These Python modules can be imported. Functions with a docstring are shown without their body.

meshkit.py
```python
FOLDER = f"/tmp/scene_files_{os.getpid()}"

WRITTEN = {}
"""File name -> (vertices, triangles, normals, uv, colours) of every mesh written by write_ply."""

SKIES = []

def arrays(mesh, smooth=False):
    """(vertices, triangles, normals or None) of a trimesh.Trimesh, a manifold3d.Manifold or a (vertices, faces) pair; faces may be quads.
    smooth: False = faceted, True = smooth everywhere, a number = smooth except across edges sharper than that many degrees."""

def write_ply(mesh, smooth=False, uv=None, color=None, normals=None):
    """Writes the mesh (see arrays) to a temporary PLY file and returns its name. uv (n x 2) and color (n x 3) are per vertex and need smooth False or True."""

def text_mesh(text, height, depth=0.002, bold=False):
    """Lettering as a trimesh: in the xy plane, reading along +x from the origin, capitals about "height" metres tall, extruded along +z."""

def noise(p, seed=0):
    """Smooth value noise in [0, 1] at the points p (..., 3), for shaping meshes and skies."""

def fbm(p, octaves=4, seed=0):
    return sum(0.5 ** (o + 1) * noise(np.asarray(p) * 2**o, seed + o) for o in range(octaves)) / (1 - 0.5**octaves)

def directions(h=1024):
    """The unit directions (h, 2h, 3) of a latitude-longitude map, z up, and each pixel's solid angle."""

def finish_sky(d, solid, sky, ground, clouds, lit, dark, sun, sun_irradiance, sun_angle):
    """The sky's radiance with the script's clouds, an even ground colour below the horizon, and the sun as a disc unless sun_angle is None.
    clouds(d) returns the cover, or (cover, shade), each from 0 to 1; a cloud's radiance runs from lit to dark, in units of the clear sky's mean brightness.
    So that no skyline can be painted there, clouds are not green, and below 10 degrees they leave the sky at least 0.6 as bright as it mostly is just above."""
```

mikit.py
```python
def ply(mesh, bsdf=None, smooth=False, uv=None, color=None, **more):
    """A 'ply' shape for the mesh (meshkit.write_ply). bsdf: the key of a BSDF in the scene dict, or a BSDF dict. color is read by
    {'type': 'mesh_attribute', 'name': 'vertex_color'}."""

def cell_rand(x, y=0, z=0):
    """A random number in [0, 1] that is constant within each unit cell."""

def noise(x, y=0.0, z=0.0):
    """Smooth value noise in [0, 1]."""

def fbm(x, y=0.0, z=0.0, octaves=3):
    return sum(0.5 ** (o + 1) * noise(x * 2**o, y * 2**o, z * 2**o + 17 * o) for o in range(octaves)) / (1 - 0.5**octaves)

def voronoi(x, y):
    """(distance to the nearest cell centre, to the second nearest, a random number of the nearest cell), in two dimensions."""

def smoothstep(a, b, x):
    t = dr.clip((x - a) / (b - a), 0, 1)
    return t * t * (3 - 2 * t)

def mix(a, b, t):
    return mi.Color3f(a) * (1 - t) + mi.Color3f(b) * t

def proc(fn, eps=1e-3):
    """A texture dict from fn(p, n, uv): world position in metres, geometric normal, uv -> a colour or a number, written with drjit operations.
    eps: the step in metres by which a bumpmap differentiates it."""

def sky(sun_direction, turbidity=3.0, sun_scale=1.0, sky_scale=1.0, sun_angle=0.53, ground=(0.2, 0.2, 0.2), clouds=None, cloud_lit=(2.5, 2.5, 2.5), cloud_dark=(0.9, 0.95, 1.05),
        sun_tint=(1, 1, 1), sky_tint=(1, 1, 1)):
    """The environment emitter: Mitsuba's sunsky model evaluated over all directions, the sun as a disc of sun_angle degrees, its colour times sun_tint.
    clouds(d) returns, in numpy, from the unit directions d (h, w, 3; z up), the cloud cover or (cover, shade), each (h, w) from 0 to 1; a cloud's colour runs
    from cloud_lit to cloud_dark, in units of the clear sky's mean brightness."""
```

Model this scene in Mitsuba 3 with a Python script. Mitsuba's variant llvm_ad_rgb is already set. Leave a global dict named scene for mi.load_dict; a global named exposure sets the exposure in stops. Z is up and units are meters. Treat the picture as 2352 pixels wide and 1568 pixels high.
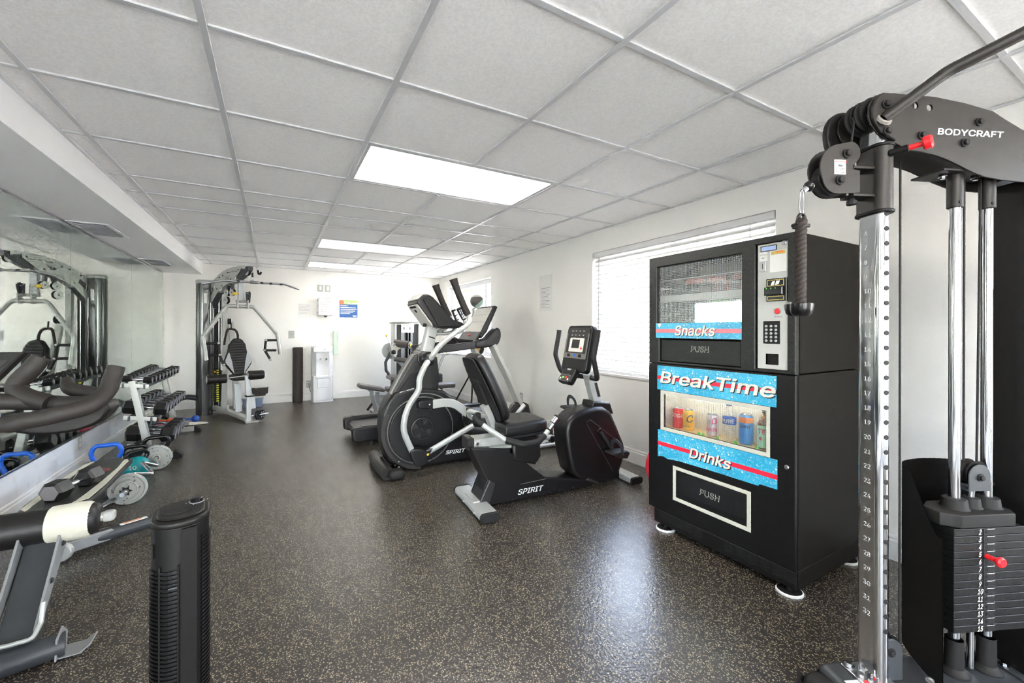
import math, random, numpy as np, trimesh, mitsuba as mi, mikit, meshkit
import drjit as dr
import shapely.geometry as sg
from manifold3d import Manifold
T = mi.ScalarTransform4f
random.seed(7); rng = np.random.default_rng(7)
scene, labels, used = {}, {}, {}
pi = math.pi

# ---------------------------------------------------------------- camera, sky, exposure
CAM_H, YAW = 1.2, math.radians(29.5855)
_d = np.array([math.sin(YAW), math.cos(YAW), 0.0])
_r = np.array([math.cos(YAW), -math.sin(YAW), 0.0])
_roll = math.radians(0.13)
_up = np.array([0, 0, 1.0]) * math.cos(_roll) - _r * math.sin(_roll)
scene['camera'] = {'type': 'perspective', 'fov': 2 * math.degrees(math.atan(1176 / 960.32)), 'fov_axis': 'x', 'near_clip': 0.05, 'far_clip': 200.0,
    'principal_point_offset_y': (784 - 757.556) / 1568,
    'to_world': T().look_at(origin=[0, 0, CAM_H], target=[float(_d[0]), float(_d[1]), CAM_H], up=[float(x) for x in _up])}
exposure = 2.32
def _clouds(d):
    n = meshkit.noise(d * 3.0 + 5.0, 3) * 0.6 + meshkit.noise(d * 7.0 + 2.0, 5) * 0.4
    return np.clip((n - 0.42) * 4.0, 0, 1) * 0.7
scene['sky'] = mikit.sky((-0.12, 0.75, 0.9), turbidity=3.0, sun_scale=1.2, sky_scale=27.0, ground=(0.5, 0.5, 0.47), clouds=_clouds, cloud_lit=(1.75, 1.55, 1.34), cloud_dark=(1.05, 0.96, 0.87), sky_tint=(1.16, 0.92, 0.77), sun_tint=(1.0, 0.92, 0.80))
LAMP, DIM = 3.0, 0.22       # radiance of the lit ceiling panels and of the nearly dead one
NT = 0.0

# ---------------------------------------------------------------- mesh helpers
def A(*a): return np.array(a, float)
def nrm(v): v = np.asarray(v, float); return v / np.linalg.norm(v)
def cat(*ms):
    ms = [m for m in ms if m is not None]
    return trimesh.util.concatenate(ms) if len(ms) > 1 else ms[0]
def rect(u0, u1, v0, v1): return [(u0, v0), (u1, v0), (u1, v1), (u0, v1)]
def rrect(u0, u1, v0, v1, r, k=5):
    p = []
    for cx, cy, a in ((u1 - r, v1 - r, 0), (u0 + r, v1 - r, 90), (u0 + r, v0 + r, 180), (u1 - r, v0 + r, 270)):
        for i in range(k + 1):
            t = math.radians(a + 90 * i / k); p.append((cx + r * math.cos(t), cy + r * math.sin(t)))
    return p
def circ(r, n=16, c=(0, 0), ry=None, a0=0.0): return [(c[0] + r * math.cos(a0 + 2 * pi * i / n), c[1] + (ry or r) * math.sin(a0 + 2 * pi * i / n)) for i in range(n)]
def arc(c, r, a0, a1, n=8, ry=None): return [(c[0] + r * math.cos(math.radians(a0 + (a1 - a0) * i / n)), c[1] + (ry or r) * math.sin(math.radians(a0 + (a1 - a0) * i / n))) for i in range(n + 1)]
def smooth2(p, k=4, closed=True): return [tuple(x) for x in crv(p, k, closed)]
def crv(pts, k=6, closed=False):
    p = np.asarray(pts, float); n = len(p); out = []
    for i in range(n if closed else n - 1):
        if closed: a, b, c, d = p[(i - 1) % n], p[i], p[(i + 1) % n], p[(i + 2) % n]
        else: a, b, c, d = p[max(i - 1, 0)], p[i], p[i + 1], p[min(i + 2, n - 1)]
        for j in range(k):
            t = j / k
            out.append(0.5 * (2 * b + (c - a) * t + (2 * a - 5 * b + 4 * c - d) * t * t + (3 * b - a - 3 * c + d) * t ** 3))
    if not closed: out.append(p[-1])
    return np.array(out)
def fillet(pts, r, k=5):
    p = [np.asarray(x, float) for x in pts]; out = [p[0]]
    for i in range(1, len(p) - 1):
        a, b, c = p[i - 1], p[i], p[i + 1]; d0, d1 = nrm(a - b), nrm(c - b)
        ang = math.acos(np.clip(d0 @ d1, -1, 1)); t = min(r / max(math.tan(ang / 2), 1e-6), 0.48 * np.linalg.norm(a - b), 0.48 * np.linalg.norm(c - b))
        s, e = b + d0 * t, b + d1 * t
        for j in range(k + 1):
            w = j / k; out.append((1 - w) ** 2 * s + 2 * w * (1 - w) * b + w * w * e)
    out.append(p[-1]); return np.array(out)
def ring_inset(p, b):
    p = np.asarray(p, float); n = len(p)
    e = np.roll(p, -1, 0) - p; e /= np.maximum(np.linalg.norm(e, axis=1, keepdims=True), 1e-12)
    nn = np.stack([-e[:, 1], e[:, 0]], 1); pn = np.roll(nn, 1, 0)
    m = nn + pn; l = np.maximum((m * m).sum(1, keepdims=True), 0.35)
    return p + b * 2 * m / l
def ext(poly, t, O=(0, 0, 0), U=(1, 0, 0), W=(0, 1, 0), b=0.0, seg=1, holes=()):
    """Extrudes a 2-D outline (counter-clockwise made sure) by t along N = U x W from O, both ends chamfered or rounded by b."""
    O, U, W = A(*O), nrm(U), nrm(W); N = nrm(np.cross(U, W))
    rings = []
    for k, q in enumerate([poly, *holes]):
        q = np.asarray(q, float); q = q[:-1] if np.allclose(q[0], q[-1]) else q
        area = 0.5 * np.sum(q[:, 0] * np.roll(q[:, 1], -1) - np.roll(q[:, 0], -1) * q[:, 1])
        if (area > 0) == (k > 0): q = q[::-1]
        rings.append(q)
    if t < 0: O, t = O + N * t, -t
    lv = [(0.0, 0.0), (t, 0.0)]
    if b > 0:
        an = [pi / 2 * i / seg for i in range(seg + 1)]
        lo = [(b * (1 - math.sin(a)), b * (1 - math.cos(a))) for a in an[::-1]] if seg > 1 else [(0.0, b), (b, 0.0)]
        lo = sorted(lo); lv = lo + [(t - z, i) for z, i in lo[::-1]]
    vs, fs, n0 = [], [], 0
    for q in rings:
        n = len(q)
        for j, (z, i) in enumerate(lv):
            qq = ring_inset(q, i) if i > 0 else q
            vs.append(np.c_[qq, np.full(n, z)])
        a = np.arange(n); an_ = (a + 1) % n
        for j in range(len(lv) - 1):
            k0, k1 = n0 + j * n, n0 + (j + 1) * n
            fs += [np.c_[k0 + a, k0 + an_, k1 + an_], np.c_[k0 + a, k1 + an_, k1 + a]]
        n0 += n * len(lv)
    capr = [ring_inset(q, lv[0][1]) if lv[0][1] > 0 else q for q in rings]
    cv, cf = trimesh.creation.triangulate_polygon(sg.Polygon(capr[0], capr[1:]), engine='earcut')
    cf = np.asarray(cf); v2 = np.asarray(cv)[:, :2]
    if len(cf):
        w = np.cross(v2[cf[:, 1]] - v2[cf[:, 0]], v2[cf[:, 2]] - v2[cf[:, 0]])
        cf = np.where((w < 0)[:, None], cf[:, ::-1], cf)
    m = len(v2)
    vs += [np.c_[v2, np.full(m, lv[0][0])], np.c_[v2, np.full(m, lv[-1][0])]]
    fs += [cf[:, ::-1] + n0, cf + n0 + m]
    v = np.vstack(vs); v = O + v[:, :1] * U + v[:, 1:2] * W + v[:, 2:] * N
    me = trimesh.Trimesh(v, np.vstack(fs), process=False); me.merge_vertices(digits_vertex=6)
    return me
def bx(x0, x1, y0, y1, z0, z1, b=0.0, seg=1):
    if b <= 0:
        return trimesh.creation.box(bounds=[[min(x0, x1), min(y0, y1), min(z0, z1)], [max(x0, x1), max(y0, y1), max(z0, z1)]])
    x0, x1, y0, y1, z0, z1 = min(x0, x1), max(x0, x1), min(y0, y1), max(y0, y1), min(z0, z1), max(z0, z1)
    b = min(b, 0.49 * min(x1 - x0, y1 - y0, z1 - z0))
    pr = rrect(x0, x1, y0, y1, b, max(seg, 1)) if seg > 1 else [(x0 + b, y0), (x1 - b, y0), (x1, y0 + b), (x1, y1 - b), (x1 - b, y1), (x0 + b, y1), (x0, y1 - b), (x0, y0 + b)]
    if seg > 1: pr = [p for p in rrect(x0, x1, y0, y1, b * 1.35, seg)]
    return ext(pr, z1 - z0, (0, 0, z0), b=b, seg=seg)
def fr(m, O, U, W):
    """Moves a mesh built in local x, y, z to the frame O, U, W, U x W."""
    U, W = nrm(U), nrm(W); N = np.cross(U, W); m = m.copy()
    m.vertices = A(*O) + m.vertices @ np.stack([U, W, N]); return m
def obox(O, U, W, u, w, n, b=0.0, seg=1): return fr(bx(*u, *w, *n, b, seg), O, U, W)
def sweep(prof, P, up=(0, 0, 1), caps=True, scale=None, closed=False, twist=None):
    P = np.asarray(P, float); n = len(P); pr = np.asarray(prof, float); k = len(pr)
    tg = np.gradient(P, axis=0) if not closed else np.roll(P, -1, 0) - np.roll(P, 1, 0)
    tg /= np.maximum(np.linalg.norm(tg, axis=1, keepdims=True), 1e-12)
    up = A(*up); x = np.cross(up, tg[0])
    if np.linalg.norm(x) < 1e-3: x = np.cross((1, 0, 0.01), tg[0])
    x = nrm(x); rows = []
    for i in range(n):
        x = nrm(x - tg[i] * (x @ tg[i])); y = np.cross(tg[i], x)
        s = 1.0 if scale is None else scale[i]
        a, b_ = (x, y) if twist is None else (x * math.cos(twist[i]) + y * math.sin(twist[i]), y * math.cos(twist[i]) - x * math.sin(twist[i]))
        rows.append(P[i] + s * (pr[:, :1] * a + pr[:, 1:] * b_))
    v = np.vstack(rows); f = []
    a = np.arange(k); b_ = (a + 1) % k
    for i in range(n if closed else n - 1):
        j = (i + 1) % n
        f += [np.c_[i * k + a, i * k + b_, j * k + b_], np.c_[i * k + a, j * k + b_, j * k + a]]
    if caps and not closed:
        v = np.vstack([v, P[0], P[-1]]); m = n * k
        f += [np.c_[b_, a, np.full(k, m)], np.c_[(n - 1) * k + a, (n - 1) * k + b_, np.full(k, m + 1)]]
    return trimesh.Trimesh(v, np.vstack(f), process=False)
def tube(pts, r, n=10, bend=0.0, spl=0, closed=False, k=5):
    P = np.asarray(pts, float)
    if closed and spl: P = crv(P, spl, True)
    elif spl: P = crv(P, spl)
    elif bend: P = fillet(P, bend, k)
    if np.ndim(r): r = np.interp(np.linspace(0, 1, len(P)), np.linspace(0, 1, len(r)), r); return sweep(circ(1, n), P, scale=r, closed=closed)
    return sweep(circ(r, n), P, closed=closed)
def rtube(pts, w, h, c=0.004, bend=0.0, up=(0, 0, 1), spl=0, k=5):
    """Rectangular tube, w across and h along 'up', corners rounded by c."""
    P = np.asarray(pts, float)
    if spl: P = crv(P, spl)
    elif bend: P = fillet(P, bend, k)
    return sweep(rrect(-w / 2, w / 2, -h / 2, h / 2, c, 2), P, up)
def lathe(prof, O=(0, 0, 0), ax=(0, 0, 1), n=24):
    """Turns (radius, height) pairs about the axis ax through O."""
    ax = nrm(ax); x = np.cross(ax, (0, 0, 1)); x = nrm(x) if np.linalg.norm(x) > 1e-3 else A(1, 0, 0); y = np.cross(ax, x)
    pr = np.asarray(prof, float); k = len(pr); c, s = np.cos(2 * pi * np.arange(n) / n), np.sin(2 * pi * np.arange(n) / n)
    v = np.vstack([A(*O) + ax * pr[j, 1] + pr[j, 0] * (c[:, None] * x + s[:, None] * y) for j in range(k)])
    a = np.arange(n); b_ = (a + 1) % n; f = []
    for j in range(k - 1):
        f += [np.c_[j * n + a, j * n + b_, (j + 1) * n + b_], np.c_[j * n + a, (j + 1) * n + b_, (j + 1) * n + a]]
    m = trimesh.Trimesh(v, np.vstack(f), process=False); m.merge_vertices(digits_vertex=7)
    m.update_faces(m.nondegenerate_faces())
    if pr[-1, 1] < pr[0, 1]: m.invert()
    return m
def cyl(p0, p1, r, r2=None, n=16, b=0.0):
    p0, p1 = A(*p0), A(*p1); h = np.linalg.norm(p1 - p0); r2 = r if r2 is None else r2
    pr = [(0, 0), (r - b, 0), (r, b), (r2, h - b), (r2 - b, h), (0, h)] if b else [(0, 0), (r, 0), (r2, h), (0, h)]
    return lathe(pr, p0, p1 - p0, n)
def ball(c, r, sub=3, s=(1, 1, 1)):
    m = trimesh.creation.icosphere(subdivisions=sub, radius=r); m.vertices = m.vertices * A(*s) + A(*c); return m
def bolt(p, ax, r=0.009, h=0.007): return cat(cyl(p, A(*p) + nrm(ax) * h * 0.35, r * 1.5, n=12), cyl(A(*p) + nrm(ax) * h * 0.3, A(*p) + nrm(ax) * h, r, n=6, b=r * 0.15))
def txt(s, h, O, U, W, depth=0.0012, bold=False, shear=0.0, stretch=1.0, mid=False):
    m = meshkit.text_mesh(s, h, depth, bold); m = m.copy(); v = m.vertices
    v[:, 0] = v[:, 0] * stretch + shear * v[:, 1]
    if mid: v[:, 0] -= (v[:, 0].min() + v[:, 0].max()) / 2
    m.vertices = v; return fr(m, O, U, W)
def mir(m, axis, at):
    m = m.copy(); m.vertices[:, axis] = 2 * at - m.vertices[:, axis]; m.invert(); return m
def xf(m, t=(0, 0, 0), rz=0.0, s=1.0):
    m = m.copy(); c, s_ = math.cos(rz), math.sin(rz)
    m.vertices = (m.vertices * s) @ np.array([[c, s_, 0], [-s_, c, 0], [0, 0, 1]]) + A(*t); return m

# ---------------------------------------------------------------- naming helpers
def num(k):
    if k not in used: used[k] = 0; return k
    used[k] += 1; return '%s_%03d' % (k, used[k])
def thing(name, label, category, group=None):
    k = num(name); labels[k] = {'label': label, 'category': category}
    if group: labels[k]['group'] = group
    return k
def put(par, name, mesh, mat, smooth=35, label=None, kind=None, **more):
    if isinstance(mesh, (list, tuple)): mesh = cat(*mesh)
    k = num(par + '__' + name); scene[k] = mikit.ply(mesh, mat, smooth, **more)
    if label or kind: labels[k] = {**({'label': label} if label else {}), **({'kind': kind} if kind else {})}
    return k
def one(name, mesh, mat, label, category, group=None, smooth=35, kind=None):
    if isinstance(mesh, (list, tuple)): mesh = cat(*mesh)
    k = thing(name, label, category, group); scene[k] = mikit.ply(mesh, mat, smooth)
    if kind: labels[k]['kind'] = kind
    return k
def struct(name, mesh, mat, smooth=False, par=None):
    if isinstance(mesh, (list, tuple)): mesh = cat(*mesh)
    k = num(name if par is None else par + '__' + name); scene[k] = mikit.ply(mesh, mat, smooth)
    if par is None: labels[k] = {'kind': 'structure'}
    return k
def lin(c): return [(x / 255 / 12.92 if x / 255 <= 0.04045 else ((x / 255 + 0.055) / 1.055) ** 2.4) for x in c]
def M(name, c, rough=0.5, metal=0.0, spec=0.5, tex=None, bump=None, **kw):
    base = tex if tex is not None else {'type': 'rgb', 'value': lin(c)}
    d = {'type': 'principled', 'base_color': base, 'roughness': rough, 'metallic': metal, **({} if metal else {'specular': spec}), **kw}
    if bump is not None: d = {'type': 'bumpmap', 'arbitrary': bump[0], 'scale': bump[1], 'bsdf': d}
    scene[name] = {'type': 'twosided', 'bsdf': d}; return name

# ---------------------------------------------------------------- materials
def f_floor(p, n, uv):
    d1, d2, r = mikit.voronoi(p.x * 195, p.y * 195)
    e1, e2, r2 = mikit.voronoi(p.x * 120 + 37, p.y * 120 + 11)
    a = dr.select((r > 0.74) & (d1 < 0.40), 1.0, 0.0); b = dr.select((r2 > 0.87) & (e1 < 0.34), 1.0, 0.0)
    fl = dr.maximum(a, b)
    ton = mikit.fbm(p.x * 0.9, p.y * 0.9, 0, 3)
    base = mikit.mix((0.017, 0.0135, 0.0125), (0.027, 0.0215, 0.0195), mikit.noise(p.x * 60, p.y * 60) * 0.6 + ton * 0.4)
    flk = mikit.mix((0.16, 0.13, 0.085), (0.31, 0.27, 0.20), mikit.cell_rand(r * 9999, r2 * 9999))
    c = mikit.mix(base, flk, fl)
    seam = dr.minimum(dr.abs(p.y - 1.62), dr.minimum(dr.abs(p.y - 2.84), dr.minimum(dr.abs(p.y - 4.06), dr.minimum(dr.abs(p.y - 5.28), dr.abs(p.y - 6.5)))))
    return c * (0.55 + 0.45 * mikit.smoothstep(0.0008, 0.003, seam))
def f_floor_r(p, n, uv): return 0.27 + 0.09 * mikit.fbm(p.x * 2.2, p.y * 2.2, 3, 3)
def f_floor_b(p, n, uv): return mikit.noise(p.x * 160, p.y * 160) * 0.6 + mikit.noise(p.x * 70, p.y * 70) * 0.4
M('mat_floor', (50, 45, 42), tex=mikit.proc(f_floor), rough=mikit.proc(f_floor_r), spec=0.85, bump=(mikit.proc(f_floor_b), 0.0009))
def f_paint(p, n, uv): return mikit.fbm(p.x * 90, p.y * 90, p.z * 90, 2)
M('mat_wall', (240, 237, 231), 0.55, spec=0.3, bump=(mikit.proc(f_paint), 0.0004))
def f_lwall(p, n, uv):
    k = mikit.smoothstep(0.60, 0.72, mikit.fbm(p.y * 7, p.z * 9, 1.3, 3)) * mikit.smoothstep(5.0, 5.6, p.y)
    k2 = mikit.smoothstep(0.70, 0.8, mikit.fbm(p.y * 16, p.z * 12, 7.1, 2)) * 0.5
    return mikit.mix((0.80, 0.80, 0.81), (0.60, 0.55, 0.48), dr.minimum(k + k2, 1) * 0.5)
M('mat_left_wall', (0, 0, 0), 0.45, tex=mikit.proc(f_lwall), spec=0.4)
def f_tile(p, n, uv):
    k = mikit.noise(p.x * 230, p.y * 230) * 0.6 + mikit.noise(p.x * 110, p.y * 110) * 0.4
    return mikit.mix((0.84, 0.825, 0.80), (0.91, 0.895, 0.87), mikit.smoothstep(0.25, 0.75, k))
def f_tile_b(p, n, uv): return mikit.noise(p.x * 230, p.y * 230) * 0.6 + mikit.noise(p.x * 110, p.y * 110) * 0.4
M('mat_tile', (0, 0, 0), 0.8, tex=mikit.proc(f_tile), spec=0.2, bump=(mikit.proc(f_tile_b), 0.0016))
M('mat_tee', (206, 206, 206), 0.35, spec=0.4)
M('mat_trim', (240, 239, 235), 0.4, spec=0.4)
M('mat_soffit', (243, 241, 239), 0.6, spec=0.3)
M('mat_white', (240, 240, 240), 0.35, spec=0.5)
M('mat_plate', (236, 235, 230), 0.4)
M('mat_blind', (218, 217, 216), 0.45, spec=0.3)
M('mat_dark', (22, 22, 22), 0.6)
M('mat_pitch', (10, 10, 10), 0.7)
M('mat_black', (12, 11, 11), 0.46, spec=0.28)
M('mat_gloss', (13, 13, 14), 0.2)
M('mat_satin', (20, 19, 18), 0.42, spec=0.3)
M('mat_rubber', (25, 24, 23), 0.6, spec=0.35)
M('mat_foam', (30, 26, 24), 0.62, spec=0.4)
def f_vinyl(p, n, uv): return mikit.noise(p.x * 500, p.y * 500, p.z * 500)
M('mat_vinyl', (22, 21, 21), 0.42, spec=0.45, bump=(mikit.proc(f_vinyl), 0.0002))
M('mat_vinyl_grey', (165, 166, 170), 0.42)
M('mat_cream', (198, 195, 180), 0.5, spec=0.3)
M('mat_chrome', (214, 216, 219), 0.07, 1.0)
M('mat_steel', (176, 178, 180), 0.28, 1.0)
M('mat_silver', (176, 177, 173), 0.36, 0.3)
M('mat_grey', (134, 136, 137), 0.4, 0.25)
M('mat_gun', (58, 61, 64), 0.42, 0.25)
M('mat_red', (226, 32, 40), 0.3)
M('mat_yellow', (226, 190, 60), 0.4)
M('mat_brand', (205, 205, 205), 0.4)
M('mat_pale', (196, 199, 202), 0.4, 0.15)
def f_mirror(p, n, uv): return mi.Color3f(0.80, 0.86, 0.825)
scene['mat_mirror'] = {'type': 'twosided', 'bsdf': {'type': 'conductor', 'material': 'none', 'specular_reflectance': {'type': 'rgb', 'value': [0.80, 0.845, 0.815]}}}
scene['mat_glass'] = {'type': 'thindielectric'}
# ---------------------------------------------------------------- the room
XL, XR, YN, YF, ZC = -1.42, 2.83, -2.6, 7.87, 2.2
W1, W2, W4 = (1.517, 3.322, 0.785, 1.985), (5.63, 7.45, 0.785, 1.998), (-2.45, -0.35, 0.5, 2.05)
struct('floor', bx(XL - 0.12, XR + 0.2, YN - 0.12, YF + 0.12, -0.1, 0), 'mat_floor')
struct('wall_far', bx(XL - 0.12, XR + 0.2, YF, YF + 0.12, 0, 2.4), 'mat_wall')
W3 = (-1.3, 0.4, 0.1, 2.05)
struct('wall_near', ext(rect(XL - 0.12, XR + 0.2, 0, 2.4), 0.12, (0, YN, 0), (1, 0, 0), (0, 0, 1), holes=[rect(*W3)]), 'mat_wall')
struct('wall_left', bx(XL - 0.12, XL, YN, YF, 0, 2.4), 'mat_left_wall')
struct('wall_right', ext(rect(YN, YF, 0, 2.4), 0.16, (XR, 0, 0), (0, 1, 0), (0, 0, 1),
       holes=[rect(*W1), rect(*W2), rect(*W4)]), 'mat_wall')
# ceiling: deck above, tees, tiles
struct('ceiling', bx(XL - 0.12, XR + 0.2, YN, YF, 2.36, 2.44), 'mat_soffit')
gx = [-0.955, -0.84, -0.208, 0.424, 1.056, 1.688, 2.32, XR]
gy = [YN, -2.11, -1.478, -0.846, -0.214, 0.441, 1.073, 1.705, 2.337, 2.972, 3.612, 4.007, 4.419, 5.051, 5.68, 6.285, 6.84, 7.47, YF]
LIT = {(0.424, 2.337): 1.0, (0.424, 5.051): 0, (0.424, 6.84): 0.3, (0.424, -0.846): 1.3}
tz = ZC
for x in gx[1:-1]:
    segs = [(YN, YF)]
    if abs(x - 1.056) < 1e-6:
        segs, y0 = [], YN
        for (_, ly) in sorted(LIT, key=lambda q: q[1]):
            segs.append((y0, ly)); y0 = gy[gy.index(ly) + 1]
        segs.append((y0, YF))
    for a, b in segs:
        struct('main_tee', bx(x - 0.012, x + 0.012, a, b, tz, tz + 0.008, 0.0015), 'mat_tee', par='ceiling')
for y in gy[1:-1]:
    for x0, x1 in zip(gx[:-1], gx[1:]):
        struct('cross_tee', bx(x0 + (0.012 if x0 > -0.9 else 0), x1 - (0.012 if x1 < 2.8 else 0), y - 0.012, y + 0.012, tz + 0.001, tz + 0.009, 0.0015), 'mat_tee', par='ceiling')
struct('edge_angle', [bx(XR - 0.02, XR, YN, YF, tz, tz + 0.008), bx(-0.955, -0.937, YN, YF, tz, tz + 0.008), bx(-0.955, XR, YF - 0.02, YF, tz + 0.001, tz + 0.009)], 'mat_tee', par='ceiling')
for i, (x0, x1) in enumerate(zip(gx[:-1], gx[1:])):
    for y0, y1 in zip(gy[:-1], gy[1:]):
        if (x0 in (0.424, 1.056)) and (0.424, y0) in LIT: continue
        dz = 0.0 if rng.random() > 0.2 else rng.uniform(0, 0.002)
        struct('tile', bx(x0 + 0.003, x1 - 0.003, y0 + 0.003, y1 - 0.003, tz + 0.009 + dz, tz + 0.024 + dz, 0.002), 'mat_tile', par='ceiling')
# recessed two-by-four lights
_lab = {2.337: 'large lit white troffer panel, nearest of the ceiling lights in view', 5.051: 'middle ceiling light panel, unlit and dull, of the row of three in view',
        6.84: 'lit ceiling light panel close to the far wall', -0.846: 'lit ceiling light panel above the camera'}
for (lx, ly), on in LIT.items():
    y1 = gy[gy.index(ly) + 1]; x0, x1 = lx + 0.012, lx + 1.252
    t = thing('ceiling_light', _lab[ly], 'ceiling light')
    fo, fi = rect(x0, x1, ly + 0.012, y1 - 0.012), rect(x0 + 0.022, x1 - 0.022, ly + 0.034, y1 - 0.034)
    put(t, 'frame', ext(fo, 0.014, (0, 0, tz + 0.004), holes=[fi], b=0.002), 'mat_tee', False)
    put(t, 'housing', bx(x0, x1, ly + 0.012, y1 - 0.012, tz + 0.03, tz + 0.12), 'mat_white', False)
    e = LAMP * on if on else DIM
    d = bx(x0 + 0.015, x1 - 0.015, ly + 0.027, y1 - 0.027, tz + 0.013, tz + 0.017)
    k = put(t, 'diffuser', d, 'mat_white', False)
    q = trimesh.Trimesh([[x0 + .02, ly + .032, tz + .0125], [x1 - .02, ly + .032, tz + .0125], [x1 - .02, y1 - .032, tz + .0125], [x0 + .02, y1 - .032, tz + .0125]], [[0, 2, 1], [0, 3, 2]], process=False)
    scene[k] = mikit.ply(q, 'mat_white', False, emitter={'type': 'area', 'radiance': {'type': 'rgb', 'value': [e * 1.0, e * 0.96, e * 0.90]}})
# boxed soffit along the mirror wall with two air grilles
SZ = 2.032
struct('trim_1', [bx(XL, -0.955, YN, YF, SZ, 2.36)], 'mat_soffit')
for vy, vx, lb in ((4.66, -1.28, 'slotted white air grille in the soffit underside above the mirror, nearer one'), (6.62, -1.28, 'slotted white air grille in the soffit underside, farther one near the corner')):
    t = thing('air_grille', lb, 'air vent')
    o = rect(vx - 0.115, vx + 0.13, vy - 0.2, vy + 0.36); i_ = rect(vx - 0.085, vx + 0.1, vy - 0.17, vy + 0.33)
    put(t, 'frame', ext(o, -0.008, (0, 0, SZ), holes=[i_], b=0.002), 'mat_white', False)
    put(t, 'recess', bx(vx - 0.085, vx + 0.1, vy - 0.17, vy + 0.33, SZ - 0.0015, SZ - 0.0005), 'mat_dark', False)
    for j in range(9):
        yy = vy - 0.15 + j * 0.058
        put(t, 'blade', obox((vx - 0.085, yy, SZ - 0.006), (1, 0, 0), (0, 0.8, 0.55), (0, 0.185), (-0.017, 0.017), (-0.001, 0.001)), 'mat_white', False)
# baseboards
def base_prof(): return [(0, 0), (0.014, 0), (0.014, 0.1), (0.009, 0.108), (0.009, 0.118), (0.004, 0.126), (0, 0.128)]
struct('baseboard_far', ext(base_prof(), XR - XL - 0.028, (XL + 0.014, YF, 0), (0, -1, 0), (0, 0, 1)).copy() if False else fr(ext(base_prof(), XR - XL), (XR, YF, 0), (0, -1, 0), (0, 0, 1)), 'mat_trim', 30)
struct('baseboard_right', fr(ext(base_prof(), YF - YN), (XR, YN, 0), (-1, 0, 0), (0, 0, 1)), 'mat_trim', 30)
struct('baseboard_left', fr(ext(base_prof(), YF - YN), (XL, YF, 0), (1, 0, 0), (0, 0, 1)), 'mat_trim', 30)
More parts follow.
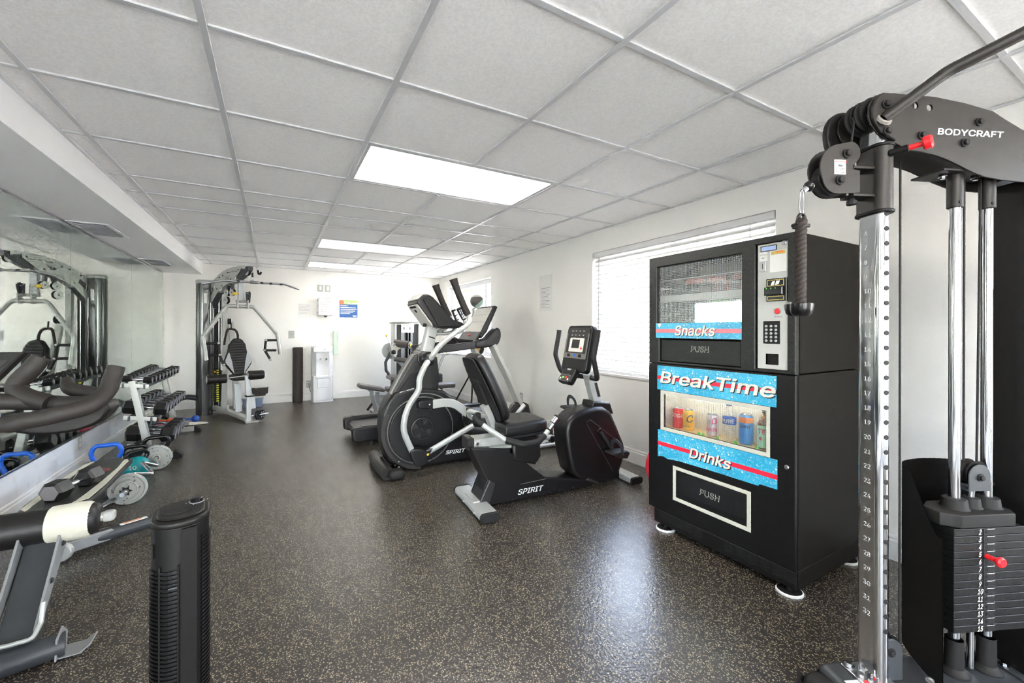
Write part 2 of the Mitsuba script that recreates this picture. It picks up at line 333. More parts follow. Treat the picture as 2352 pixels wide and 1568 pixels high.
# mirror: panels of plate glass in a thin channel on the left wall
mz0, mz1 = 0.326, 2.018
jo = [-2.2, -0.26, 1.37, 3.0, 4.627, 6.261, 7.8]
t = thing('wall_mirror', 'wide frameless wall mirror of several panels on the left wall under the soffit', 'mirror')
put(t, 'channel', [bx(XL, XL + 0.014, jo[0], jo[-1], mz0 - 0.012, mz0), bx(XL, XL + 0.014, jo[0], jo[-1], mz1, mz1 + 0.008)], 'mat_steel', False)
for a, b in zip(jo[:-1], jo[1:]):
    put(t, 'panel', bx(XL + 0.002, XL + 0.009, a + 0.0015, b - 0.0015, mz0, mz1), 'mat_mirror', False)
put(t, 'backing', bx(XL, XL + 0.0019, jo[0], jo[-1], mz0, mz1), 'mat_white', False)

# ---------------------------------------------------------------- windows
def window(n, w, mull):
    y0, y1, z0, z1 = w
    k = 'window_%d' % n; labels[k] = {'kind': 'structure'}; used[k] = 0
    fx0, fx1 = XR + 0.085, XR + 0.13
    ring = lambda a, b, c, d, t: ext(rect(a, b, c, d), fx1 - fx0, (fx0, 0, 0), (0, 1, 0), (0, 0, 1), holes=[rect(a + t, b - t, c + t, d - t)], b=0.003)
    put(k, 'frame', ring(y0, y1, z0, z1, 0.035), 'mat_white', False)
    put(k, 'sash', ring(y0 + 0.03, mull + 0.025, z0 + 0.03, z1 - 0.03, 0.04), 'mat_white', False)
    put(k, 'sash', ring(mull - 0.025, y1 - 0.03, z0 + 0.03, z1 - 0.03, 0.04), 'mat_white', False)
    for a, b in ((y0 + 0.06, mull - 0.01), (mull + 0.01, y1 - 0.06)):
        g = trimesh.Trimesh([[fx0 + .02, a, z0 + .06], [fx0 + .02, b, z0 + .06], [fx0 + .02, b, z1 - .06], [fx0 + .02, a, z1 - .06]], [[0, 1, 2], [0, 2, 3]], process=False)
        put(k, 'pane', g, 'mat_glass', False)
    put(k, 'sill', bx(XR - 0.02, XR + 0.09, y0 - (0.02 if n == 1 else 0), y1 + (0.02 if n != 4 else 0), z0 - 0.025, z0, 0.004), 'mat_trim', False)
window(1, W1, 2.36)
window(2, W2, 5.98)
window(4, W4, -1.4)
# storefront glazing behind the camera
labels['window_3'] = {'kind': 'structure'}; used['window_3'] = 0
put('window_3', 'frame', ext(rect(*W3), 0.06, (0, YN - 0.02, 0), (1, 0, 0), (0, 0, 1), holes=[rect(-1.25 + 0.8 * i, -0.5 + 0.8 * i, 0.15, 2.0) for i in range(2)], b=0.004), 'mat_white', False)
for i in range(2):
    a = -1.25 + 0.8 * i
    put('window_3', 'pane', trimesh.Trimesh([[a, YN - .05, .15], [a + 0.75, YN - .05, .15], [a + 0.75, YN - .05, 2.0], [a, YN - .05, 2.0]], [[0, 1, 2], [0, 2, 3]], process=False), 'mat_glass', False)
t = thing('window_blind', 'white horizontal slat blind covering the window behind the snack machine', 'blind')
by0, by1, bx_ = W1[0] + 0.012, W1[1] - 0.012, XR + 0.035
put(t, 'headrail', bx(XR + 0.002, XR + 0.066, by0, by1, W1[3] - 0.055, W1[3] - 0.002, 0.004), 'mat_blind', False)
slat = ext([(-0.025, 0), (-0.012, 0.0028), (0, 0.0036), (0.012, 0.0028), (0.025, 0), (0.012, 0.0012), (0, 0.002), (-0.012, 0.0012)], by1 - by0 - 0.01)
ns, TILT = 25, 0.82
for i in range(ns):
    z = W1[3] - 0.083 - i * (W1[3] - 0.083 - W1[2] - 0.05) / (ns - 1)
    put(t, 'slat', fr(slat, (bx_, by1 - 0.005, z), (math.cos(TILT), 0, math.sin(TILT)), (-math.sin(TILT), 0, math.cos(TILT))), 'mat_blind', 40)
put(t, 'bottom_rail', bx(bx_ - 0.026, bx_ + 0.026, by0 + 0.004, by1 - 0.004, W1[2] + 0.008, W1[2] + 0.024, 0.004), 'mat_blind', False)
for y in (by0 + 0.12, by0 + 0.5, 2.36, by1 - 0.5, by1 - 0.12):
    put(t, 'ladder_cord', [cyl((bx_ - 0.024, y, W1[2] + 0.02), (bx_ - 0.024, y, W1[3] - 0.05), 0.0009, n=5), cyl((bx_ + 0.024, y, W1[2] + 0.02), (bx_ + 0.024, y, W1[3] - 0.05), 0.0009, n=5)], 'mat_white')
put(t, 'tilt_wand', tube([(XR + 0.004, by1 - 0.085, W1[3] - 0.05), (XR - 0.002, by1 - 0.085, 1.2)], 0.0035, 6), 'mat_grey')
put(t, 'pull_cord', tube([(XR + 0.004, by0 + 0.16, W1[3] - 0.05), (XR - 0.002, by0 + 0.16, 1.3)], 0.002, 6), 'mat_grey')

# ---------------------------------------------------------------- outside
M('mat_lawn', (232, 224, 208), 0.9)
M('mat_bark', (120, 112, 104), 0.9)
scene['mat_leaf'] = {'type': 'principledthin', 'base_color': {'type': 'rgb', 'value': lin((172, 182, 150))}, 'roughness': 0.6, 'diff_trans': 0.9, 'spec_trans': 0.0}
struct('ground_outside', [bx(XR + 0.2, 40, -30, 40, -0.4, -0.1), bx(-30, XR + 0.2, -30, YN - 0.13, -0.4, -0.1)], 'mat_lawn')
def tree(x, y, h, r, label, seed):
    g = np.random.default_rng(seed); t = thing('tree', label, 'tree')
    tr = [tube([(x, y, -0.15), (x + 0.1, y + 0.05, h * 0.4), (x, y, h * 0.85)], [0.13, 0.09, 0.03], 8, spl=3)]
    for i in range(9):
        a = g.uniform(0, 2 * pi); z = h * g.uniform(0.35, 0.75)
        tr.append(tube([(x + 0.06, y + 0.03, z), (x + r * 0.6 * math.cos(a), y + r * 0.6 * math.sin(a), z + h * 0.15)], [0.045, 0.012], 6))
    put(t, 'trunk', tr, 'mat_bark')
    n = 5200; d = g.normal(size=(n, 3)); d /= np.linalg.norm(d, axis=1, keepdims=True)
    c = A(x, y, h * 0.66) + d * (g.random((n, 1)) ** 0.45) * A(r, r, h * 0.36)
    a, b = g.normal(size=(n, 3)), g.normal(size=(n, 3)); s = g.uniform(0.05, 0.1, (n, 1))
    a = a / np.linalg.norm(a, axis=1, keepdims=True) * s; b = b / np.linalg.norm(b, axis=1, keepdims=True) * s * 0.7
    v = np.stack([c - a, c + b, c + a, c - b], 1).reshape(-1, 3); i = np.arange(n)[:, None] * 4
    put(t, 'foliage', trimesh.Trimesh(v, np.vstack([i + [0, 1, 2], i + [0, 2, 3]]), process=False), 'mat_leaf', False, kind='stuff')
tree(7.2, 17.0, 4.6, 1.7, 'pale green leafy tree seen through the far window', 11)
tree(9.5, 14.2, 5.2, 1.9, 'pale tree at the right edge of the far window', 12)
tree(8.3, 6.2, 4.4, 1.6, 'tree seen in slivers between the blind slats', 13)
tree(8.2, -1.6, 4.4, 1.6, 'tree outside the window behind the camera, seen only in reflections', 14)
# ---------------------------------------------------------------- snack and drink machine
def f_hammer(p, n, uv):
    k = mikit.noise(p.x * 420, p.y * 420, p.z * 420)
    return mikit.mix((0.006, 0.0065, 0.006), (0.045, 0.049, 0.044), mikit.smoothstep(0.52, 0.9, k))
def f_hammer_b(p, n, uv): return mikit.noise(p.x * 420, p.y * 420, p.z * 420) * 0.7 + mikit.noise(p.x * 170, p.y * 170, p.z * 170) * 0.3
M('mat_hammer', (0, 0, 0), 0.34, tex=mikit.proc(f_hammer), spec=0.4, bump=(mikit.proc(f_hammer_b), 0.0012))
M('mat_cabinet', (21, 19, 15), 0.5, spec=0.1)
M('mat_cabinet_door', (10, 9, 10), 0.35, spec=0.35)
def f_drops(p, n, uv):
    y, z = p.y, p.z; w = mikit.noise(y * 9, z * 9); c = mikit.mix((0.008, 0.27, 0.46), (0.05, 0.45, 0.66), w)
    for s, o, lim in ((22.0, 0.0, 0.34), (46.0, 3.7, 0.36), (90.0, 9.1, 0.36)):
        d, _, r = mikit.voronoi(y * s + o, z * s + o); dx, _, _ = mikit.voronoi(y * s + o - 0.09, z * s + o + 0.09)
        rad = lim * (0.35 + 0.65 * r); inn = 1 - mikit.smoothstep(rad - 0.06, rad, d); g = dr.clip((dx - d) / 0.127, -1, 1)
        rim = mikit.smoothstep(rad * 0.45, rad, d) * inn
        c = mikit.mix(c, mikit.mix((0.004, 0.13, 0.27), (0.35, 0.75, 0.88), 0.5 + 0.5 * g), rim * 0.75)
        hl = 1 - mikit.smoothstep(0.02, 0.07, dx * 0.5)
        c = mikit.mix(c, (0.85, 0.95, 0.97), hl * inn * dr.select(r > 0.45, 0.9, 0.0))
    return c
M('mat_drops', (0, 0, 0), 0.3, tex=mikit.proc(f_drops))
M('mat_stripe', (222, 38, 62), 0.35); M('mat_stripe_pale', (226, 122, 132), 0.35)
M('mat_letter', (214, 210, 200), 0.45); M('mat_letter_shadow', (28, 30, 36), 0.5)
M('mat_panel', (186, 186, 182), 0.4, spec=0.4); M('mat_lcd', (178, 198, 240), 0.3)
M('mat_paper', (228, 227, 223), 0.6); M('mat_ink', (86, 86, 90), 0.6); M('mat_orange', (222, 128, 52), 0.4); M('mat_gold', (196, 172, 92), 0.4)
M('mat_green', (110, 210, 90), 0.4); M('mat_cream_paint', (192, 190, 178), 0.5, spec=0.3); M('mat_shelf', (150, 146, 136), 0.5); M('mat_brick', (150, 84, 70), 0.5)
M('mat_tan', (200, 176, 128), 0.5)
t = thing('vending_machine', 'black combination vending machine with snack window above and blue drink panels below', 'vending machine')
FY0, FY1, FX = 0.997, 1.846, 2.03
def vp(q, x0=FX, th=0.002, b=0.0, holes=(), seg=1):
    """Panel on the machine's front: outline in (y, z), thickness th outwards from x0."""
    return ext([(-y, z) for y, z in q], th, (x0, 0, 0), (0, -1, 0), (0, 0, 1), b, seg, [[(-y, z) for y, z in h] for h in holes])
def yz(y0, y1, z0, z1): return [(y0, z0), (y1, z0), (y1, z1), (y0, z1)]
def vt(s, h, y, z, x=FX, dep=0.0015, **k): return txt(s, h, (x, y, z), (0, -1, 0), (0, 0, 1), dep, **k)
# cabinets: open boxes of sheet metal
def shell(z0, z1, x0, yc=FY1):
    s = 0.012
    return [bx(x0, 2.66, FY0, FY0 + s, z0, z1, 0.003), bx(x0, 2.66, FY1 - s, FY1, z0, z1, 0.003), bx(x0, 2.66, FY0, FY1, z1 - s, z1, 0.003), bx(x0, 2.66, FY0, FY1, z0, z0 + s, 0.003), bx(2.648, 2.66, FY0, FY1, z0, z1)]
put(t, 'upper_cabinet', shell(1.004, 1.645, FX + 0.031), 'mat_cabinet', False)
put(t, 'lower_cabinet', shell(0.115, 0.999, FX + 0.02) + [bx(FX + 0.02, 2.66, FY0, 1.804, 0.031, 0.115, 0.003)], 'mat_cabinet', False)
win, pan, pus = yz(1.252, 1.786, 1.243, 1.584), yz(1.038, 1.184, 1.016, 1.614), yz(1.259, 1.766, 1.012, 1.15)
door = put(t, 'upper_door', [vp(yz(FY0 + 0.004, FY1, 1.0, 1.645), FX + 0.03, 0.03, 0.004, [win, pan, pus])], 'mat_hammer', False)
put(t, 'snack_interior', [bx(2.5, 2.51, 1.2, 1.84, 1.16, 1.63), bx(2.1, 2.5, 1.2, 1.84, 1.165, 1.175), bx(2.1, 2.5, 1.22, 1.23, 1.16, 1.63)], 'mat_shelf', False)
put(t, 'snack_shelf', [bx(2.12, 2.5, 1.235, 1.83, 1.385, 1.395), bx(2.115, 2.12, 1.235, 1.83, 1.375, 1.415), bx(2.12, 2.5, 1.235, 1.83, 1.505, 1.512)], 'mat_panel', False)
put(t, 'shelf_label', [bx(2.112, 2.1145, 1.25 + .14 * i, 1.36 + .14 * i, 1.47, 1.5) for i in range(3)] + [bx(2.3, 2.305, 1.3, 1.6, 1.42, 1.49)], 'mat_brick', False)
for i in range(4):
    y = 1.31 + 0.14 * i; q = [(2.14 + 0.3 * j / 60, y + 0.04 * math.cos(j * 0.62), 1.225 + 0.04 * math.sin(j * 0.62)) for j in range(61)]
    put(t, 'vend_coil', tube(q, 0.0022, 5), 'mat_steel')
put(t, 'snack_pane', ext([(-y, z) for y, z in win], 0.003, (FX + 0.022, 0, 0), (0, -1, 0), (0, 0, 1)), 'mat_glass', False)
wires = [bx(FX + 0.0165, FX + 0.0175, 1.252 + 0.0095 * i - .0006, 1.252 + 0.0095 * i + .0006, 1.243, 1.584) for i in range(1, 56)] + [bx(FX + 0.0165, FX + 0.0175, 1.252, 1.786, 1.243 + 0.0095 * i - .0006, 1.243 + .0095 * i + .0006) for i in range(1, 36)]
put(t, 'wire_mesh', wires, 'mat_steel', False, kind='stuff')
k = put(t, 'snack_sign', vp(yz(1.25, 1.787, 1.155, 1.243), FX + 0.001, 0.006), 'mat_drops', False)
put(k, 'stripe', vp(yz(1.25, 1.787, 1.186, 1.209), FX - 0.005, 0.0008), 'mat_stripe_pale', False)
put(k, 'lettering', vt('Snacks', 0.054, 1.655, 1.172, FX - 0.0062, bold=True, shear=0.22, stretch=1.02), 'mat_letter', False)
put(k, 'letter_shadow', vt('Snacks', 0.054, 1.6525, 1.1695, FX - 0.0055, 0.0006, bold=True, shear=0.22, stretch=1.02), 'mat_letter_shadow', False)
put(k, 'corner_mark', vp([(1.775, 1.241), (1.745, 1.241), (1.76, 1.213)], FX - 0.005, 0.0006), 'mat_paper', False)
k = put(t, 'snack_flap', vp(yz(1.263, 1.762, 1.016, 1.146), FX + 0.02, 0.006, 0.003), 'mat_hammer', False)
def outline_txt(s, h, y, z, x, **kw): return [vt(s, h, y, z, x, 0.0006, bold=True, **kw)], [vt(s, h, y, z, x - 0.0004, 0.0006, **kw)]
a, b = outline_txt('PUSH', 0.031, 1.56, 1.08, FX + 0.0138, shear=0.12)
put(k, 'lettering', a, 'mat_letter', False); put(k, 'letter_core', b, 'mat_hammer', False)
# coin panel
c = put(t, 'control_panel', vp(yz(1.0385, 1.176, 1.018, 1.612), FX + 0.012, 0.004, 0.001, [yz(1.079, 1.138, 1.039, 1.09)]), 'mat_panel', False)
px = FX + 0.008
put(c, 'display', [vp(yz(1.09, 1.158, 1.579, 1.6), px, 0.002)], 'mat_lcd', False)
put(c, 'display_bezel', [vp(yz(1.087, 1.161, 1.576, 1.603), px, 0.003, holes=[yz(1.0905, 1.1575, 1.5795, 1.5995)])], 'mat_gun', False)
put(c, 'payment_sticker', [vp(yz(1.044, 1.118, 1.474, 1.575), px, 0.0006)], 'mat_paper', False)
put(c, 'sticker_band', [vp(yz(1.05, 1.112, 1.556, 1.572), px - 0.0006, 0.0005)], 'mat_gold', False)
put(c, 'sticker_logo', [vp(yz(1.058, 1.088, 1.562, 1.571), px - 0.0011, 0.0005)], 'mat_orange', False)
put(c, 'paper_label', [vp(yz(1.13, 1.168, 1.532, 1.576), px, 0.0006)], 'mat_paper', False)
put(c, 'paper_writing', [vt('DOLLARS', 0.005, 1.165, 1.56, px - 0.0006, 0.0003), vt('ONLY', 0.005, 1.158, 1.545, px - 0.0006, 0.0003)], 'mat_ink', False)
put(c, 'coin_slot', [vp(rrect(1.137, 1.163, 1.481, 1.531, 0.004, 3), px, 0.004, 0.001)], 'mat_steel', False)
put(c, 'slot_opening', [vp(yz(1.149, 1.152, 1.494, 1.52), px - 0.004, 0.0006)], 'mat_pitch', False)
m = put(c, 'bill_acceptor', [vp(yz(1.04, 1.131, 1.337, 1.443), px, 0.01, 0.002), vp(yz(1.05, 1.133, 1.365, 1.402), px - 0.01, 0.016, 0.004)], 'mat_gloss', False)
a = c
put(a, 'bill_picture', [vp(yz(1.05, 1.126, 1.408, 1.438), px - 0.01, 0.001, holes=[yz(1.053, 1.123, 1.411, 1.435)]), vp(yz(1.05, 1.126, 1.342, 1.361), px - 0.01, 0.001, holes=[yz(1.053, 1.123, 1.345, 1.358)])], 'mat_gold', False)
put(a, 'bill_note', [vp([(1.094, 1.413), (1.109, 1.411), (1.103, 1.43), (1.09, 1.432)], px - 0.01, 0.0008), vp([(1.074, 1.414), (1.09, 1.413), (1.083, 1.432), (1.068, 1.432)], px - 0.0105, 0.0008)], 'mat_paper', False)
put(a, 'indicator_light', [cyl((px - 0.026, y, 1.397), (px - 0.0275, y, 1.397), 0.0028, n=10) for y in (1.12, 1.1, 1.08)], 'mat_green', False)
put(c, 'change_button', cyl((px, 1.083, 1.29), (px - 0.007, 1.083, 1.29), 0.0125, n=24, b=0.002), 'mat_red')
put(c, 'button_ring', lathe([(0.013, 0), (0.016, 0), (0.016, 0.004), (0.013, 0.004)], (px, 1.083, 1.29), (-1, 0, 0)), 'mat_chrome')
put(c, 'button_lettering', vt('CHANGE', 0.006, 1.099, 1.262, px, 0.0004), 'mat_ink', False)
put(c, 'keypad', vp(yz(1.072, 1.148, 1.138, 1.245), px, 0.002, 0.0006), 'mat_satin', False)
for r in range(5):
    for q in range(3):
        y, z = 1.133 - 0.022 * q, 1.221 - 0.0172 * r
        put(c, 'key', [cyl((px - 0.002, y, z), (px - 0.005, y, z), 0.0062, n=14, b=0.001)], 'mat_steel')
        put(c, 'key_mark', vt('A12B34C56D78E90'[r * 3 + q], 0.0052, y + 0.0018, z - 0.0026, px - 0.005, 0.0003, bold=True), 'mat_ink', False)
put(c, 'coin_return', vp(yz(1.077, 1.14, 1.037, 1.092), px + 0.02, 0.002), 'mat_pitch', False)
for p in ((px, 1.053, 1.603), (FX, 1.026, 1.321), (FX, 1.036, 0.579)):
    put(t, 'lock', [cyl(p, A(*p) - A(0.008, 0, 0), 0.0105, n=20, b=0.002), cyl(A(*p) - A(0.008, 0, 0), A(*p) - A(0.011, 0, 0), 0.006, n=16)], 'mat_chrome')
# lower door
wi = yz(1.128, 1.73, 0.622, 0.82)
put(t, 'lower_door', [vp(yz(FY0 + 0.004, FY1, 0.115, 0.997), FX + 0.02, 0.02, 0.003, [wi]), vp(yz(FY0 + 0.004, 1.804, 0.033, 0.115), FX + 0.02, 0.018, 0.003)], 'mat_cabinet_door', False)
for nm, y0, y1, z0, z1 in (('title_sign', 1.083, 1.778, 0.842, 0.988), ('drink_sign', 1.078, 1.773, 0.445, 0.6)):
    q = yz(y0, y1, z0, z1)
    if nm == 'drink_sign': q = [(y0, 0.462), (1.16, 0.462), (1.165, 0.452), (1.4, 0.451), (1.62, 0.446), (1.7, 0.437), (1.735, 0.445), (y1, 0.435), (y1, z1), (y0, z1)]
    k = put(t, nm, vp(q, FX, 0.0015), 'mat_drops', False)
    s0, s1 = (0.904, 0.926) if nm == 'title_sign' else (0.507, 0.53)
    put(k, 'stripe', vp(yz(y0, y1, s0, s1), FX - 0.0015, 0.0008), 'mat_stripe', False)
    w, h, yy, zz, st = ('BreakTime', 0.066, 1.766, 0.887, 1.47) if nm == 'title_sign' else ('Drinks', 0.054, 1.558, 0.489, 1.12)
    put(k, 'lettering', vt(w, h, yy, zz, FX - 0.0034, bold=True, shear=0.24, stretch=st), 'mat_letter', False)
    put(k, 'letter_shadow', vt(w, h, yy - 0.004, zz - 0.004, FX - 0.0023, 0.001, bold=True, shear=0.24, stretch=st), 'mat_letter_shadow', False)
put(t, 'drink_window_frame', vp(yz(1.111, 1.752, 0.602, 0.84), FX, 0.004, 0.001, [wi]), 'mat_cream_paint', False)
put(t, 'drink_interior', [bx(2.16, 2.17, 1.12, 1.74, 0.6, 0.84), bx(FX + 0.02, 2.17, 1.115, 1.126, 0.6, 0.84), bx(FX + 0.02, 2.17, 1.733, 1.744, 0.6, 0.84), bx(FX + 0.02, 2.17, 1.12, 1.74, 0.833, 0.84)], 'mat_cream_paint', False)
put(t, 'drink_shelf', [bx(FX + 0.018, 2.17, 1.12, 1.74, 0.612, 0.624)], 'mat_tan', False)
k = put(t, 'drink_lamp', cyl((FX + 0.04, 1.14, 0.828), (FX + 0.04, 1.72, 0.828), 0.004, n=8), 'mat_white')
scene[k] = mikit.ply(cyl((FX + 0.04, 1.14, 0.828), (FX + 0.04, 1.72, 0.828), 0.004, n=8), 'mat_white', 35, emitter={'type': 'area', 'radiance': {'type': 'rgb', 'value': [9, 8.8, 8.0]}})
put(t, 'drink_pane', ext([(-y, z) for y, z in wi], 0.002, (FX + 0.006, 0, 0), (0, -1, 0), (0, 0, 1)), 'mat_glass', False)
wires = [bx(FX + 0.01, FX + 0.011, 1.128 + 0.0105 * i - .0005, 1.128 + 0.0105 * i + .0005, 0.622, 0.82) for i in range(1, 57)] + [bx(FX + 0.01, FX + 0.011, 1.128, 1.73, 0.622 + .0105 * i - .0005, 0.622 + .0105 * i + .0005) for i in range(1, 19)]
put(t, 'wire_mesh', wires, 'mat_steel', False, kind='stuff')
for y in (1.5, 1.475, 1.39, 1.29, 1.18):
    put(t, 'price_tag', cyl((FX + 0.0162, y, 0.63), (FX + 0.0132, y, 0.63), 0.008, n=14), 'mat_green', False)
put(t, 'drink_flap_frame', vp(yz(1.201, 1.661, 0.211, 0.41), FX, 0.004, 0.001, [yz(1.221, 1.641, 0.231, 0.391)]), 'mat_cream_paint', False)
k = put(t, 'drink_flap', [vp(yz(1.224, 1.638, 0.26, 0.388), FX + 0.004, 0.005, 0.002), vp(yz(1.221, 1.641, 0.254, 0.258), FX + 0.001, 0.003)], 'mat_gloss', False)
a, b = outline_txt('PUSH', 0.031, 1.49, 0.301, FX - 0.0022, shear=0.12, stretch=1.04)
put(k, 'lettering', a, 'mat_letter', False); put(k, 'letter_core', b, 'mat_gloss', False)
for y0 in (1.76, 1.70, 1.64, 1.58, 1.52, 1.34, 1.28, 1.22, 1.16, 1.10, 1.05):
    put(t, 'vent_slots', [vp(yz(y0 - 0.048, y0, 0.062 + 0.009 * j, 0.0655 + 0.009 * j), FX + 0.002 - (0.0035 if y0 < 0 else 0), 0.0014) for j in range(6)], 'mat_pitch', False)
for x, y in ((2.06, 1.04), (2.06, 1.74), (2.6, 1.04), (2.6, 1.76)):
    k = put(t, 'foot', [cyl((x, y, 0.004), (x, y, 0.012), 0.05, n=28, b=0.002), cyl((x, y, 0.01), (x, y, 0.034), 0.012, n=12)], 'mat_pitch')
    put(k, 'rim', lathe([(0.05, 0.001), (0.056, 0.001), (0.056, 0.008), (0.05, 0.012)], (x, y, 0), n=32), 'mat_white')
# drinks on the shelf
def wrap(s, h, C, r, a0, bold=True, shear=0.0, dep=0.0006, stretch=1.0):
    m = meshkit.text_mesh(s, h, dep, bold).copy(); v = m.vertices
    for _ in range(1): m = m.subdivide()
    v = m.vertices; x = (v[:, 0] - v[:, 0].max() / 2) * stretch + shear * v[:, 1]; a = a0 + x / r; R = r + v[:, 2] - 0.0001
    m.vertices = np.c_[C[0] + R * np.cos(a), C[1] + R * np.sin(a), C[2] + v[:, 1]]; return m
def can(y, r, h, body, label, marks, lid='mat_steel', x=2.085):
    k = thing('drink_can', label, 'drink can'); z = 0.6245
    put(k, 'body', lathe([(0, 0), (r * .8, 0), (r, .008), (r, h - .014), (r * .84, h - .003)], (x, y, z), n=28), body)
    put(k, 'lid', lathe([(r * .84, h - .003), (r * .84, h), (r * .78, h), (r * .76, h - .004), (0, h - .004)], (x, y, z), n=28), lid)
    for s, hh, dz, mt, da in marks: put(k, 'lettering', wrap(s, hh, (x, y, z + dz), r, pi + 0.25 + da, shear=0.2), mt)
M('mat_can_red', (206, 30, 42), 0.25, 0.2); M('mat_can_yellow', (232, 176, 40), 0.25, 0.2); M('mat_can_silver', (214, 204, 206), 0.25, 0.4)
M('mat_can_blue', (72, 140, 206), 0.25, 0.2); M('mat_mint', (178, 222, 190), 0.35); M('mat_pink', (206, 76, 110), 0.4); M('mat_brown', (96, 66, 38), 0.2)
M('mat_navy', (40, 52, 100), 0.4); M('mat_blue', (36, 92, 178), 0.35)
can(1.672, 0.031, 0.118, 'mat_can_red', 'red cola can, leftmost drink on the vending machine shelf', [('Coca', 0.026, 0.066, 'mat_letter', 0)])
can(1.6, 0.031, 0.118, 'mat_can_yellow', 'yellow soda can next to the red can in the vending machine', [('C', 0.04, 0.05, 'mat_navy', 0.5), ('SODA', 0.01, 0.02, 'mat_navy', 0)])
can(1.447, 0.031, 0.118, 'mat_can_silver', 'pale silver and pink can alone in the middle of the drink shelf', [('D', 0.03, 0.07, 'mat_pink', 0.55), ('Soda', 0.02, 0.03, 'mat_pink', 0)])
can(1.26, 0.033, 0.15, 'mat_can_blue', 'tall blue and orange can between the water bottle and the mint bottle', [('dew', 0.02, 0.085, 'mat_navy', 0.1)])
put('drink_can_003', 'band', lathe([(0.0332, 0.11), (0.0332, 0.138)], (2.085, 1.26, 0.6245), n=28), 'mat_orange')
scene['mat_pet'] = {'type': 'thindielectric', 'int_ior': 1.3}
k = thing('water_bottle', 'clear water bottle with blue label in the vending machine', 'bottle')
bp = [(0, 0), (.031, .001), (.033, .01), (.031, .06), (.033, .08), (.033, .125), (.028, .15), (.012, .172), (.012, .178)]
put(k, 'bottle', lathe(bp, (2.085, 1.35, 0.6245), n=24), 'mat_pet'); put(k, 'cap', cyl((2.085, 1.35, 0.8025), (2.085, 1.35, 0.818), 0.014, n=16, b=.001), 'mat_navy')
put(k, 'label_band', lathe([(.0335, .085), (.0335, .12)], (2.085, 1.35, 0.6245), n=24), 'mat_blue'); put(k, 'lettering', wrap('PURE', 0.02, (2.085, 1.35, 0.717), 0.0336, pi + 0.25), 'mat_letter')
k = thing('tea_bottle', 'brown tea bottle with mint green label, rightmost drink in the vending machine', 'bottle')
put(k, 'bottle', lathe([(0, 0), (.031, .001), (.034, .012), (.034, .12), (.028, .142), (.013, .165), (.013, .172)], (2.085, 1.163, 0.6245), n=24), 'mat_brown')
put(k, 'cap', cyl((2.085, 1.163, 0.7965), (2.085, 1.163, 0.812), 0.015, n=16, b=.001), 'mat_dark')
put(k, 'label_band', lathe([(.0345, .008), (.0345, .115)], (2.085, 1.163, 0.6245), n=24), 'mat_mint'); put(k, 'lettering', [wrap('TEA', 0.022, (2.085, 1.163, 0.7), 0.0346, pi + 0.3), wrap('* *', 0.03, (2.085, 1.163, 0.655), 0.0346, pi + 0.3)], 'mat_pink')
# bags behind the snack glass
M('mat_foil', (225, 228, 226), 0.22, 0.7); M('mat_leaf_print', (150, 196, 116), 0.35)
def bag(y, z, w, h, x, label, tilt=0.0):
    k = thing('snack_bag', label, 'snack bag'); n = 14; g = np.linspace(-1, 1, n)
    u, v = np.meshgrid(g, g); bul = 0.035 * np.clip(1 - np.abs(u) ** 2.4, 0, 1) * np.clip(1 - np.abs(v) ** 3, 0, 1) + 0.004 * meshkit.noise(np.stack([u * 3, v * 3, u * 0 + y * 9], -1))
    P = np.stack([x - bul, y - u * w / 2 + tilt * v, z + v * h / 2], -1).reshape(-1, 3); Bk = P.copy(); Bk[:, 0] = 2 * x - Bk[:, 0]
    f = np.array([[i * n + j, i * n + j + 1, (i + 1) * n + j + 1, (i + 1) * n + j] for i in range(n - 1) for j in range(n - 1)]); f = np.vstack([f[:, [0, 1, 2]], f[:, [0, 2, 3]]])
    put(k, 'bag', [trimesh.Trimesh(P, f[:, ::-1], process=False), trimesh.Trimesh(Bk, f, process=False)], 'mat_foil', True)
    sel = (np.abs(P[:, 1] - y) < w * 0.3) & (np.abs(P[:, 2] - z) < h * 0.36); fk = f[np.all(sel[f], axis=1)]
    put(k, 'print', trimesh.Trimesh(P - A(0.001, 0, 0), fk[:, ::-1], process=True), 'mat_leaf_print', True)
bag(1.44, 1.3, 0.2, 0.2, 2.17, 'silver foil snack bag with green print in the machine window')
bag(1.28, 1.27, 0.13, 0.17, 2.2, 'silver snack bag at the right edge of the snack window')
# ---------------------------------------------------------------- cable machine at the right edge
M('mat_iron', (25, 22, 20), 0.48, 0.05, spec=0.28); M('mat_iron_dark', (15, 14, 14), 0.5, 0.0, spec=0.22); M('mat_weld', (150, 146, 140), 0.5, 0.6); M('mat_plate_black', (15, 15, 15), 0.5, spec=0.35)
t = thing('cable_machine', 'black cable machine with chrome post and numbered weight stack at the right edge', 'cable machine')
_a = math.radians(-24); KD, KN, KP = A(math.cos(_a), math.sin(_a), 0), A(math.sin(_a), -math.cos(_a), 0), A(1.663, 0.591, 0)
def kp(s, z, m=0.0): return KP + KD * s + KN * m + A(0, 0, z)
def kl(pts): return [kp(*p) for p in pts]
def kx(poly, m0, m1, b=0.0, seg=1, holes=()): return ext(poly, m1 - m0, kp(0, 0, m0), KD, (0, 0, 1), b, seg, holes)
def kb(s0, s1, z0, z1, m0, m1, b=0.003, seg=1): return fr(bx(s0, s1, z0, z1, m0, m1, b, seg), KP, KD, (0, 0, 1))
def kt(s, h, sp, z, m, **k): return txt(s, h, kp(sp, z, m), KD, (0, 0, 1), **k)
put(t, 'base_beam', kb(-0.12, 1.05, 0.012, 0.09, -0.085, 0.085, 0.02, 3), 'mat_gun')
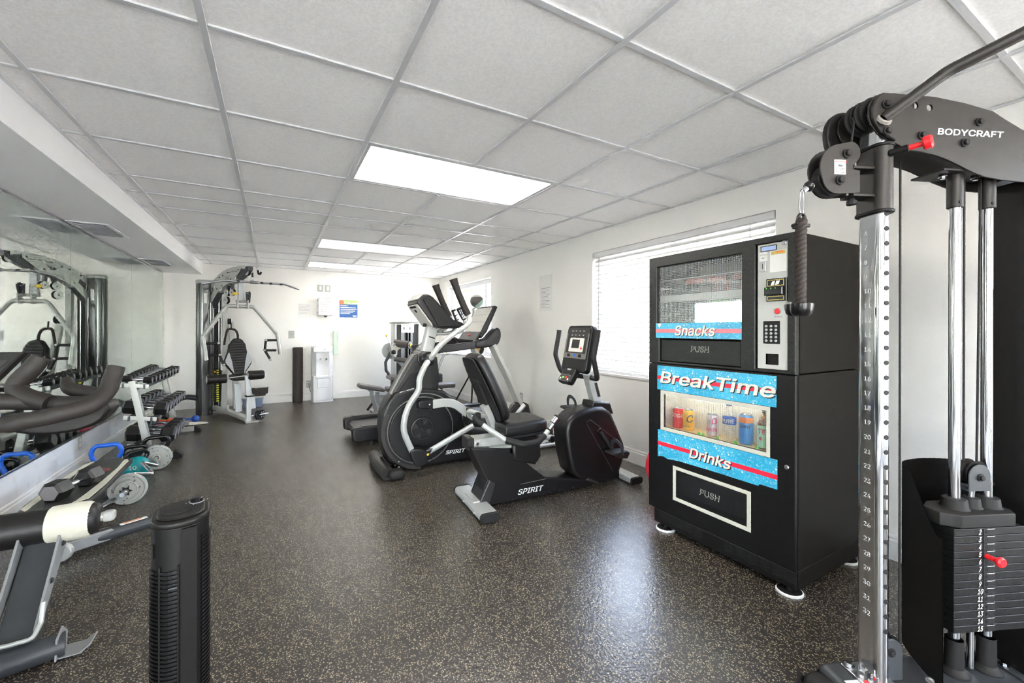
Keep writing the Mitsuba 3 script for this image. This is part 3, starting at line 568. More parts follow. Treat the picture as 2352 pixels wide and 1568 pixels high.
k = put(t, 'base_foot', fr(cat(bx(-0.19, -0.1, 0.0, 0.075, -0.078, 0.078, 0.028, 3)), KP, KD, (0, 0, 1)), 'mat_rubber')
put(t, 'rating_plate', kb(-0.1, -0.055, 0.0901, 0.0912, 0.0, 0.035, 0), 'mat_brand', False)
# chrome post: long axis along KN, hole nose towards the room
pr = rrect(-0.022, 0.022, -0.042, 0.042, 0.0215, 6)
hz = [1.563 - 0.0462 * i for i in range(29)]
put(t, 'chrome_post', ext(pr, 1.76, kp(0, 0.09), KD, -KN), 'mat_chrome', 50)
for z in hz: put(t, 'post_hole', cyl(kp(0, z, 0.0405), kp(0, z, 0.0428), 0.0075, n=14), 'mat_pitch')
put(t, 'post_number', [txt(str(i), 0.014, kp(-0.0222, 1.3655 - 0.0464 * (i - 9), -0.012), KN, (0, 0, 1), 0.0004) for i in range(6, 33)], 'mat_brand', False)
put(t, 'post_plate', [kb(-0.055, 0.045, 0.09, 0.098, -0.06, 0.06, 0.002)], 'mat_steel', False)
for s, m in ((-0.04, -0.045), (-0.04, 0.045), (-0.04, 0.0), (0.034, -0.045)):
    put(t, 'base_bolt', bolt(kp(s, 0.098, m), (0, 0, 1), 0.011, 0.012), 'mat_chrome')
put(t, 'red_mark', [cyl(kp(-0.042, 0.0982, 0.02), kp(-0.042, 0.099, 0.02), 0.008, n=12), cyl(kp(-0.025, 0.0982, 0.05), kp(-0.025, 0.099, 0.05), 0.008, n=12)], 'mat_red', False)
# lower pulley bracket
kk = [(0.0, 0.095)] + arc((0.043, 0.185), 0.041, 180, 0, 10) + [(0.084, 0.095)]
k = put(t, 'lower_pulley', [kx(kk[::-1], 0.012, 0.02, 0.0015), kx(kk[::-1], -0.032, -0.024, 0.0015)], 'mat_gun', False)
put(k, 'wheel', lathe([(0.03, -0.012), (0.046, -0.014), (0.046, -0.01), (0.038, 0), (0.046, 0.01), (0.046, 0.014), (0.03, 0.012)], kp(0.043, 0.187, -0.006), KN, 28), 'mat_black')
put(k, 'axle', bolt(kp(0.043, 0.185, 0.02), KN, 0.009, 0.008), 'mat_pitch')
# arched head plates
top = [(-0.069, 1.86), (-0.064, 1.893), (-0.045, 1.922), (-0.014, 1.934), (0.158, 1.931), (0.26, 1.918), (0.366, 1.897), (0.413, 1.872), (0.47, 1.845), (0.62, 1.77), (0.8, 1.7)]
low = [(0.8, 1.6), (0.6, 1.655), (0.48, 1.676), (0.397, 1.68), (0.335, 1.688), (0.285, 1.704), (0.242, 1.722), (0.2, 1.738), (0.16, 1.749), (0.115, 1.757), (0.065, 1.762), (0.035, 1.776), (-0.005, 1.79), (-0.034, 1.805), (-0.058, 1.832)]
hol = [circ(0.0105, 16, (0.093, 1.9)), circ(0.0105, 16, (0.143, 1.896))]
put(t, 'head_plate', kx(top + low, 0.04, 0.046, 0.001, holes=hol), 'mat_iron', False)
put(t, 'head_plate', kx(top + low, -0.066, -0.06, 0.001, holes=hol), 'mat_iron', False)
put(t, 'head_web', [kb(0.2, 0.5, 1.706, 1.712, -0.06, 0.04, 0), kb(0.04, 0.1, 1.83, 1.92, -0.06, 0.04, 0.004)], 'mat_iron_dark', False)
put(t, 'head_lettering', kt('BODYCRAFT', 0.0185, 0.166, 1.814, 0.046, bold=True, shear=0.15, stretch=1.52, depth=0.0006), 'mat_brand', False)
bs = [(-0.034, 1.805), (0.013, 1.782), (0.016, 1.816), (-0.002, 1.838), (0.014, 1.853), (0.016, 1.928), (-0.03, 1.926), (-0.052, 1.908), (-0.064, 1.88), (-0.062, 1.85), (-0.052, 1.83)]
put(t, 'boss_plate', kx(bs, 0.0465, 0.058, 0.0025), 'mat_iron', False)
for s, z, m in ((-0.023, 1.89, 0.058), (-0.018, 1.809, 0.058), (0.113, 1.807, 0.046), (0.263, 1.791, 0.046), (0.314, 1.859, 0.046)):
    put(t, 'head_bolt', bolt(kp(s, z, m), KN, 0.009, 0.012), 'mat_pitch')
put(t, 'pull_up_bar', tube(kl([(-0.03, 1.845, 0.058), (0.083, 1.946, 0.14), (0.24, 2.02, 0.30), (0.36, 2.05, 0.42)]), 0.0165, 16, bend=0.09), 'mat_iron')
put(t, 'weld', lathe([(0.017, -0.004), (0.024, -0.001), (0.022, 0.006), (0.016, 0.008)], kp(-0.03, 1.843, 0.058), KN * 0.9 + A(0, 0, 0.5), 16), 'mat_weld')
for m, r in ((0.012, 0.05), (-0.02, 0.052)):
    k = put(t, 'head_pulley', lathe([(0.03, -0.011), (r, -0.012), (r, -0.008), (r - 0.01, 0), (r, 0.008), (r, 0.012), (0.03, 0.011)], kp(-0.022, 1.882, m), KN, 28), 'mat_pitch')
put(t, 'pulley_guard', kx(smooth2([(-0.1, 1.84), (-0.09, 1.9), (-0.05, 1.93), (0.0, 1.92), (0.02, 1.86), (-0.01, 1.79), (-0.04, 1.755), (-0.075, 1.77)], 4), -0.09, -0.068, 0.006, 2), 'mat_black')
# sliding carriage with swivel pulley
ring = rrect(-0.029, 0.029, -0.052, 0.049, 0.028, 6)
put(t, 'carriage', ext(ring, 0.205, kp(0, 1.573), KD, -KN, 0.003), 'mat_iron', 50)
for z in (1.567, 1.772): put(t, 'carriage_rim', ext(rrect(-0.033, 0.033, -0.056, 0.053, 0.032, 6), 0.01, kp(0, z), KD, -KN, 0.002), 'mat_iron_dark', 50)
k = put(t, 'selector_pin', [cyl(kp(0, 1.745, 0.048), kp(0.025, 1.748, 0.086), 0.011, n=14, b=0.002)], 'mat_iron_dark')
put(k, 'knob', [cyl(kp(0.024, 1.748, 0.084), kp(0.044, 1.7505, 0.112), 0.008, n=14), cyl(kp(0.042, 1.75, 0.11), kp(0.054, 1.7525, 0.128), 0.0195, n=24, b=0.004)], 'mat_red')
for z in (1.622, 1.708): put(t, 'hinge_ear', [kx([(-0.1, z - 0.004), (-0.01, z - 0.004), (-0.01, z + 0.004), (-0.1, z + 0.004)], -0.02, 0.03, 0.001)], 'mat_iron', False)
put(t, 'hinge_pin', [cyl(kp(-0.082, 1.6, 0.005), kp(-0.082, 1.725, 0.005), 0.008, n=12), cyl(kp(-0.082, 1.598, 0.005), kp(-0.082, 1.61, 0.005), 0.014, n=10)], 'mat_pitch')
sw = [(-0.079, 1.628), (-0.079, 1.697), (-0.1, 1.7), (-0.104, 1.712), (-0.092, 1.722)] + arc((-0.112, 1.752), 0.035, -40, 80, 6) + arc((-0.14, 1.704), 0.073, 105, 195, 8) + arc((-0.155, 1.672), 0.05, 200, 280, 6)
k = put(t, 'swivel_pulley', [kx(sw, 0.026, 0.031, 0.001), kx(sw, -0.021, -0.016, 0.001)], 'mat_iron', False)
put(k, 'wheel', [lathe([(0.02, -0.012), (0.053, -0.016), (0.053, -0.012), (0.044, 0), (0.053, 0.012), (0.053, 0.016), (0.02, 0.012)], kp(-0.155, 1.672, 0.005), KN, 28), lathe([(0.015, -0.012), (0.036, -0.015), (0.028, 0), (0.036, 0.015), (0.015, 0.012)], kp(-0.12, 1.745, 0.005), KN, 24)], 'mat_pitch')
put(k, 'axle', bolt(kp(-0.124, 1.747, 0.031), KN, 0.01, 0.012), 'mat_pitch'); put(k, 'axle', bolt(kp(-0.148, 1.664, 0.031), KN, 0.01, 0.012), 'mat_pitch')
put(k, 'warning_label', kb(-0.167, -0.128, 1.682, 1.727, 0.0312, 0.0317, 0), 'mat_paper', False)
put(k, 'warning_lettering', [kt('WARNING', 0.005, -0.158, 1.7195, 0.0317, depth=0.0003, bold=True), kx([(-0.165, 1.7195), (-0.1595, 1.7195), (-0.162, 1.7245)], 0.0317, 0.032)], 'mat_red', False)
put(k, 'warning_small_print', [kb(-0.163, -0.133 - 0.004 * (i % 3), 1.7 - 0.004 * i, 1.7014 - 0.004 * i, 0.0317, 0.032, 0) for i in range(4)] + [kx([(-0.155, 1.707), (-0.14, 1.705), (-0.138, 1.711), (-0.153, 1.713)], 0.0317, 0.032)], 'mat_ink', False)
put(t, 'cable_stop', ball(kp(-0.226, 1.652, 0.005), 0.0165, 3), 'mat_gloss')
put(t, 'carabiner', [tube(kl([(-0.235, 1.645, .005), (-0.25, 1.634, .005)]), 0.009, 10), tube(kl([(-0.258, 1.62, .005), (-0.252, 1.636, .005), (-0.246, 1.62, .005), (-0.247, 1.575, .005), (-0.253, 1.566, .005), (-0.259, 1.575, .005)]), 0.0028, 8, spl=4, closed=True)], 'mat_chrome')
put(t, 'cable', [tube(kl([(-0.03, 1.88, -0.07), (-0.06, 1.89, -0.03), (-0.075, 1.86, 0.005), (-0.09, 1.76, 0.005)]), 0.003, 6, spl=4), cyl(kp(0.127, 1.76, -0.03), kp(0.105, 0.19, -0.01), 0.0032, n=8), cyl(kp(0.34, 1.7, -0.012), kp(0.34, 0.75, -0.012), 0.0032, n=8), cyl(kp(0.385, 1.7, 0), kp(0.372, 0.75, 0), 0.0032, n=8)], 'mat_pitch')
# guide rods, stack
for s in (0.2905, 0.4095):
    k = put(t, 'guide_rod', cyl(kp(s, 0.1, 0), kp(s, 1.7, 0), 0.0145, n=24), 'mat_chrome')
    put(k, 'collar', cyl(kp(s, 1.6, 0), kp(s, 1.71, 0), 0.0205, n=24, b=0.002), 'mat_iron'); put(k, 'set_screw', cyl(kp(s - 0.006, 1.615, 0.018), kp(s - 0.006, 1.615, 0.0212), 0.005, n=10), 'mat_pitch')
    put(k, 'rod_foot', lathe([(0.04, 0), (0.04, 0.006), (0.03, 0.012), (0.024, 0.02), (0.023, 0.11)], kp(s, 0.09, 0), n=24), 'mat_rubber')
    put(k, 'top_bolt', bolt(kp(s - 0.045, 1.703, 0.0), (0, 0, -1), 0.008, 0.01), 'mat_chrome')
W0, W1s, Zt, hp = 0.216, 0.466, 0.583, 0.0232
for i in range(14):
    z1 = Zt - hp * i; z0 = z1 - hp + 0.0012
    k = put(t, 'weight_plate', kx([(W0, z0), (W1s, z0), (W1s, z1), (W0, z1)], -0.06, 0.058, 0.0015), 'mat_plate_black', False)
    put(k, 'number', kt(str(i + 2), 0.0155, 0.302 - (0.004 if i < 8 else 0.008), z0 + 0.0035, 0.0595, depth=0.0005, bold=True, shear=0.2, stretch=0.72), 'mat_letter', False)
    put(k, 'strip', kb(0.317, 0.358, z0 + 0.0005, z1 - 0.0005, 0.058, 0.0594, 0), 'mat_pitch', False)
    put(k, 'tick', kb(0.33, 0.356, z1 - 0.0035, z1 - 0.002, 0.0594, 0.0598, 0), 'mat_letter', False)
    put(k, 'pin_hole', cyl(kp(0.327, z0 + 0.0095, 0.0594), kp(0.327, z0 + 0.0095, 0.0599), 0.005, n=12), 'mat_iron_dark', False)
k = put(t, 'top_block', ext([(0.2, -0.03), (0.24, -0.06), (0.43, -0.06), (0.455, -0.03), (0.455, 0.03), (0.425, 0.058), (0.255, 0.058), (0.2, 0.02)], 0.042, kp(0, 0.5845), KD, -KN, 0.005, 2), 'mat_rubber')
put(k, 'number', kt('1', 0.014, 0.312, 0.595, 0.0585, depth=0.0005, bold=True, shear=0.2), 'mat_letter', False)
put(k, 'pin_hole', cyl(kp(0.34, 0.602, 0.0582), kp(0.34, 0.602, 0.0592), 0.007, n=14), 'mat_pitch', False)
for s, r in ((0.2905, 0.034), (0.35, 0.026), (0.4095, 0.034)): put(k, 'bushing', lathe([(r + 0.004, 0), (r, 0.004), (r - 0.004, 0.03), (r - 0.01, 0.033), (0.0, 0.033)], kp(s, 0.626, 0), n=24), 'mat_rubber')
put(k, 'stem', [cyl(kp(0.35, 0.655, 0), kp(0.35, 0.69, 0), 0.01, n=12)], 'mat_chrome')
kk = [(0.318, 0.683)] + arc((0.357, 0.73), 0.039, 180, 0, 10) + [(0.396, 0.683)]
k = put(t, 'stack_pulley', [kx(kk[::-1], 0.016, 0.021, 0.001), kx(kk[::-1], -0.021, -0.016, 0.001), kb(0.318, 0.396, 0.683, 0.688, -0.02, 0.02, 0)], 'mat_gun', False)
put(k, 'wheel', lathe([(0.03, -0.012), (0.042, -0.014), (0.035, 0), (0.042, 0.014), (0.03, 0.012)], kp(0.355, 0.737, 0), KN, 28), 'mat_black'); put(k, 'axle', bolt(kp(0.357, 0.727, 0.021), KN, 0.008, 0.01), 'mat_pitch')
k = put(t, 'stack_pin', cyl(kp(0.327, 0.496, 0.055), kp(0.327, 0.496, 0.09), 0.0075, n=12), 'mat_red')
put(k, 'knob', [cyl(kp(0.327, 0.496, 0.088), kp(0.327, 0.496, 0.102), 0.0155, n=24, b=0.004)], 'mat_red')
put(t, 'stack_rod', cyl(kp(0.35, 0.1, 0), kp(0.35, 0.27, 0), 0.0095, n=14), 'mat_chrome')
put(t, 'stack_cable', tube(kl([(0.36, 0.7, -0.03), (0.45, 0.685, -0.05), (0.54, 0.675, -0.03)]), 0.007, 8, spl=4), 'mat_pitch')
# curved shroud behind and left of the stack
plan = crv([(0.165, 0.066), (0.185, 0.0), (0.225, -0.09), (0.26, -0.14), (0.31, -0.172), (0.4, -0.19), (0.5, -0.17), (0.555, -0.12), (0.575, -0.06)], 8)
v, f = [], []
L = np.r_[0, np.cumsum(np.linalg.norm(np.diff(plan, axis=0), axis=1))]
for (s, m), l in zip(plan, L):
    ztop = 0.56 + (0.725 - 0.56) * np.clip((l - 0.02) / 0.13, 0, 1) ** 1.1 if l < 0.15 else 0.725
    v += [kp(s, 0.095, m), kp(s, ztop, m)]
nn = len(plan); fac = [[2 * i, 2 * i + 2, 2 * i + 3] for i in range(nn - 1)] + [[2 * i, 2 * i + 3, 2 * i + 1] for i in range(nn - 1)]
a = trimesh.Trimesh(v, fac, process=False); b = a.copy(); b.vertices = b.vertices + np.repeat(np.array([KN * 0.003] * nn), 2, axis=0); b.invert()
put(t, 'shroud', [a, b], 'mat_iron_dark', 40)
put(t, 'shroud_bolt', bolt(kp(0.13, 0.125, 0.06), KN - KD, 0.007, 0.006), 'mat_chrome')
put(t, 'upright', kb(0.492, 0.64, 0.09, 1.69, -0.06, 0.045, 0.006, 2), 'mat_iron_dark')
for z in (1.327, 1.212, 0.36, 0.21): put(t, 'upright_bolt', bolt(kp(0.503, z, 0.045), KN, 0.012, 0.008), 'mat_chrome')
put(t, 'strap_plate', kb(0.462, 0.545, 0.0905, 0.096, -0.05, 0.08, 0.001), 'mat_gun', False)
for s, m in ((0.475, 0.0), (0.505, 0.05)): put(t, 'strap_bolt', bolt(kp(s, 0.096, m), (0, 0, 1), 0.009, 0.01), 'mat_chrome')
# rope handle hanging from the carabiner
M('mat_rope', (34, 26, 22), 0.7)
t = thing('triceps_rope', 'black twisted rope handle with rubber ends hanging from the cable machine pulley', 'rope')
put(t, 'bracket', [kx([(-0.272, 1.525), (-0.236, 1.525), (-0.24, 1.556), (-0.247, 1.566), (-0.26, 1.566), (-0.267, 1.556)], 0.0, 0.01, 0.001, holes=[circ(0.006, 12, (-0.2535, 1.556))]), tube(kl([(-0.272, 1.53, .018), (-0.272, 1.53, -0.008)]), 0.006, 8), kb(-0.272, -0.236, 1.52, 1.53, -0.012, 0.022, 0.002)], 'mat_iron', False)
def rope(path, r, n, turns, mat, par):
    P = crv(path, n); tg = np.gradient(P, axis=0); tg /= np.linalg.norm(tg, axis=1, keepdims=True); out = []
    L = np.r_[0, np.cumsum(np.linalg.norm(np.diff(P, axis=0), axis=1))]; L /= L[-1]
    x = nrm(np.cross(tg[0], (0.3, 0.5, 0.1)))
    X = []
    for i in range(len(P)): x = nrm(x - tg[i] * (x @ tg[i])); X.append(x)
    X = np.array(X); Y = np.cross(tg, X)
    for k in range(3):
        a = 2 * pi * (turns * L + k / 3); out.append(sweep(circ(r * 0.62, 7), P + r * 0.55 * (np.cos(a)[:, None] * X + np.sin(a)[:, None] * Y)))
    return put(par, 'rope', out, mat, 60)
for q, (s0, m0, s1) in enumerate(((-0.2605, 0.012, -0.263), (-0.247, 0.0, -0.249))):
    rope(kl([(s0, 1.545, m0), (s0 - .002, 1.5, m0), (s1, 1.4, m0), (s1, 1.275, m0)]), 0.0135, 20, 6.0, 'mat_rope', t)
    put(t, 'rubber_end', lathe([(0, 1.245), (0.02, 1.246), (0.028, 1.254), (0.0315, 1.268), (0.032, 1.283), (0.029, 1.2845), (0.013, 1.28)], kp(s1, 0, m0 - (0.02 if q else -0.006)), n=24), 'mat_gloss')
# ---------------------------------------------------------------- cardio machines
class Frame:
    """Local frame of a machine: s along its length, z up, m across (towards the room's camera side)."""
    def __init__(f, o, deg, z=0.0):
        a = math.radians(deg); f.D = A(math.cos(a), math.sin(a), 0); f.N = A(math.sin(a), -math.cos(a), 0); f.O = A(o[0], o[1], z); f.Z = A(0, 0, 1)
    def p(f, s, z, m=0.0): return f.O + f.D * s + f.N * m + f.Z * z
    def l(f, q): return [f.p(*x) for x in q]
    def x(f, poly, m0, m1, b=0.0, seg=1, holes=()): return ext(poly, m1 - m0, f.p(0, 0, m0), f.D, f.Z, b, seg, holes)
    def b(f, s0, s1, z0, z1, m0, m1, b=0.004, seg=1): return fr(bx(s0, s1, z0, z1, m0, m1, b, seg), f.O, f.D, f.Z)
    def t(f, w, h, s, z, m, **k): return txt(w, h, f.p(s, z, m), f.D, f.Z, **k)
    def slab(f, a, bz, th, w, r, c=0.0, b=0.02, seg=3, m=0.0, poly=None):
        """Cushion or panel across the machine: its face runs from (s,z)=a to bz, width w, thickness th to the right of that run."""
        a, e = A(a[0], a[1]), A(bz[0], bz[1]); d = e - a; L = np.linalg.norm(d); d = d / L
        W = f.D * d[0] + f.Z * d[1]; q = poly(w, L) if poly else rrect(-w / 2, w / 2, 0, L, r, 5)
        return ext(q, th, f.p(a[0], a[1], m + c), -f.N, W, b, seg)
M('mat_bike', (13, 12, 13), 0.38, spec=0.45); M('mat_bike_grey', (104, 102, 99), 0.35, 0.2); M('mat_disc', (10, 10, 11), 0.42, spec=0.4)
M('mat_screen', (40, 38, 36), 0.25); M('mat_brand_silver', (198, 200, 200), 0.3, 0.3); M('mat_beige', (196, 192, 184), 0.4, 0.1)
M('mat_char', (38, 36, 35), 0.4, spec=0.45); M('mat_shell', (186, 184, 178), 0.4)

# recumbent bike
B = Frame((1.21, 2.63), -4.0)
t = thing('recumbent_bike', 'black recumbent exercise bike with padded seat and tilted console, standing beside the snack machine', 'exercise bike')
C = 0.03
put(t, 'rear_stabilizer', ext(rrect(-0.062, 0.062, 0.012, 0.064, 0.02, 3), 0.5, B.p(-0.025, 0, -0.2), B.D, B.Z, 0.004), 'mat_silver', False)
for m in (-0.2, 0.3): put(t, 'end_cap', ext(rrect(-0.064, 0.064, 0.008, 0.066, 0.022, 3), 0.022 if m > 0 else -0.022, B.p(-0.025, 0, m), B.D, B.Z, 0.004), 'mat_pitch', False)
put(t, 'front_stabilizer', ext(rrect(-0.055, 0.055, 0.012, 0.06, 0.018, 3), 0.46, B.p(1.25, 0, -0.27), B.D, B.Z, 0.004), 'mat_silver', False)
for m in (-0.27, 0.19): put(t, 'end_cap', ext(rrect(-0.057, 0.057, 0.008, 0.062, 0.02, 3), 0.022 if m > 0 else -0.022, B.p(1.25, 0, m), B.D, B.Z, 0.004), 'mat_pitch', False)
for m in (0.0, 0.2): put(t, 'foot_bolt', bolt(B.p(-0.088, 0.035, m), -B.D, 0.006, 0.008), 'mat_chrome')
put(t, 'stabilizer_cover', B.b(-0.07, 0.06, 0.05, 0.072, -0.05, 0.13, 0.008, 2), 'mat_silver', False)
base = [(-0.085, 0.425), (0.21, 0.385), (0.21, 0.36), (0.285, 0.308), (0.497, 0.138), (0.49, 0.02), (0.06, 0.02), (-0.02, 0.06), (0.035, 0.19)]
put(t, 'base_cover', B.x(base[::-1], -0.065, 0.12, 0.01, 2), 'mat_bike', 20)
put(t, 'base_leg', B.x([(-0.03, 0.05), (0.05, 0.04), (0.09, 0.17), (0.045, 0.2)], -0.04, 0.135, 0.008, 2), 'mat_char', 20)
put(t, 'low_deck', B.x([(0.46, 0.02), (0.46, 0.16), (0.5, 0.145), (0.86, 0.075), (0.9, 0.07), (0.9, 0.02)], -0.075, 0.118, 0.012, 2), 'mat_bike', 20)
put(t, 'edge_line', B.x([(0.285, 0.13), (0.49, 0.137), (0.49, 0.14), (0.285, 0.133)], 0.119, 0.1215), 'mat_bike_grey', False)
put(t, 'brand_lettering', B.t('SPIRIT', 0.035, 0.258, 0.061, 0.1205, bold=True, shear=0.3, stretch=1.2, depth=0.0008), 'mat_brand', False)
for s, z in ((0.22, 0.035), (0.47, 0.035), (0.52, 0.035), (0.6, 0.04), (0.72, 0.04)): put(t, 'cover_screw', cyl(B.p(s, z, 0.117), B.p(s, z, 0.1225), 0.005, n=10), 'mat_char')
hs = [(0.93, 0.615), (1.0, 0.612), (1.075, 0.568), (1.135, 0.45), (1.205, 0.308), (1.22, 0.23), (1.19, 0.15), (1.168, 0.1), (1.165, 0.025), (0.85, 0.025), (0.8, 0.06), (0.715, 0.14), (0.685, 0.25), (0.665, 0.35), (0.655, 0.453), (0.675, 0.53), (0.735, 0.578), (0.83, 0.604)]
k = put(t, 'drive_housing', B.x(hs[::-1], -0.08, 0.12, 0.035, 4), 'mat_bike', 40)
put(k, 'panel_seam', [tube(B.l([(0.835, 0.5, 0.121), (0.9, 0.4, 0.1215), (1.09, 0.1, 0.121)]), 0.0035, 6), tube(B.l([(0.835, 0.508, 0.121), (0.87, 0.525, 0.121), (1.19, 0.29, 0.121), (1.12, 0.26, 0.121)]), 0.003, 6)], 'mat_char')
put(k, 'ridge', tube(B.l([(0.7, 0.47, 0.085), (0.73, 0.52, 0.1), (0.93, 0.6, 0.1), (1.07, 0.562, 0.1)]), 0.004, 6, spl=4), 'mat_bike_grey')
put(k, 'rim', B.x([(0.83, 0.075), (0.93, 0.03), (0.96, 0.03), (0.95, 0.045), (0.85, 0.09)], -0.06, 0.128, 0.006), 'mat_char', False)
put(t, 'neck', B.x([(0.9, 0.58), (0.925, 0.655), (1.09, 0.632), (1.125, 0.54)], -0.055, 0.085, 0.012, 2), 'mat_bike', 20)
put(t, 'mast', rtube(B.l([(1.01, 0.6, 0.015), (0.93, 0.86, 0.015)]), 0.07, 0.075, 0.012, up=B.D), 'mat_silver', 30)
put(t, 'mast_label', B.x([(0.993, 0.68), (1.02, 0.68), (0.985, 0.79), (0.96, 0.79)], 0.0505, 0.052), 'mat_char', False)
# console
co = put(t, 'console', B.slab((0.84, 0.868), (0.915, 1.225), -0.055, 0.33, 0.035, b=0.012), 'mat_bike', 40)
cd = nrm(A(0.075, 0.357)); cW = B.D * cd[0] + B.Z * cd[1]
def cpan(q, h, dep=0.002): return ext(q, dep, B.p(0.84, 0.868) + (B.Z * cd[0] - B.D * cd[1]) * (h + 0.055), B.N, cW)
put(co, 'face', cpan(rrect(-0.148, 0.148, 0.1, 0.345, 0.02), 0.0005, 0.002), 'mat_char', False)
put(co, 'bezel', cpan([(-0.15, 0.105), (0.15, 0.105), (0.15, 0.3), (0.135, 0.3), (0.135, 0.145), (-0.135, 0.145), (-0.135, 0.3), (-0.15, 0.3)], 0.0026), 'mat_bike_grey', False)
put(co, 'screen_frame', cpan(rrect(-0.095, 0.095, 0.155, 0.265, 0.01), 0.0026, 0.002), 'mat_beige', False)
put(co, 'screen', cpan(rect(-0.06, 0.04, 0.185, 0.252), 0.0048, 0.0012), 'mat_screen', False)
put(co, 'console_buttons', [cpan(rrect(u, u + 0.02, v, v + 0.011, 0.004, 2), 0.0048, 0.0015) for u, v in ((0.06, 0.245), (0.06, 0.225), (0.06, 0.205), (-0.088, 0.24), (-0.088, 0.22), (-0.088, 0.2))], 'mat_white', False)
put(co, 'red_button', cpan(rect(0.06, 0.082, 0.178, 0.192), 0.0048, 0.0015), 'mat_red', False)
put(co, 'console_lettering', [cpan(rect(u, u + 0.018, v, v + 0.004), 0.0026, 0.0005) for u in (-0.09, -0.04, 0.01, 0.06) for v in (0.318, 0.285)] + [cpan(rect(-0.03, 0.03, 0.165, 0.171), 0.0048, 0.0005)], 'mat_brand', False)
put(co, 'blue_badge', cpan(rrect(-0.014, 0.016, 0.118, 0.138, 0.005, 2), 0.0046, 0.0012), 'mat_blue', False)
put(co, 'speaker', [cpan(rect(-0.1, -0.06, 0.115, 0.138), 0.0046, 0.001), cpan(rect(0.05, 0.09, 0.115, 0.138), 0.0046, 0.001)], 'mat_pitch', False)
tg = put(t, 'console_tray', ext(rrect(-0.085, 0.085, -0.01, 0.12, 0.025), -0.05, B.p(0.755, 0.785, -0.01), -B.N, nrm(B.D * 0.55 + B.Z * 0.83), 0.012, 3), 'mat_bike', 40)
tW = nrm(B.D * 0.55 + B.Z * 0.83); tN = nrm(np.cross(B.N, tW))
def tpan(q, h, dep=0.0015): return ext(q, dep, B.p(0.755, 0.785, -0.01) + tN * (h + 0.049), B.N, tW)
put(tg, 'tray_panel', tpan(rrect(-0.07, 0.07, 0.0, 0.055, 0.012), 0.001), 'mat_bike_grey', False)
put(tg, 'tray_inset', tpan(rrect(-0.066, 0.066, 0.004, 0.051, 0.01), 0.0026), 'mat_screen', False)
put(tg, 'start_button', tpan(rrect(-0.035, -0.005, 0.022, 0.037, 0.007, 3), 0.0042), 'mat_green', False)
put(tg, 'stop_button', tpan(rrect(0.003, 0.033, 0.022, 0.037, 0.007, 3), 0.0042), 'mat_red', False)
put(tg, 'arrow_button', [tpan(circ(0.009, 12, (u, 0.018)), 0.0042) for u in (-0.052, 0.05)], 'mat_white', False)
put(tg, 'book_slot', tpan(rect(-0.06, 0.06, 0.068, 0.112), 0.001), 'mat_pitch', False)
put(tg, 'slot_lettering', txt('SPIRIT', 0.011, B.p(0.755, 0.785, -0.01) + tN * 0.0517 + tW * 0.096, B.N, tW, 0.0005, bold=True, mid=True), 'mat_brand', False)
for sg_, q in ((1, 'near'), (-1, 'far')):
    put(t, 'handlebar', tube(B.l([(0.835, 1.2, sg_ * 0.262), (0.83, 1.16, sg_ * 0.262), (0.795, 1.0, sg_ * 0.26), (0.845, 0.845, sg_ * 0.245), (0.93, 0.83, sg_ * 0.06), (0.945, 0.84, 0.0)]), 0.019, 14, bend=0.07), 'mat_rubber')
# seat
st = [(0.12, -0.14), (0.17, -0.17), (0.44, -0.13), (0.475, -0.06), (0.475, 0.1), (0.44, 0.18), (0.17, 0.215), (0.12, 0.18)]
sp_ = smooth2(st, 4)
k = put(t, 'seat', ext([(s, -m) for s, m in sp_], 0.085, B.p(0, 0.492), B.D, -B.N, 0.028, 4), 'mat_vinyl', 50)
put(k, 'seat_pan', ext([(0.02 + s * 0.95, -m * 0.95) for s, m in sp_], 0.02, B.p(0, 0.474), B.D, -B.N, 0.004), 'mat_pitch', 40)
def bkp(w, L): return smooth2([(-w * .5, L * .3), (-w * .42, L * .06), (-w * .25, 0), (w * .25, 0), (w * .42, L * .06), (w * .5, L * .3), (w * .46, L * .7), (w * .36, L * .95), (w * .2, L), (-w * .2, L), (-w * .36, L * .95), (-w * .46, L * .7)], 4)
k = put(t, 'backrest', B.slab((0.15, 0.57), (-0.055, 1.02), 0.065, 0.36, 0.05, c=0.0, b=0.026, seg=4, poly=bkp), 'mat_vinyl', 50)
put(k, 'back_shell', B.slab((0.142, 0.575), (-0.06, 1.012), -0.012, 0.33, 0.05, b=0.006, seg=2, poly=bkp), 'mat_pitch', 40)
put(k, 'back_bracket', [B.slab((0.125, 0.59), (0.015, 0.86), -0.03, 0.11, 0.02, b=0.01), B.slab((0.05, 0.82), (0.02, 0.87), -0.035, 0.17, 0.015, b=0.008)], 'mat_rubber', 30)
put(t, 'seat_support', [rtube(B.l([(0.135, 0.475, 0.02), (0.08, 0.62, 0.02), (0.05, 0.68, 0.02)]), 0.075, 0.045, 0.006, up=B.D)], 'mat_silver', 30)
put(t, 'slide_rail', [B.x([(-0.045, 0.405), (0.42, 0.405), (0.42, 0.465), (-0.045, 0.465)], -0.05, 0.07, 0.004), B.b(-0.045, 0.5, 0.385, 0.405, -0.07, 0.095, 0.003)], 'mat_silver', False)
put(t, 'rail_end_cap', B.b(-0.085, -0.04, 0.392, 0.475, -0.055, 0.077, 0.006), 'mat_char', False)
put(t, 'rail_knob', cyl(B.p(-0.02, 0.435, 0.07), B.p(-0.02, 0.435, 0.085), 0.011, n=14, b=0.003), 'mat_chrome')
put(t, 'seat_carriage', B.x([(0.225, 0.46), (0.44, 0.46), (0.445, 0.3), (0.4, 0.25), (0.225, 0.3)], -0.06, 0.128, 0.02, 3), 'mat_bike', 40)
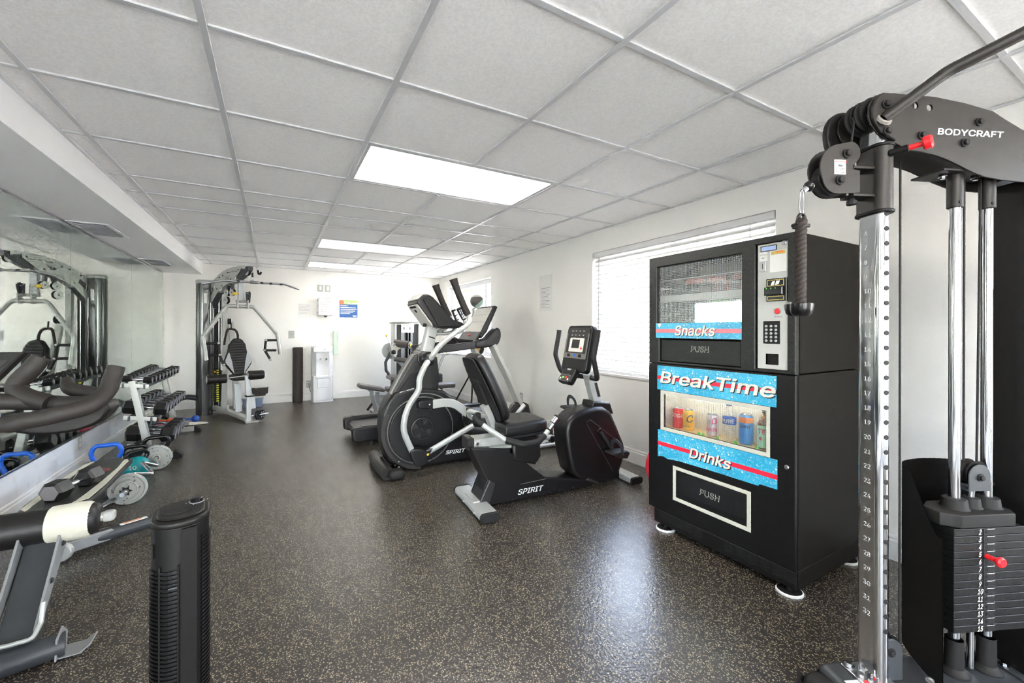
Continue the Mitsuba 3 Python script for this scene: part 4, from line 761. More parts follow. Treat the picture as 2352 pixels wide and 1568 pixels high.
put(t, 'carriage_plate', B.b(0.12, 0.4, 0.462, 0.474, -0.07, 0.1, 0.002), 'mat_silver', False)
put(t, 'grab_bar', [tube(B.l([(0.1, 0.6, 0.0), (-0.03, 0.63, 0.09), (-0.075, 0.625, 0.175), (0.02, 0.55, 0.21), (0.12, 0.48, 0.24), (0.22, 0.455, 0.29), (0.34, 0.455, 0.27), (0.41, 0.5, 0.255), (0.5, 0.605, 0.245)]), 0.017, 14, bend=0.05)], 'mat_silver')
put(t, 'grab_bar', [tube(B.l([(0.1, 0.6, 0.0), (-0.02, 0.63, -0.1), (0.02, 0.57, -0.2), (0.16, 0.48, -0.25), (0.34, 0.46, -0.26), (0.42, 0.52, -0.25), (0.5, 0.61, -0.24)]), 0.017, 14, bend=0.05)], 'mat_silver')
put(t, 'grip', tube(B.l([(0.115, 0.484, 0.24), (0.22, 0.455, 0.289), (0.34, 0.455, 0.27), (0.395, 0.49, 0.257)]), 0.0215, 14, bend=0.05), 'mat_rubber')
put(t, 'grip', tube(B.l([(0.0, 0.62, 0.06), (-0.03, 0.63, 0.09), (-0.075, 0.625, 0.175), (-0.03, 0.59, 0.195)]), 0.021, 14, bend=0.05), 'mat_rubber')
k = put(t, 'pulse_grip', cyl(B.p(0.425, 0.519, 0.253), B.p(0.503, 0.609, 0.2445), 0.0205, n=16, b=0.004), 'mat_rubber')
put(k, 'sensor_plate', [cyl(B.p(0.432 + d, 0.5275 + 1.15 * d, 0.2535 - 0.1 * d), B.p(0.46 + d, 0.5597 + 1.15 * d, 0.2507 - .1 * d), 0.0209, n=16) for d in (0.0, 0.033)], 'mat_chrome')
for s, z, m, sg_ in ((1.07, 0.275, 0.18, 1), (0.88, 0.575, -0.15, -1)):
    put(t, 'crank', cyl(B.p(0.955, 0.43, sg_ * 0.11 + 0.02), B.p(s, z, sg_ * 0.12 + 0.02), 0.014, n=12), 'mat_rubber') if sg_ > 0 else put(t, 'crank', cyl(B.p(0.955, 0.43, -0.09), B.p(s, z, -0.1), 0.014, n=12), 'mat_rubber')
    k = put(t, 'pedal', B.x([(s - 0.085, z), (s - 0.07, z + 0.012), (s + 0.06, z + 0.012), (s + 0.085, z - 0.005), (s + 0.06, z - 0.045), (s - 0.02, z - 0.035)], m - 0.05, m + 0.06, 0.008, 2), 'mat_rubber', 30)
    put(k, 'strap', sweep(rect(-0.014, 0.014, -0.002, 0.002), crv(B.l([(s + 0.01, z - 0.01, m - 0.055), (s + 0.0, z + 0.05, m - 0.05), (s - 0.01, z + 0.088, m), (s + 0.0, z + 0.06, m + 0.05), (s + 0.01, z - 0.01, m + 0.062)]), 5), up=B.D), 'mat_gun', 40)
put(t, 'axle_cap', cyl(B.p(0.95, 0.435, 0.118), B.p(0.95, 0.435, 0.135), 0.02, n=16, b=0.004), 'mat_gloss')

# elliptical
E_ = Frame((0.85, 3.62), -3.0)
t = thing('elliptical_trainer', 'black and silver elliptical trainer with a large round flywheel cover behind the recumbent bike', 'elliptical machine')
body = [(-0.085, 0.386), (-0.072, 0.515), (-0.03, 0.61), (0.02, 0.67), (0.12, 0.7), (0.25, 0.7), (0.36, 0.685), (0.45, 0.668), (0.553, 0.589), (0.62, 0.47), (0.66, 0.33), (0.675, 0.2), (0.69, 0.15), (0.98, 0.1), (0.98, 0.02), (0.085, 0.02), (-0.033, 0.1), (-0.07, 0.23)]
k = put(t, 'flywheel_housing', E_.x(body[::-1], -0.12, 0.11, 0.03, 3), 'mat_bike', 40)
put(k, 'rim_band', E_.x((arc((0.25, 0.343), 0.335, 150, 270, 20) + arc((0.25, 0.343), 0.3, 270, 150, 20)), 0.085, 0.118, 0.004), 'mat_char', 40)
put(k, 'highlight_arc', tube(E_.l([(x, z, 0.118) for x, z in arc((0.26, 0.33), 0.325, 100, 35, 14)]), 0.006, 8), 'mat_bike_grey')
d = put(t, 'flywheel_disc', E_.x(circ(0.272, 56, (0.25, 0.343)), 0.105, 0.128, 0.008, 2), 'mat_disc', 40)
put(d, 'disc_groove', lathe([(0.276, 0), (0.281, 0.004), (0.286, 0)], E_.p(0.25, 0.343, 0.112), E_.N, 56), 'mat_bike_grey')
put(d, 'hub', lathe([(0.098, 0), (0.094, 0.012), (0.085, 0.014), (0.08, 0.004), (0.0, 0.003)], E_.p(0.25, 0.36, 0.128), E_.N, 40), 'mat_char')
put(d, 'hub_spokes', [E_.x([(0.25 + 0.02 * math.cos(a + 1.57) + 0.01 * math.cos(a), 0.36 + 0.02 * math.sin(a + 1.57) + .01 * math.sin(a)), (0.25 - 0.02 * math.cos(a + 1.57) + .01 * math.cos(a), 0.36 - 0.02 * math.sin(a + 1.57) + .01 * math.sin(a)), (0.25 - 0.034 * math.cos(a + 1.57) + 0.08 * math.cos(a), 0.36 - 0.034 * math.sin(a + 1.57) + 0.08 * math.sin(a)), (0.25 + 0.034 * math.cos(a + 1.57) + 0.08 * math.cos(a), 0.36 + 0.034 * math.sin(a + 1.57) + 0.08 * math.sin(a))], 0.13, 0.139, 0.003) for a in (0.35, 1.92, 3.49, 5.06)], 'mat_bike', 30)
tow = [(0.005, 0.655), (0.02, 0.7), (0.095, 0.828), (0.186, 0.975), (0.25, 1.0), (0.35, 0.98), (0.345, 0.84), (0.345, 0.69), (0.33, 0.66)]
put(t, 'tower', E_.x(tow[::-1], -0.1, 0.09, 0.022, 3), 'mat_char', 40)
put(t, 'tower_panel', E_.x([(0.06, 0.68), (0.16, 0.82), (0.25, 0.86), (0.255, 0.7), (0.15, 0.69)], 0.088, 0.096, 0.004), 'mat_bike', 30)
put(t, 'tower_edge', tube(E_.l([(0.0, 0.66, 0.07), (0.09, 0.83, 0.07), (0.185, 0.985, 0.07)]), 0.022, 12, spl=5), 'mat_bike_grey')
put(t, 'tower_strip', tube(E_.l([(0.07, 0.672, 0.1), (0.12, 0.683, 0.1), (0.19, 0.7, 0.1)]), 0.005, 8), 'mat_silver')
put(t, 'column_back', E_.x([(0.33, 0.66), (0.41, 0.655), (0.42, 0.8), (0.4, 0.96), (0.33, 0.98)], -0.05, 0.075, 0.01, 2), 'mat_bike', 30)
fb = put(t, 'front_foot', [tube(E_.l([(-0.075, 0.05, -0.34), (-0.08, 0.062, 0.0), (-0.05, 0.05, 0.24)]), [0.045, 0.055, 0.052], 14, spl=6)], 'mat_char')
put(fb, 'foot_cap', E_.b(-0.05, 0.075, 0.01, 0.085, 0.2, 0.31, 0.025, 3), 'mat_rubber', 40)
put(fb, 'foot_base', E_.b(-0.09, 0.07, 0.0, 0.03, -0.34, 0.26, 0.008), 'mat_pitch', False)
for s, z in ((0.06, 0.1), (0.03, 0.07), (0.06, 0.05)): put(t, 'frame_bolt', bolt(E_.p(s, z, 0.112), E_.N, 0.006, 0.008), 'mat_chrome')
put(t, 'brand_lettering', E_.t('SPIRIT', 0.031, 0.462, 0.105, 0.1115, bold=True, shear=0.3, stretch=1.22, depth=0.0008), 'mat_brand', False)
mw = lambda a, c: E_.x([(a[0] - 0.05, a[1]), (a[0] + 0.06, a[1]), (c[0] + 0.05, c[1]), (c[0] - 0.045, c[1])], -0.045, 0.05, 0.02, 3)
put(t, 'mast', mw((0.31, 0.96), (0.375, 1.28)), 'mat_silver', 40)
put(t, 'mast_badge', E_.x([(0.33, 1.135), (0.385, 1.118), (0.387, 1.128), (0.332, 1.146)], 0.0495, 0.0515), 'mat_char', False)
put(t, 'mast_cap', cyl(E_.p(0.315, 1.24, 0.02), E_.p(0.29, 1.245, 0.02), 0.014, n=14), 'mat_char')
k = put(t, 'console', E_.x([(0.345, 1.228), (0.195, 1.425), (0.205, 1.465), (0.24, 1.498), (0.29, 1.5), (0.33, 1.478), (0.51, 1.29), (0.6, 1.262), (0.6, 1.23), (0.56, 1.213), (0.4, 1.212)][::-1], -0.2, 0.19, 0.014, 2), 'mat_bike', 30)
put(k, 'side_cover', E_.x([(0.375, 1.225), (0.24, 1.452), (0.29, 1.49), (0.325, 1.47), (0.5, 1.285), (0.53, 1.23)][::-1], 0.191, 0.197, 0.004), 'mat_disc', 30)
put(k, 'back_cover', [E_.slab((0.205, 1.42), (0.345, 1.232), 0.016, 0.34, 0.03, b=0.006), E_.slab((0.2, 1.45), (0.25, 1.502), -0.012, 0.37, 0.02, b=0.005)], 'mat_beige', 30)
put(k, 'back_grille', [E_.slab((0.232, 1.385), (0.25, 1.361), 0.019, 0.05, 0.005, b=0.002), E_.slab((0.21, 1.414), (0.222, 1.398), 0.019, 0.2, 0.005, b=0.002)], 'mat_pitch', 30)
put(k, 'tray', E_.x([(0.5, 1.285), (0.58, 1.262), (0.645, 1.248), (0.64, 1.215), (0.56, 1.213)][::-1], -0.16, 0.16, 0.01, 2), 'mat_char', 30)
put(t, 'pivot_shaft', [E_.x(circ(0.065, 24, (0.28, 0.95)), -0.12, 0.12, 0.01, 2)], 'mat_char', 40)
for sg_ in (1, -1):
    ph = 0.0 if sg_ > 0 else 0.02
    k = put(t, 'swing_arm', tube(E_.l([(0.29, 0.95, sg_ * 0.235), (0.31, 1.0, sg_ * 0.27), (0.372, 1.075, sg_ * 0.27), (0.497, 1.17, sg_ * 0.265), (0.6, 1.235, sg_ * 0.262), (0.63, 1.295, sg_ * 0.26), (0.59, 1.38, sg_ * 0.26)]), 0.023, 14, spl=5), 'mat_silver')
    put(k, 'grip', [tube(E_.l([(0.615, 1.33, sg_ * 0.26), (0.58, 1.4, sg_ * 0.26), (0.525, 1.52, sg_ * 0.262), (0.485, 1.62, sg_ * 0.265)]), [0.03, 0.03, 0.028, 0.029, 0.034], 16, spl=4), cyl(E_.p(0.487, 1.615, sg_ * 0.265), E_.p(0.481, 1.632, sg_ * 0.265), 0.034, 0.036, n=16)], 'mat_foam')
    put(k, 'pivot_cap', [ball(E_.p(0.285, 0.955, sg_ * 0.2), 0.062, 3), cyl(E_.p(0.285, 0.955, sg_ * 0.12), E_.p(0.285, 0.955, sg_ * 0.2), 0.058, n=24)], 'mat_bike')
    put(k, 'lower_arm', tube(E_.l([(0.285, 0.95, sg_ * 0.23), (0.24, 0.9, sg_ * 0.262), (0.195, 0.8, sg_ * 0.27), (0.185, 0.705, sg_ * 0.27), (0.11, 0.59, sg_ * 0.27), (0.07, 0.465, sg_ * 0.27), (0.075, 0.36, sg_ * 0.27), (0.135, 0.215, sg_ * 0.27)]), 0.0245, 14, spl=5), 'mat_silver')
    put(k, 'joint', [E_.x(smooth2([(0.115, 0.225), (0.2, 0.235), (0.255, 0.2), (0.25, 0.11), (0.16, 0.1)], 4)[::-1], sg_ * 0.27 - 0.045, sg_ * 0.27 + 0.035, 0.012, 2), E_.x([(0.24, 0.17), (0.28, 0.19), (0.3, 0.225), (0.26, 0.22), (0.22, 0.21)], sg_ * 0.27 - 0.03, sg_ * 0.27 + 0.03, 0.008)], 'mat_bike', 40)
    put(k, 'warning_tag', E_.b(0.247, 0.263, 0.176, 0.192, sg_ * 0.27 + 0.0355, sg_ * 0.27 + 0.037, 0), 'mat_yellow', False)
    put(k, 'pedal_bar', tube(E_.l([(0.27, 0.195, sg_ * 0.27), (0.66, 0.372, sg_ * 0.27)] if sg_ > 0 else [(0.27, 0.195, -0.27), (0.66, 0.2, -0.27)]), 0.023, 14), 'mat_silver')
    pz = 0.42 if sg_ > 0 else 0.25
    put(k, 'pedal', [E_.x([(0.62, pz - 0.03), (1.0, pz - 0.09), (1.02, pz - 0.05), (0.98, pz - 0.04), (0.68, pz + 0.02), (0.66, pz + 0.1), (0.62, pz + 0.1)], sg_ * 0.2 - 0.075, sg_ * 0.2 + 0.075, 0.012, 2)], 'mat_rubber', 30)
    put(k, 'roller_arm', tube(E_.l([(0.9, pz - 0.1, sg_ * 0.2), (1.25, 0.2, sg_ * 0.2), (1.5, 0.155, sg_ * 0.2)]), 0.026, 10), 'mat_silver')
    put(k, 'roller', [cyl(E_.p(1.5, 0.145, sg_ * 0.2 - 0.03), E_.p(1.5, 0.145, sg_ * 0.2 + 0.03), 0.033, n=20, b=0.005)], 'mat_gloss')
    put(t, 'rail', [tube(E_.l([(0.9, 0.1, sg_ * 0.2 - 0.028), (1.7, 0.098, sg_ * 0.2 - 0.028)]), 0.015, 10), tube(E_.l([(0.9, 0.1, sg_ * 0.2 + 0.028), (1.7, 0.098, sg_ * 0.2 + 0.028)]), 0.015, 10)], 'mat_silver')
put(t, 'link_arm', [sweep(rrect(-0.036, 0.036, -0.02, 0.02, 0.008, 2), crv(E_.l([(0.3, 0.565, 0.19), (0.42, 0.575, 0.19), (0.52, 0.555, 0.19), (0.61, 0.49, 0.19), (0.72, 0.405, 0.19)]), 6), up=E_.N)], 'mat_silver', 40)
put(t, 'link_bracket', E_.x([(0.2, 0.545), (0.325, 0.53), (0.325, 0.61), (0.22, 0.61), (0.2, 0.595)], 0.13, 0.215, 0.01, 2), 'mat_bike', 30)
put(t, 'link_bolt', bolt(E_.p(0.295, 0.572, 0.216), E_.N, 0.006, 0.008), 'mat_chrome')
put(t, 'rail_frame', [E_.b(0.95, 1.76, 0.02, 0.08, -0.05, 0.05, 0.008), E_.b(1.64, 1.72, 0.01, 0.09, -0.3, 0.3, 0.01), E_.b(1.2, 1.26, 0.05, 0.1, -0.26, 0.26, 0.006)], 'mat_silver', False)
for q in ((1.24, 1.32, 0.06, 0.15, 0.13, 0.275), (1.66, 1.74, 0.06, 0.14, 0.14, 0.26), (1.66, 1.74, 0.06, 0.14, -0.26, -0.14)): put(t, 'rail_end', E_.b(*q, 0.01), 'mat_char', False)
put(t, 'fixed_handlebar', [tube(E_.l([(0.345, 1.166, 0.0), (0.5, 1.166, 0.02), (0.6, 1.18, 0.12), (0.64, 1.235, 0.15), (0.62, 1.3, 0.15), (0.57, 1.385, 0.15)]), 0.0165, 12, bend=0.06), tube(E_.l([(0.5, 1.166, -0.0), (0.6, 1.18, -0.1), (0.655, 1.235, -0.15), (0.66, 1.3, -0.15), (0.625, 1.385, -0.15)]), 0.0165, 12, bend=0.06)], 'mat_silver')
for q in (((0.625, 1.29, 0.15), (0.566, 1.392, 0.15)), ((0.662, 1.29, -0.15), (0.622, 1.392, -0.15))):
    k = put(t, 'pulse_grip', cyl(E_.p(*q[0]), E_.p(*q[1]), 0.022, n=16, b=0.005), 'mat_rubber')
    a, b = A(*q[0]), A(*q[1])
    put(k, 'sensor_plate', [cyl(E_.p(*(a + (b - a) * u)), E_.p(*(a + (b - a) * v)), 0.0226, n=16) for u, v in ((0.1, 0.45), (0.52, 0.85))], 'mat_chrome')

# treadmill
R_ = Frame((0.73, 4.82), 0.0)
t = thing('treadmill', 'treadmill with black belt and grey uprights standing between the elliptical and the far bench', 'treadmill')
belt = [(0.03, 0.165), (0.0, 0.15), (-0.015, 0.115), (0.0, 0.08), (0.04, 0.06), (1.75, 0.09), (1.75, 0.185)]
put(t, 'belt', R_.x(belt, -0.25, 0.25, 0.004), 'mat_char', 40)
put(t, 'belt_mark', [R_.b(0.12 + 0.05 * i, 0.145 + 0.05 * i, 0.1685, 0.1705, 0.2, 0.215, 0) for i in range(6)], 'mat_brand', False)
for sg_ in (1, -1):
    put(t, 'side_rail', R_.x([(0.0, 0.05), (-0.04, 0.07), (-0.045, 0.17), (-0.02, 0.2), (1.8, 0.215), (1.8, 0.06)][::-1], sg_ * 0.3 - 0.055, sg_ * 0.3 + 0.055, 0.018, 3), 'mat_bike', 40)
    put(t, 'step_strip', R_.b(0.05, 1.75, 0.199, 0.207, sg_ * 0.295 - 0.035, sg_ * 0.295 + 0.035, 0.003), 'mat_char', False)
    put(t, 'rear_foot', cyl(R_.p(0.15, 0.0, sg_ * 0.3), R_.p(0.15, 0.06, sg_ * 0.3), 0.03, n=14), 'mat_rubber')
    put(t, 'upright', sweep(rrect(-0.075, 0.075, -0.025, 0.025, 0.012, 3), R_.l([(1.95, 0.24, sg_ * 0.31), (1.78, 0.6, sg_ * 0.31), (1.55, 1.02, sg_ * 0.31)]), up=R_.D), 'mat_shell', 40)
    put(t, 'upright_foot', R_.x([(1.72, 0.04), (1.73, 0.17), (1.83, 0.28), (1.93, 0.32), (2.04, 0.27), (2.08, 0.12), (2.06, 0.04)][::-1], sg_ * 0.32 - 0.06, sg_ * 0.32 + 0.06, 0.025, 3), 'mat_char', 40)
    put(t, 'handrail', sweep(rrect(-0.042, 0.042, -0.028, 0.028, 0.012, 3), R_.l([(0.75, 0.965, sg_ * 0.31), (1.1, 1.0, sg_ * 0.31), (1.4, 1.03, sg_ * 0.31)]), up=R_.N), 'mat_char', 40)
    put(t, 'rail_hub', R_.x(smooth2([(1.34, 0.985), (1.34, 1.075), (1.46, 1.1), (1.56, 1.2), (1.62, 1.225), (1.655, 1.17), (1.645, 1.08), (1.58, 1.01)], 4)[::-1], sg_ * 0.3 - 0.09, sg_ * 0.3 + 0.06, 0.025, 3), 'mat_char', 40)
put(t, 'motor_hood', R_.x(smooth2([(1.72, 0.09), (1.7, 0.2), (1.76, 0.25), (1.95, 0.26), (2.05, 0.2), (2.07, 0.09)], 3)[::-1], -0.31, 0.31, 0.03, 3), 'mat_shell', 40)
k = put(t, 'console', R_.x([(1.4, 1.13), (1.43, 1.17), (1.6, 1.48), (1.63, 1.5), (1.665, 1.485), (1.52, 1.18), (1.45, 1.1)][::-1], -0.25, 0.25, 0.012, 2), 'mat_bike', 30)
put(k, 'face', R_.slab((1.43, 1.165), (1.6, 1.475), -0.008, 0.47, 0.02, b=0.003), 'mat_beige', 30)
put(k, 'face_marks', [R_.slab((1.5, 1.293), (1.502, 1.297), -0.0095, 0.4, 0.001, b=0), R_.slab((1.55, 1.384), (1.551, 1.386), -0.0095, 0.36, 0.001, b=0)], 'mat_grey', False)
put(k, 'lower_panel', R_.slab((1.36, 1.06), (1.44, 1.17), -0.02, 0.56, 0.03, b=0.01), 'mat_bike', 30)
put(k, 'safety_key', R_.slab((1.4, 1.118), (1.41, 1.132), -0.03, 0.05, 0.004, b=0.003), 'mat_red', 30)
put(t, 'cross_bar', tube(R_.l([(1.5, 1.03, -0.3), (1.44, 1.05, 0.0), (1.5, 1.03, 0.3)]), 0.035, 12, spl=5), 'mat_char')
put(t, 'grip_bar', tube(R_.l([(1.18, 1.08, 0.12), (1.17, 1.1, 0.0), (1.18, 1.08, -0.12)]), 0.02, 10, spl=5), 'mat_rubber')
put(t, 'grip_stem', [tube(R_.l([(1.18, 1.08, m), (1.4, 1.06, m)]), 0.016, 8) for m in (0.1, -0.1)], 'mat_char')
# ---------------------------------------------------------------- multi gym in the far left corner
G = Frame((-0.49, 7.3), -76.0)
M('mat_shroud', (92, 94, 94), 0.16, 0.85); M('mat_pad_grey', (112, 110, 112), 0.42); M('mat_lime', (206, 204, 40), 0.45); M('mat_smoke', (30, 32, 32), 0.3)
t = thing('multi_gym', 'silver multi gym with ribbed padded backrest and press arms in the far left corner', 'multi gym')
sh = lathe([(0.088, 0.0), (0.088, 1.83)], G.p(-0.02, 0, 0.37), n=28)
put(t, 'weight_shroud', [ext(rrect(-0.085, 0.08, -0.1, 0.1, 0.075, 7), 1.83, G.p(-0.02, 0.0, 0.37), G.D, -G.N)], 'mat_shroud', 50)
put(t, 'shroud_cap', ext(rrect(-0.09, 0.085, -0.105, 0.105, 0.078, 6), 0.06, G.p(-0.02, 1.83, 0.37), G.D, -G.N, 0.02, 2), 'mat_silver', 40)
put(t, 'shroud_label', G.b(0.058, 0.0615, 1.56, 1.69, 0.35, 0.39, 0) if False else obox(G.p(0.061, 1.56, 0.39), -G.N, G.Z, (0, 0.035), (0, 0.14), (0, 0.002), 0), 'mat_paper', False)
put(t, 'stack_panel', G.b(-0.1, -0.09, 0.03, 1.75, 0.13, 0.3, 0.002), 'mat_pitch', False)
for m in (0.27, 0.205): put(t, 'guide_rod', cyl(G.p(-0.02, 0.05, m), G.p(-0.02, 1.6, m), 0.008, n=12), 'mat_chrome')
for i in range(15):
    z = 0.17 + 0.031 * i
    k = put(t, 'weight_plate', G.b(-0.085, 0.02, z, z + 0.029, 0.185, 0.3, 0.002), 'mat_pitch', False)
    put(k, 'number_tag', [G.b(0.0202, 0.022, z + 0.005, z + 0.024, 0.277, 0.297, 0), G.b(0.0202, 0.022, z + 0.005, z + 0.024, 0.208, 0.238, 0)], 'mat_lime', False)
    put(k, 'pin_hole', cyl(G.p(0.0195, z + 0.014, 0.258), G.p(0.0215, z + 0.014, 0.258), 0.004, n=8), 'mat_gun')
put(t, 'stack_pin', [cyl(G.p(0.02, 0.6, 0.258), G.p(0.05, 0.6, 0.258), 0.012, n=12)], 'mat_orange')
put(t, 'beam', rtube([G.p(0.0, 0.05, 0.155), G.p(0.04, 1.0, 0.13), G.p(0.1, 1.74, 0.16)], 0.07, 0.06, 0.01, up=G.D), 'mat_silver', 30)
put(t, 'chart_strip', G.b(0.05, 0.053, 0.62, 1.4, 0.165, 0.195, 0), 'mat_paper', False)
put(t, 'front_beam', rtube([G.p(0.36, 0.1, 0.06), G.p(0.22, 0.7, 0.05), G.p(0.12, 1.3, 0.09)], 0.07, 0.06, 0.01, up=G.D), 'mat_silver', 30)
# arched roof plates, diagonal from the shroud to the high pulley
gd = G.D * 0.78 + G.N * -0.315; GL = np.linalg.norm(gd); gd = gd / GL; gn = A(gd[1], -gd[0], 0); g0 = G.p(-0.03, 0, 0.285)
def gp(u, z, m=0.0): return g0 + gd * u + gn * m + G.Z * z
def gx(poly, m0, m1, b=0.0, seg=1, holes=()): return ext(poly, m1 - m0, gp(0, 0, m0), gd, G.Z, b, seg, holes)
at_ = [(-0.028, 1.494), (-0.024, 1.77), (0.002, 1.842), (0.07, 1.868), (0.142, 1.9), (0.242, 1.962), (0.33, 1.998), (0.413, 2.022), (0.533, 2.043), (0.686, 2.051), (0.8, 2.049)]
al_ = [(0.8, 2.0), (0.7, 2.02), (0.695, 1.985), (0.593, 1.905), (0.522, 1.841), (0.414, 1.815), (0.292, 1.766), (0.205, 1.715), (0.105, 1.609), (0.01, 1.49)]
gh = [[(0.042, 1.65), (0.041, 1.74), (0.142, 1.818), (0.158, 1.775), (0.08, 1.69)][::-1], [(0.375, 1.912), (0.48, 1.938), (0.452, 1.888), (0.39, 1.888)]]
put(t, 'arch_plate', gx(al_[::-1] + at_[::-1] if False else at_ + al_, 0.045, 0.05, 0.001, holes=gh), 'mat_silver', False)
put(t, 'arch_plate', gx(at_ + al_, -0.05, -0.045, 0.001, holes=gh), 'mat_silver', False)
put(t, 'arch_web', gx([(0.0, 1.5), (0.03, 1.5), (0.09, 1.6), (0.2, 1.71), (0.2, 1.73), (0.06, 1.62)], -0.044, 0.044), 'mat_gun', False); put(t, 'arch_web', gx([(0.58, 1.9), (0.64, 1.87), (0.76, 1.93), (0.84, 1.99), (0.84, 2.04), (0.7, 2.04), (0.69, 1.99)], -0.035, 0.035, 0.004), 'mat_gun', False)
put(t, 'arch_logo', [gx([(u - 0.028, 1.985 + 0.03 * (u - .55)), (u, 1.998 + 0.03 * (u - .55)), (u + 0.028, 1.985 + 0.03 * (u - .55)), (u, 1.972 + 0.03 * (u - .55))], 0.0505, 0.0515, holes=[[(u - 0.018, 1.985), (u, 1.977), (u + 0.018, 1.985), (u, 1.993)]]) for u in (0.545,)] + [gx(rect(a, a + 0.05, 1.972 + 0.06 * (a - .5), 1.982 + 0.06 * (a - .5)), 0.0505, 0.0515) for a in (0.445, 0.585)], 'mat_ink', False)
for u, z in ((0.03, 1.79), (0.13, 1.86), (0.25, 1.915), (0.328, 1.938), (0.43, 1.975), (0.66, 2.0), (0.5, 1.885), (0.2, 1.76), (0.31, 1.8)): put(t, 'arch_bolt', bolt(gp(u, z, 0.05), gn, 0.007, 0.006), 'mat_gun')
for u, z, r in ((0.79, 1.963, 0.042), (0.36, 1.706, 0.045), (0.475, 1.706, 0.045), (0.342, 1.603, 0.05)):
    k = put(t, 'pulley_cover', cyl(gp(u, z, 0.02), gp(u, z, 0.026), r, n=28, b=0.002), 'mat_silver')
    put(k, 'wheel', lathe([(0.02, -0.012), (r * 1.0, -0.014), (r * .8, 0), (r * 1.0, 0.014), (0.02, 0.012)], gp(u, z, 0.004), gn, 24), 'mat_pitch'); put(k, 'axle', bolt(gp(u, z, 0.026), gn, 0.006, 0.006), 'mat_gun')
put(t, 'pulley_strap', [gx([(0.335, 1.7), (0.365, 1.7), (0.4, 1.8), (0.37, 1.8)], -0.015, 0.018), gx([(0.46, 1.7), (0.49, 1.7), (0.47, 1.83), (0.44, 1.83)], -0.015, 0.018)], 'mat_gun', False)
put(t, 'cord_hook', [tube([gp(0.8, 2.04), gp(0.86, 2.045), gp(0.95, 2.03), gp(0.985, 1.98)], 0.006, 8, bend=0.03)], 'mat_chrome')
put(t, 'hook_sleeve', tube([gp(0.985, 1.98), gp(1.0, 1.93), gp(1.035, 1.925), gp(1.05, 1.955)], 0.012, 10, bend=0.03), 'mat_rubber')
put(t, 'cable_end', [tube([G.p(0.75, 1.96, -0.05), G.p(0.75, 1.9, -0.05)], 0.012, 8)], 'mat_rubber')
# press arm assembly
put(t, 'hanger_post', rtube([G.p(0.38, 1.93, 0.01), G.p(0.38, 1.57, 0.01)], 0.075, 0.06, 0.01, up=G.D), 'mat_pale', 30)
put(t, 'hanger_bracket', [G.b(0.34, 0.44, 1.915, 1.93, -0.06, 0.06, 0.004), cyl(G.p(0.42, 1.588, 0.08), G.p(0.42, 1.588, -0.07), 0.018, n=14)], 'mat_silver', 30)
put(t, 'adjuster_quadrant', G.x([(0.40, 1.57), (0.46, 1.57), (0.5, 1.7), (0.45, 1.73), (0.4, 1.7)], -0.085, -0.07, 0.002), 'mat_gun', False)
put(t, 'adjuster_fan', [obox(G.p(0.452, 1.6, -0.035), -G.N, G.Z, (0, 0.01), (-0.0, 0.09), (0, 0.01), 0.002), ext([(0, 0), (0.03, -0.0), (0.06, 0.09), (0.035, 0.12), (-0.005, 0.115)], 0.012, G.p(0.44, 1.6, -0.035), -G.N, G.Z, 0.002)], 'mat_gun', False)
put(t, 'adjuster_hole', [cyl(G.p(0.4525, 1.6 + 0.105 - 0.008 * i, -0.035 - 0.008 - 0.013 * i), G.p(0.4545, 1.6 + 0.105 - .008 * i, -0.035 - .008 - .013 * i), 0.005, n=10) for i in range(4)], 'mat_white', kind='stuff')
put(t, 'yellow_knob', [ball(G.p(0.45, 1.69, 0.1), 0.024, 2), cyl(G.p(0.45, 1.69, 0.1), G.p(0.44, 1.69, 0.05), 0.01, n=10)], 'mat_yellow')
pa = [(0.5, 0.795, 0.418), (0.5, 1.0, 0.452), (0.5, 1.1, 0.455), (0.5, 1.14, 0.44), (0.5, 1.515, 0.2), (0.5, 1.522, 0.05), (0.5, 1.515, -0.12), (0.5, 1.13, -0.415), (0.5, 1.0, -0.435), (0.5, 0.845, -0.455)]
put(t, 'press_arm', tube([G.p(*q) for q in [pa[0], pa[2], pa[4], pa[6], pa[7], pa[9]]], 0.026, 14, bend=0.08), 'mat_silver')
for m in (0.075, -0.045): put(t, 'arm_collar', G.b(0.465, 0.535, 1.485, 1.6, m - 0.008, m + 0.008, 0.003), 'mat_silver', False)
for sg_ in (1, -1):
    def w(m): return m if sg_ > 0 else -m + 0.02
    a, b_, c, d = G.p(0.5, 1.013 if sg_ > 0 else 1.045, w(0.44)), G.p(0.5, 1.015 if sg_ > 0 else 1.045, w(0.29)), G.p(0.5, 0.862 if sg_ > 0 else 0.9, w(0.42)), G.p(0.5, 0.858 if sg_ > 0 else 0.905, w(0.275))
    e = G.p(0.55, 0.73 if sg_ > 0 else 0.766, w(0.235 if sg_ > 0 else 0.365)) if False else d + (A(0, 0, -0.13) - G.N * 0.04 * (1 if sg_ > 0 else 1.6) + G.D * 0.03)
    for p, q in ((a, b_), (c, d), (b_, d), (d, e)): put(t, 'hand_grip', tube([p, q], 0.0165, 12), 'mat_rubber')
    for p in (b_, d, e): put(t, 'grip_cap', ball(p, 0.02, 2), 'mat_silver')
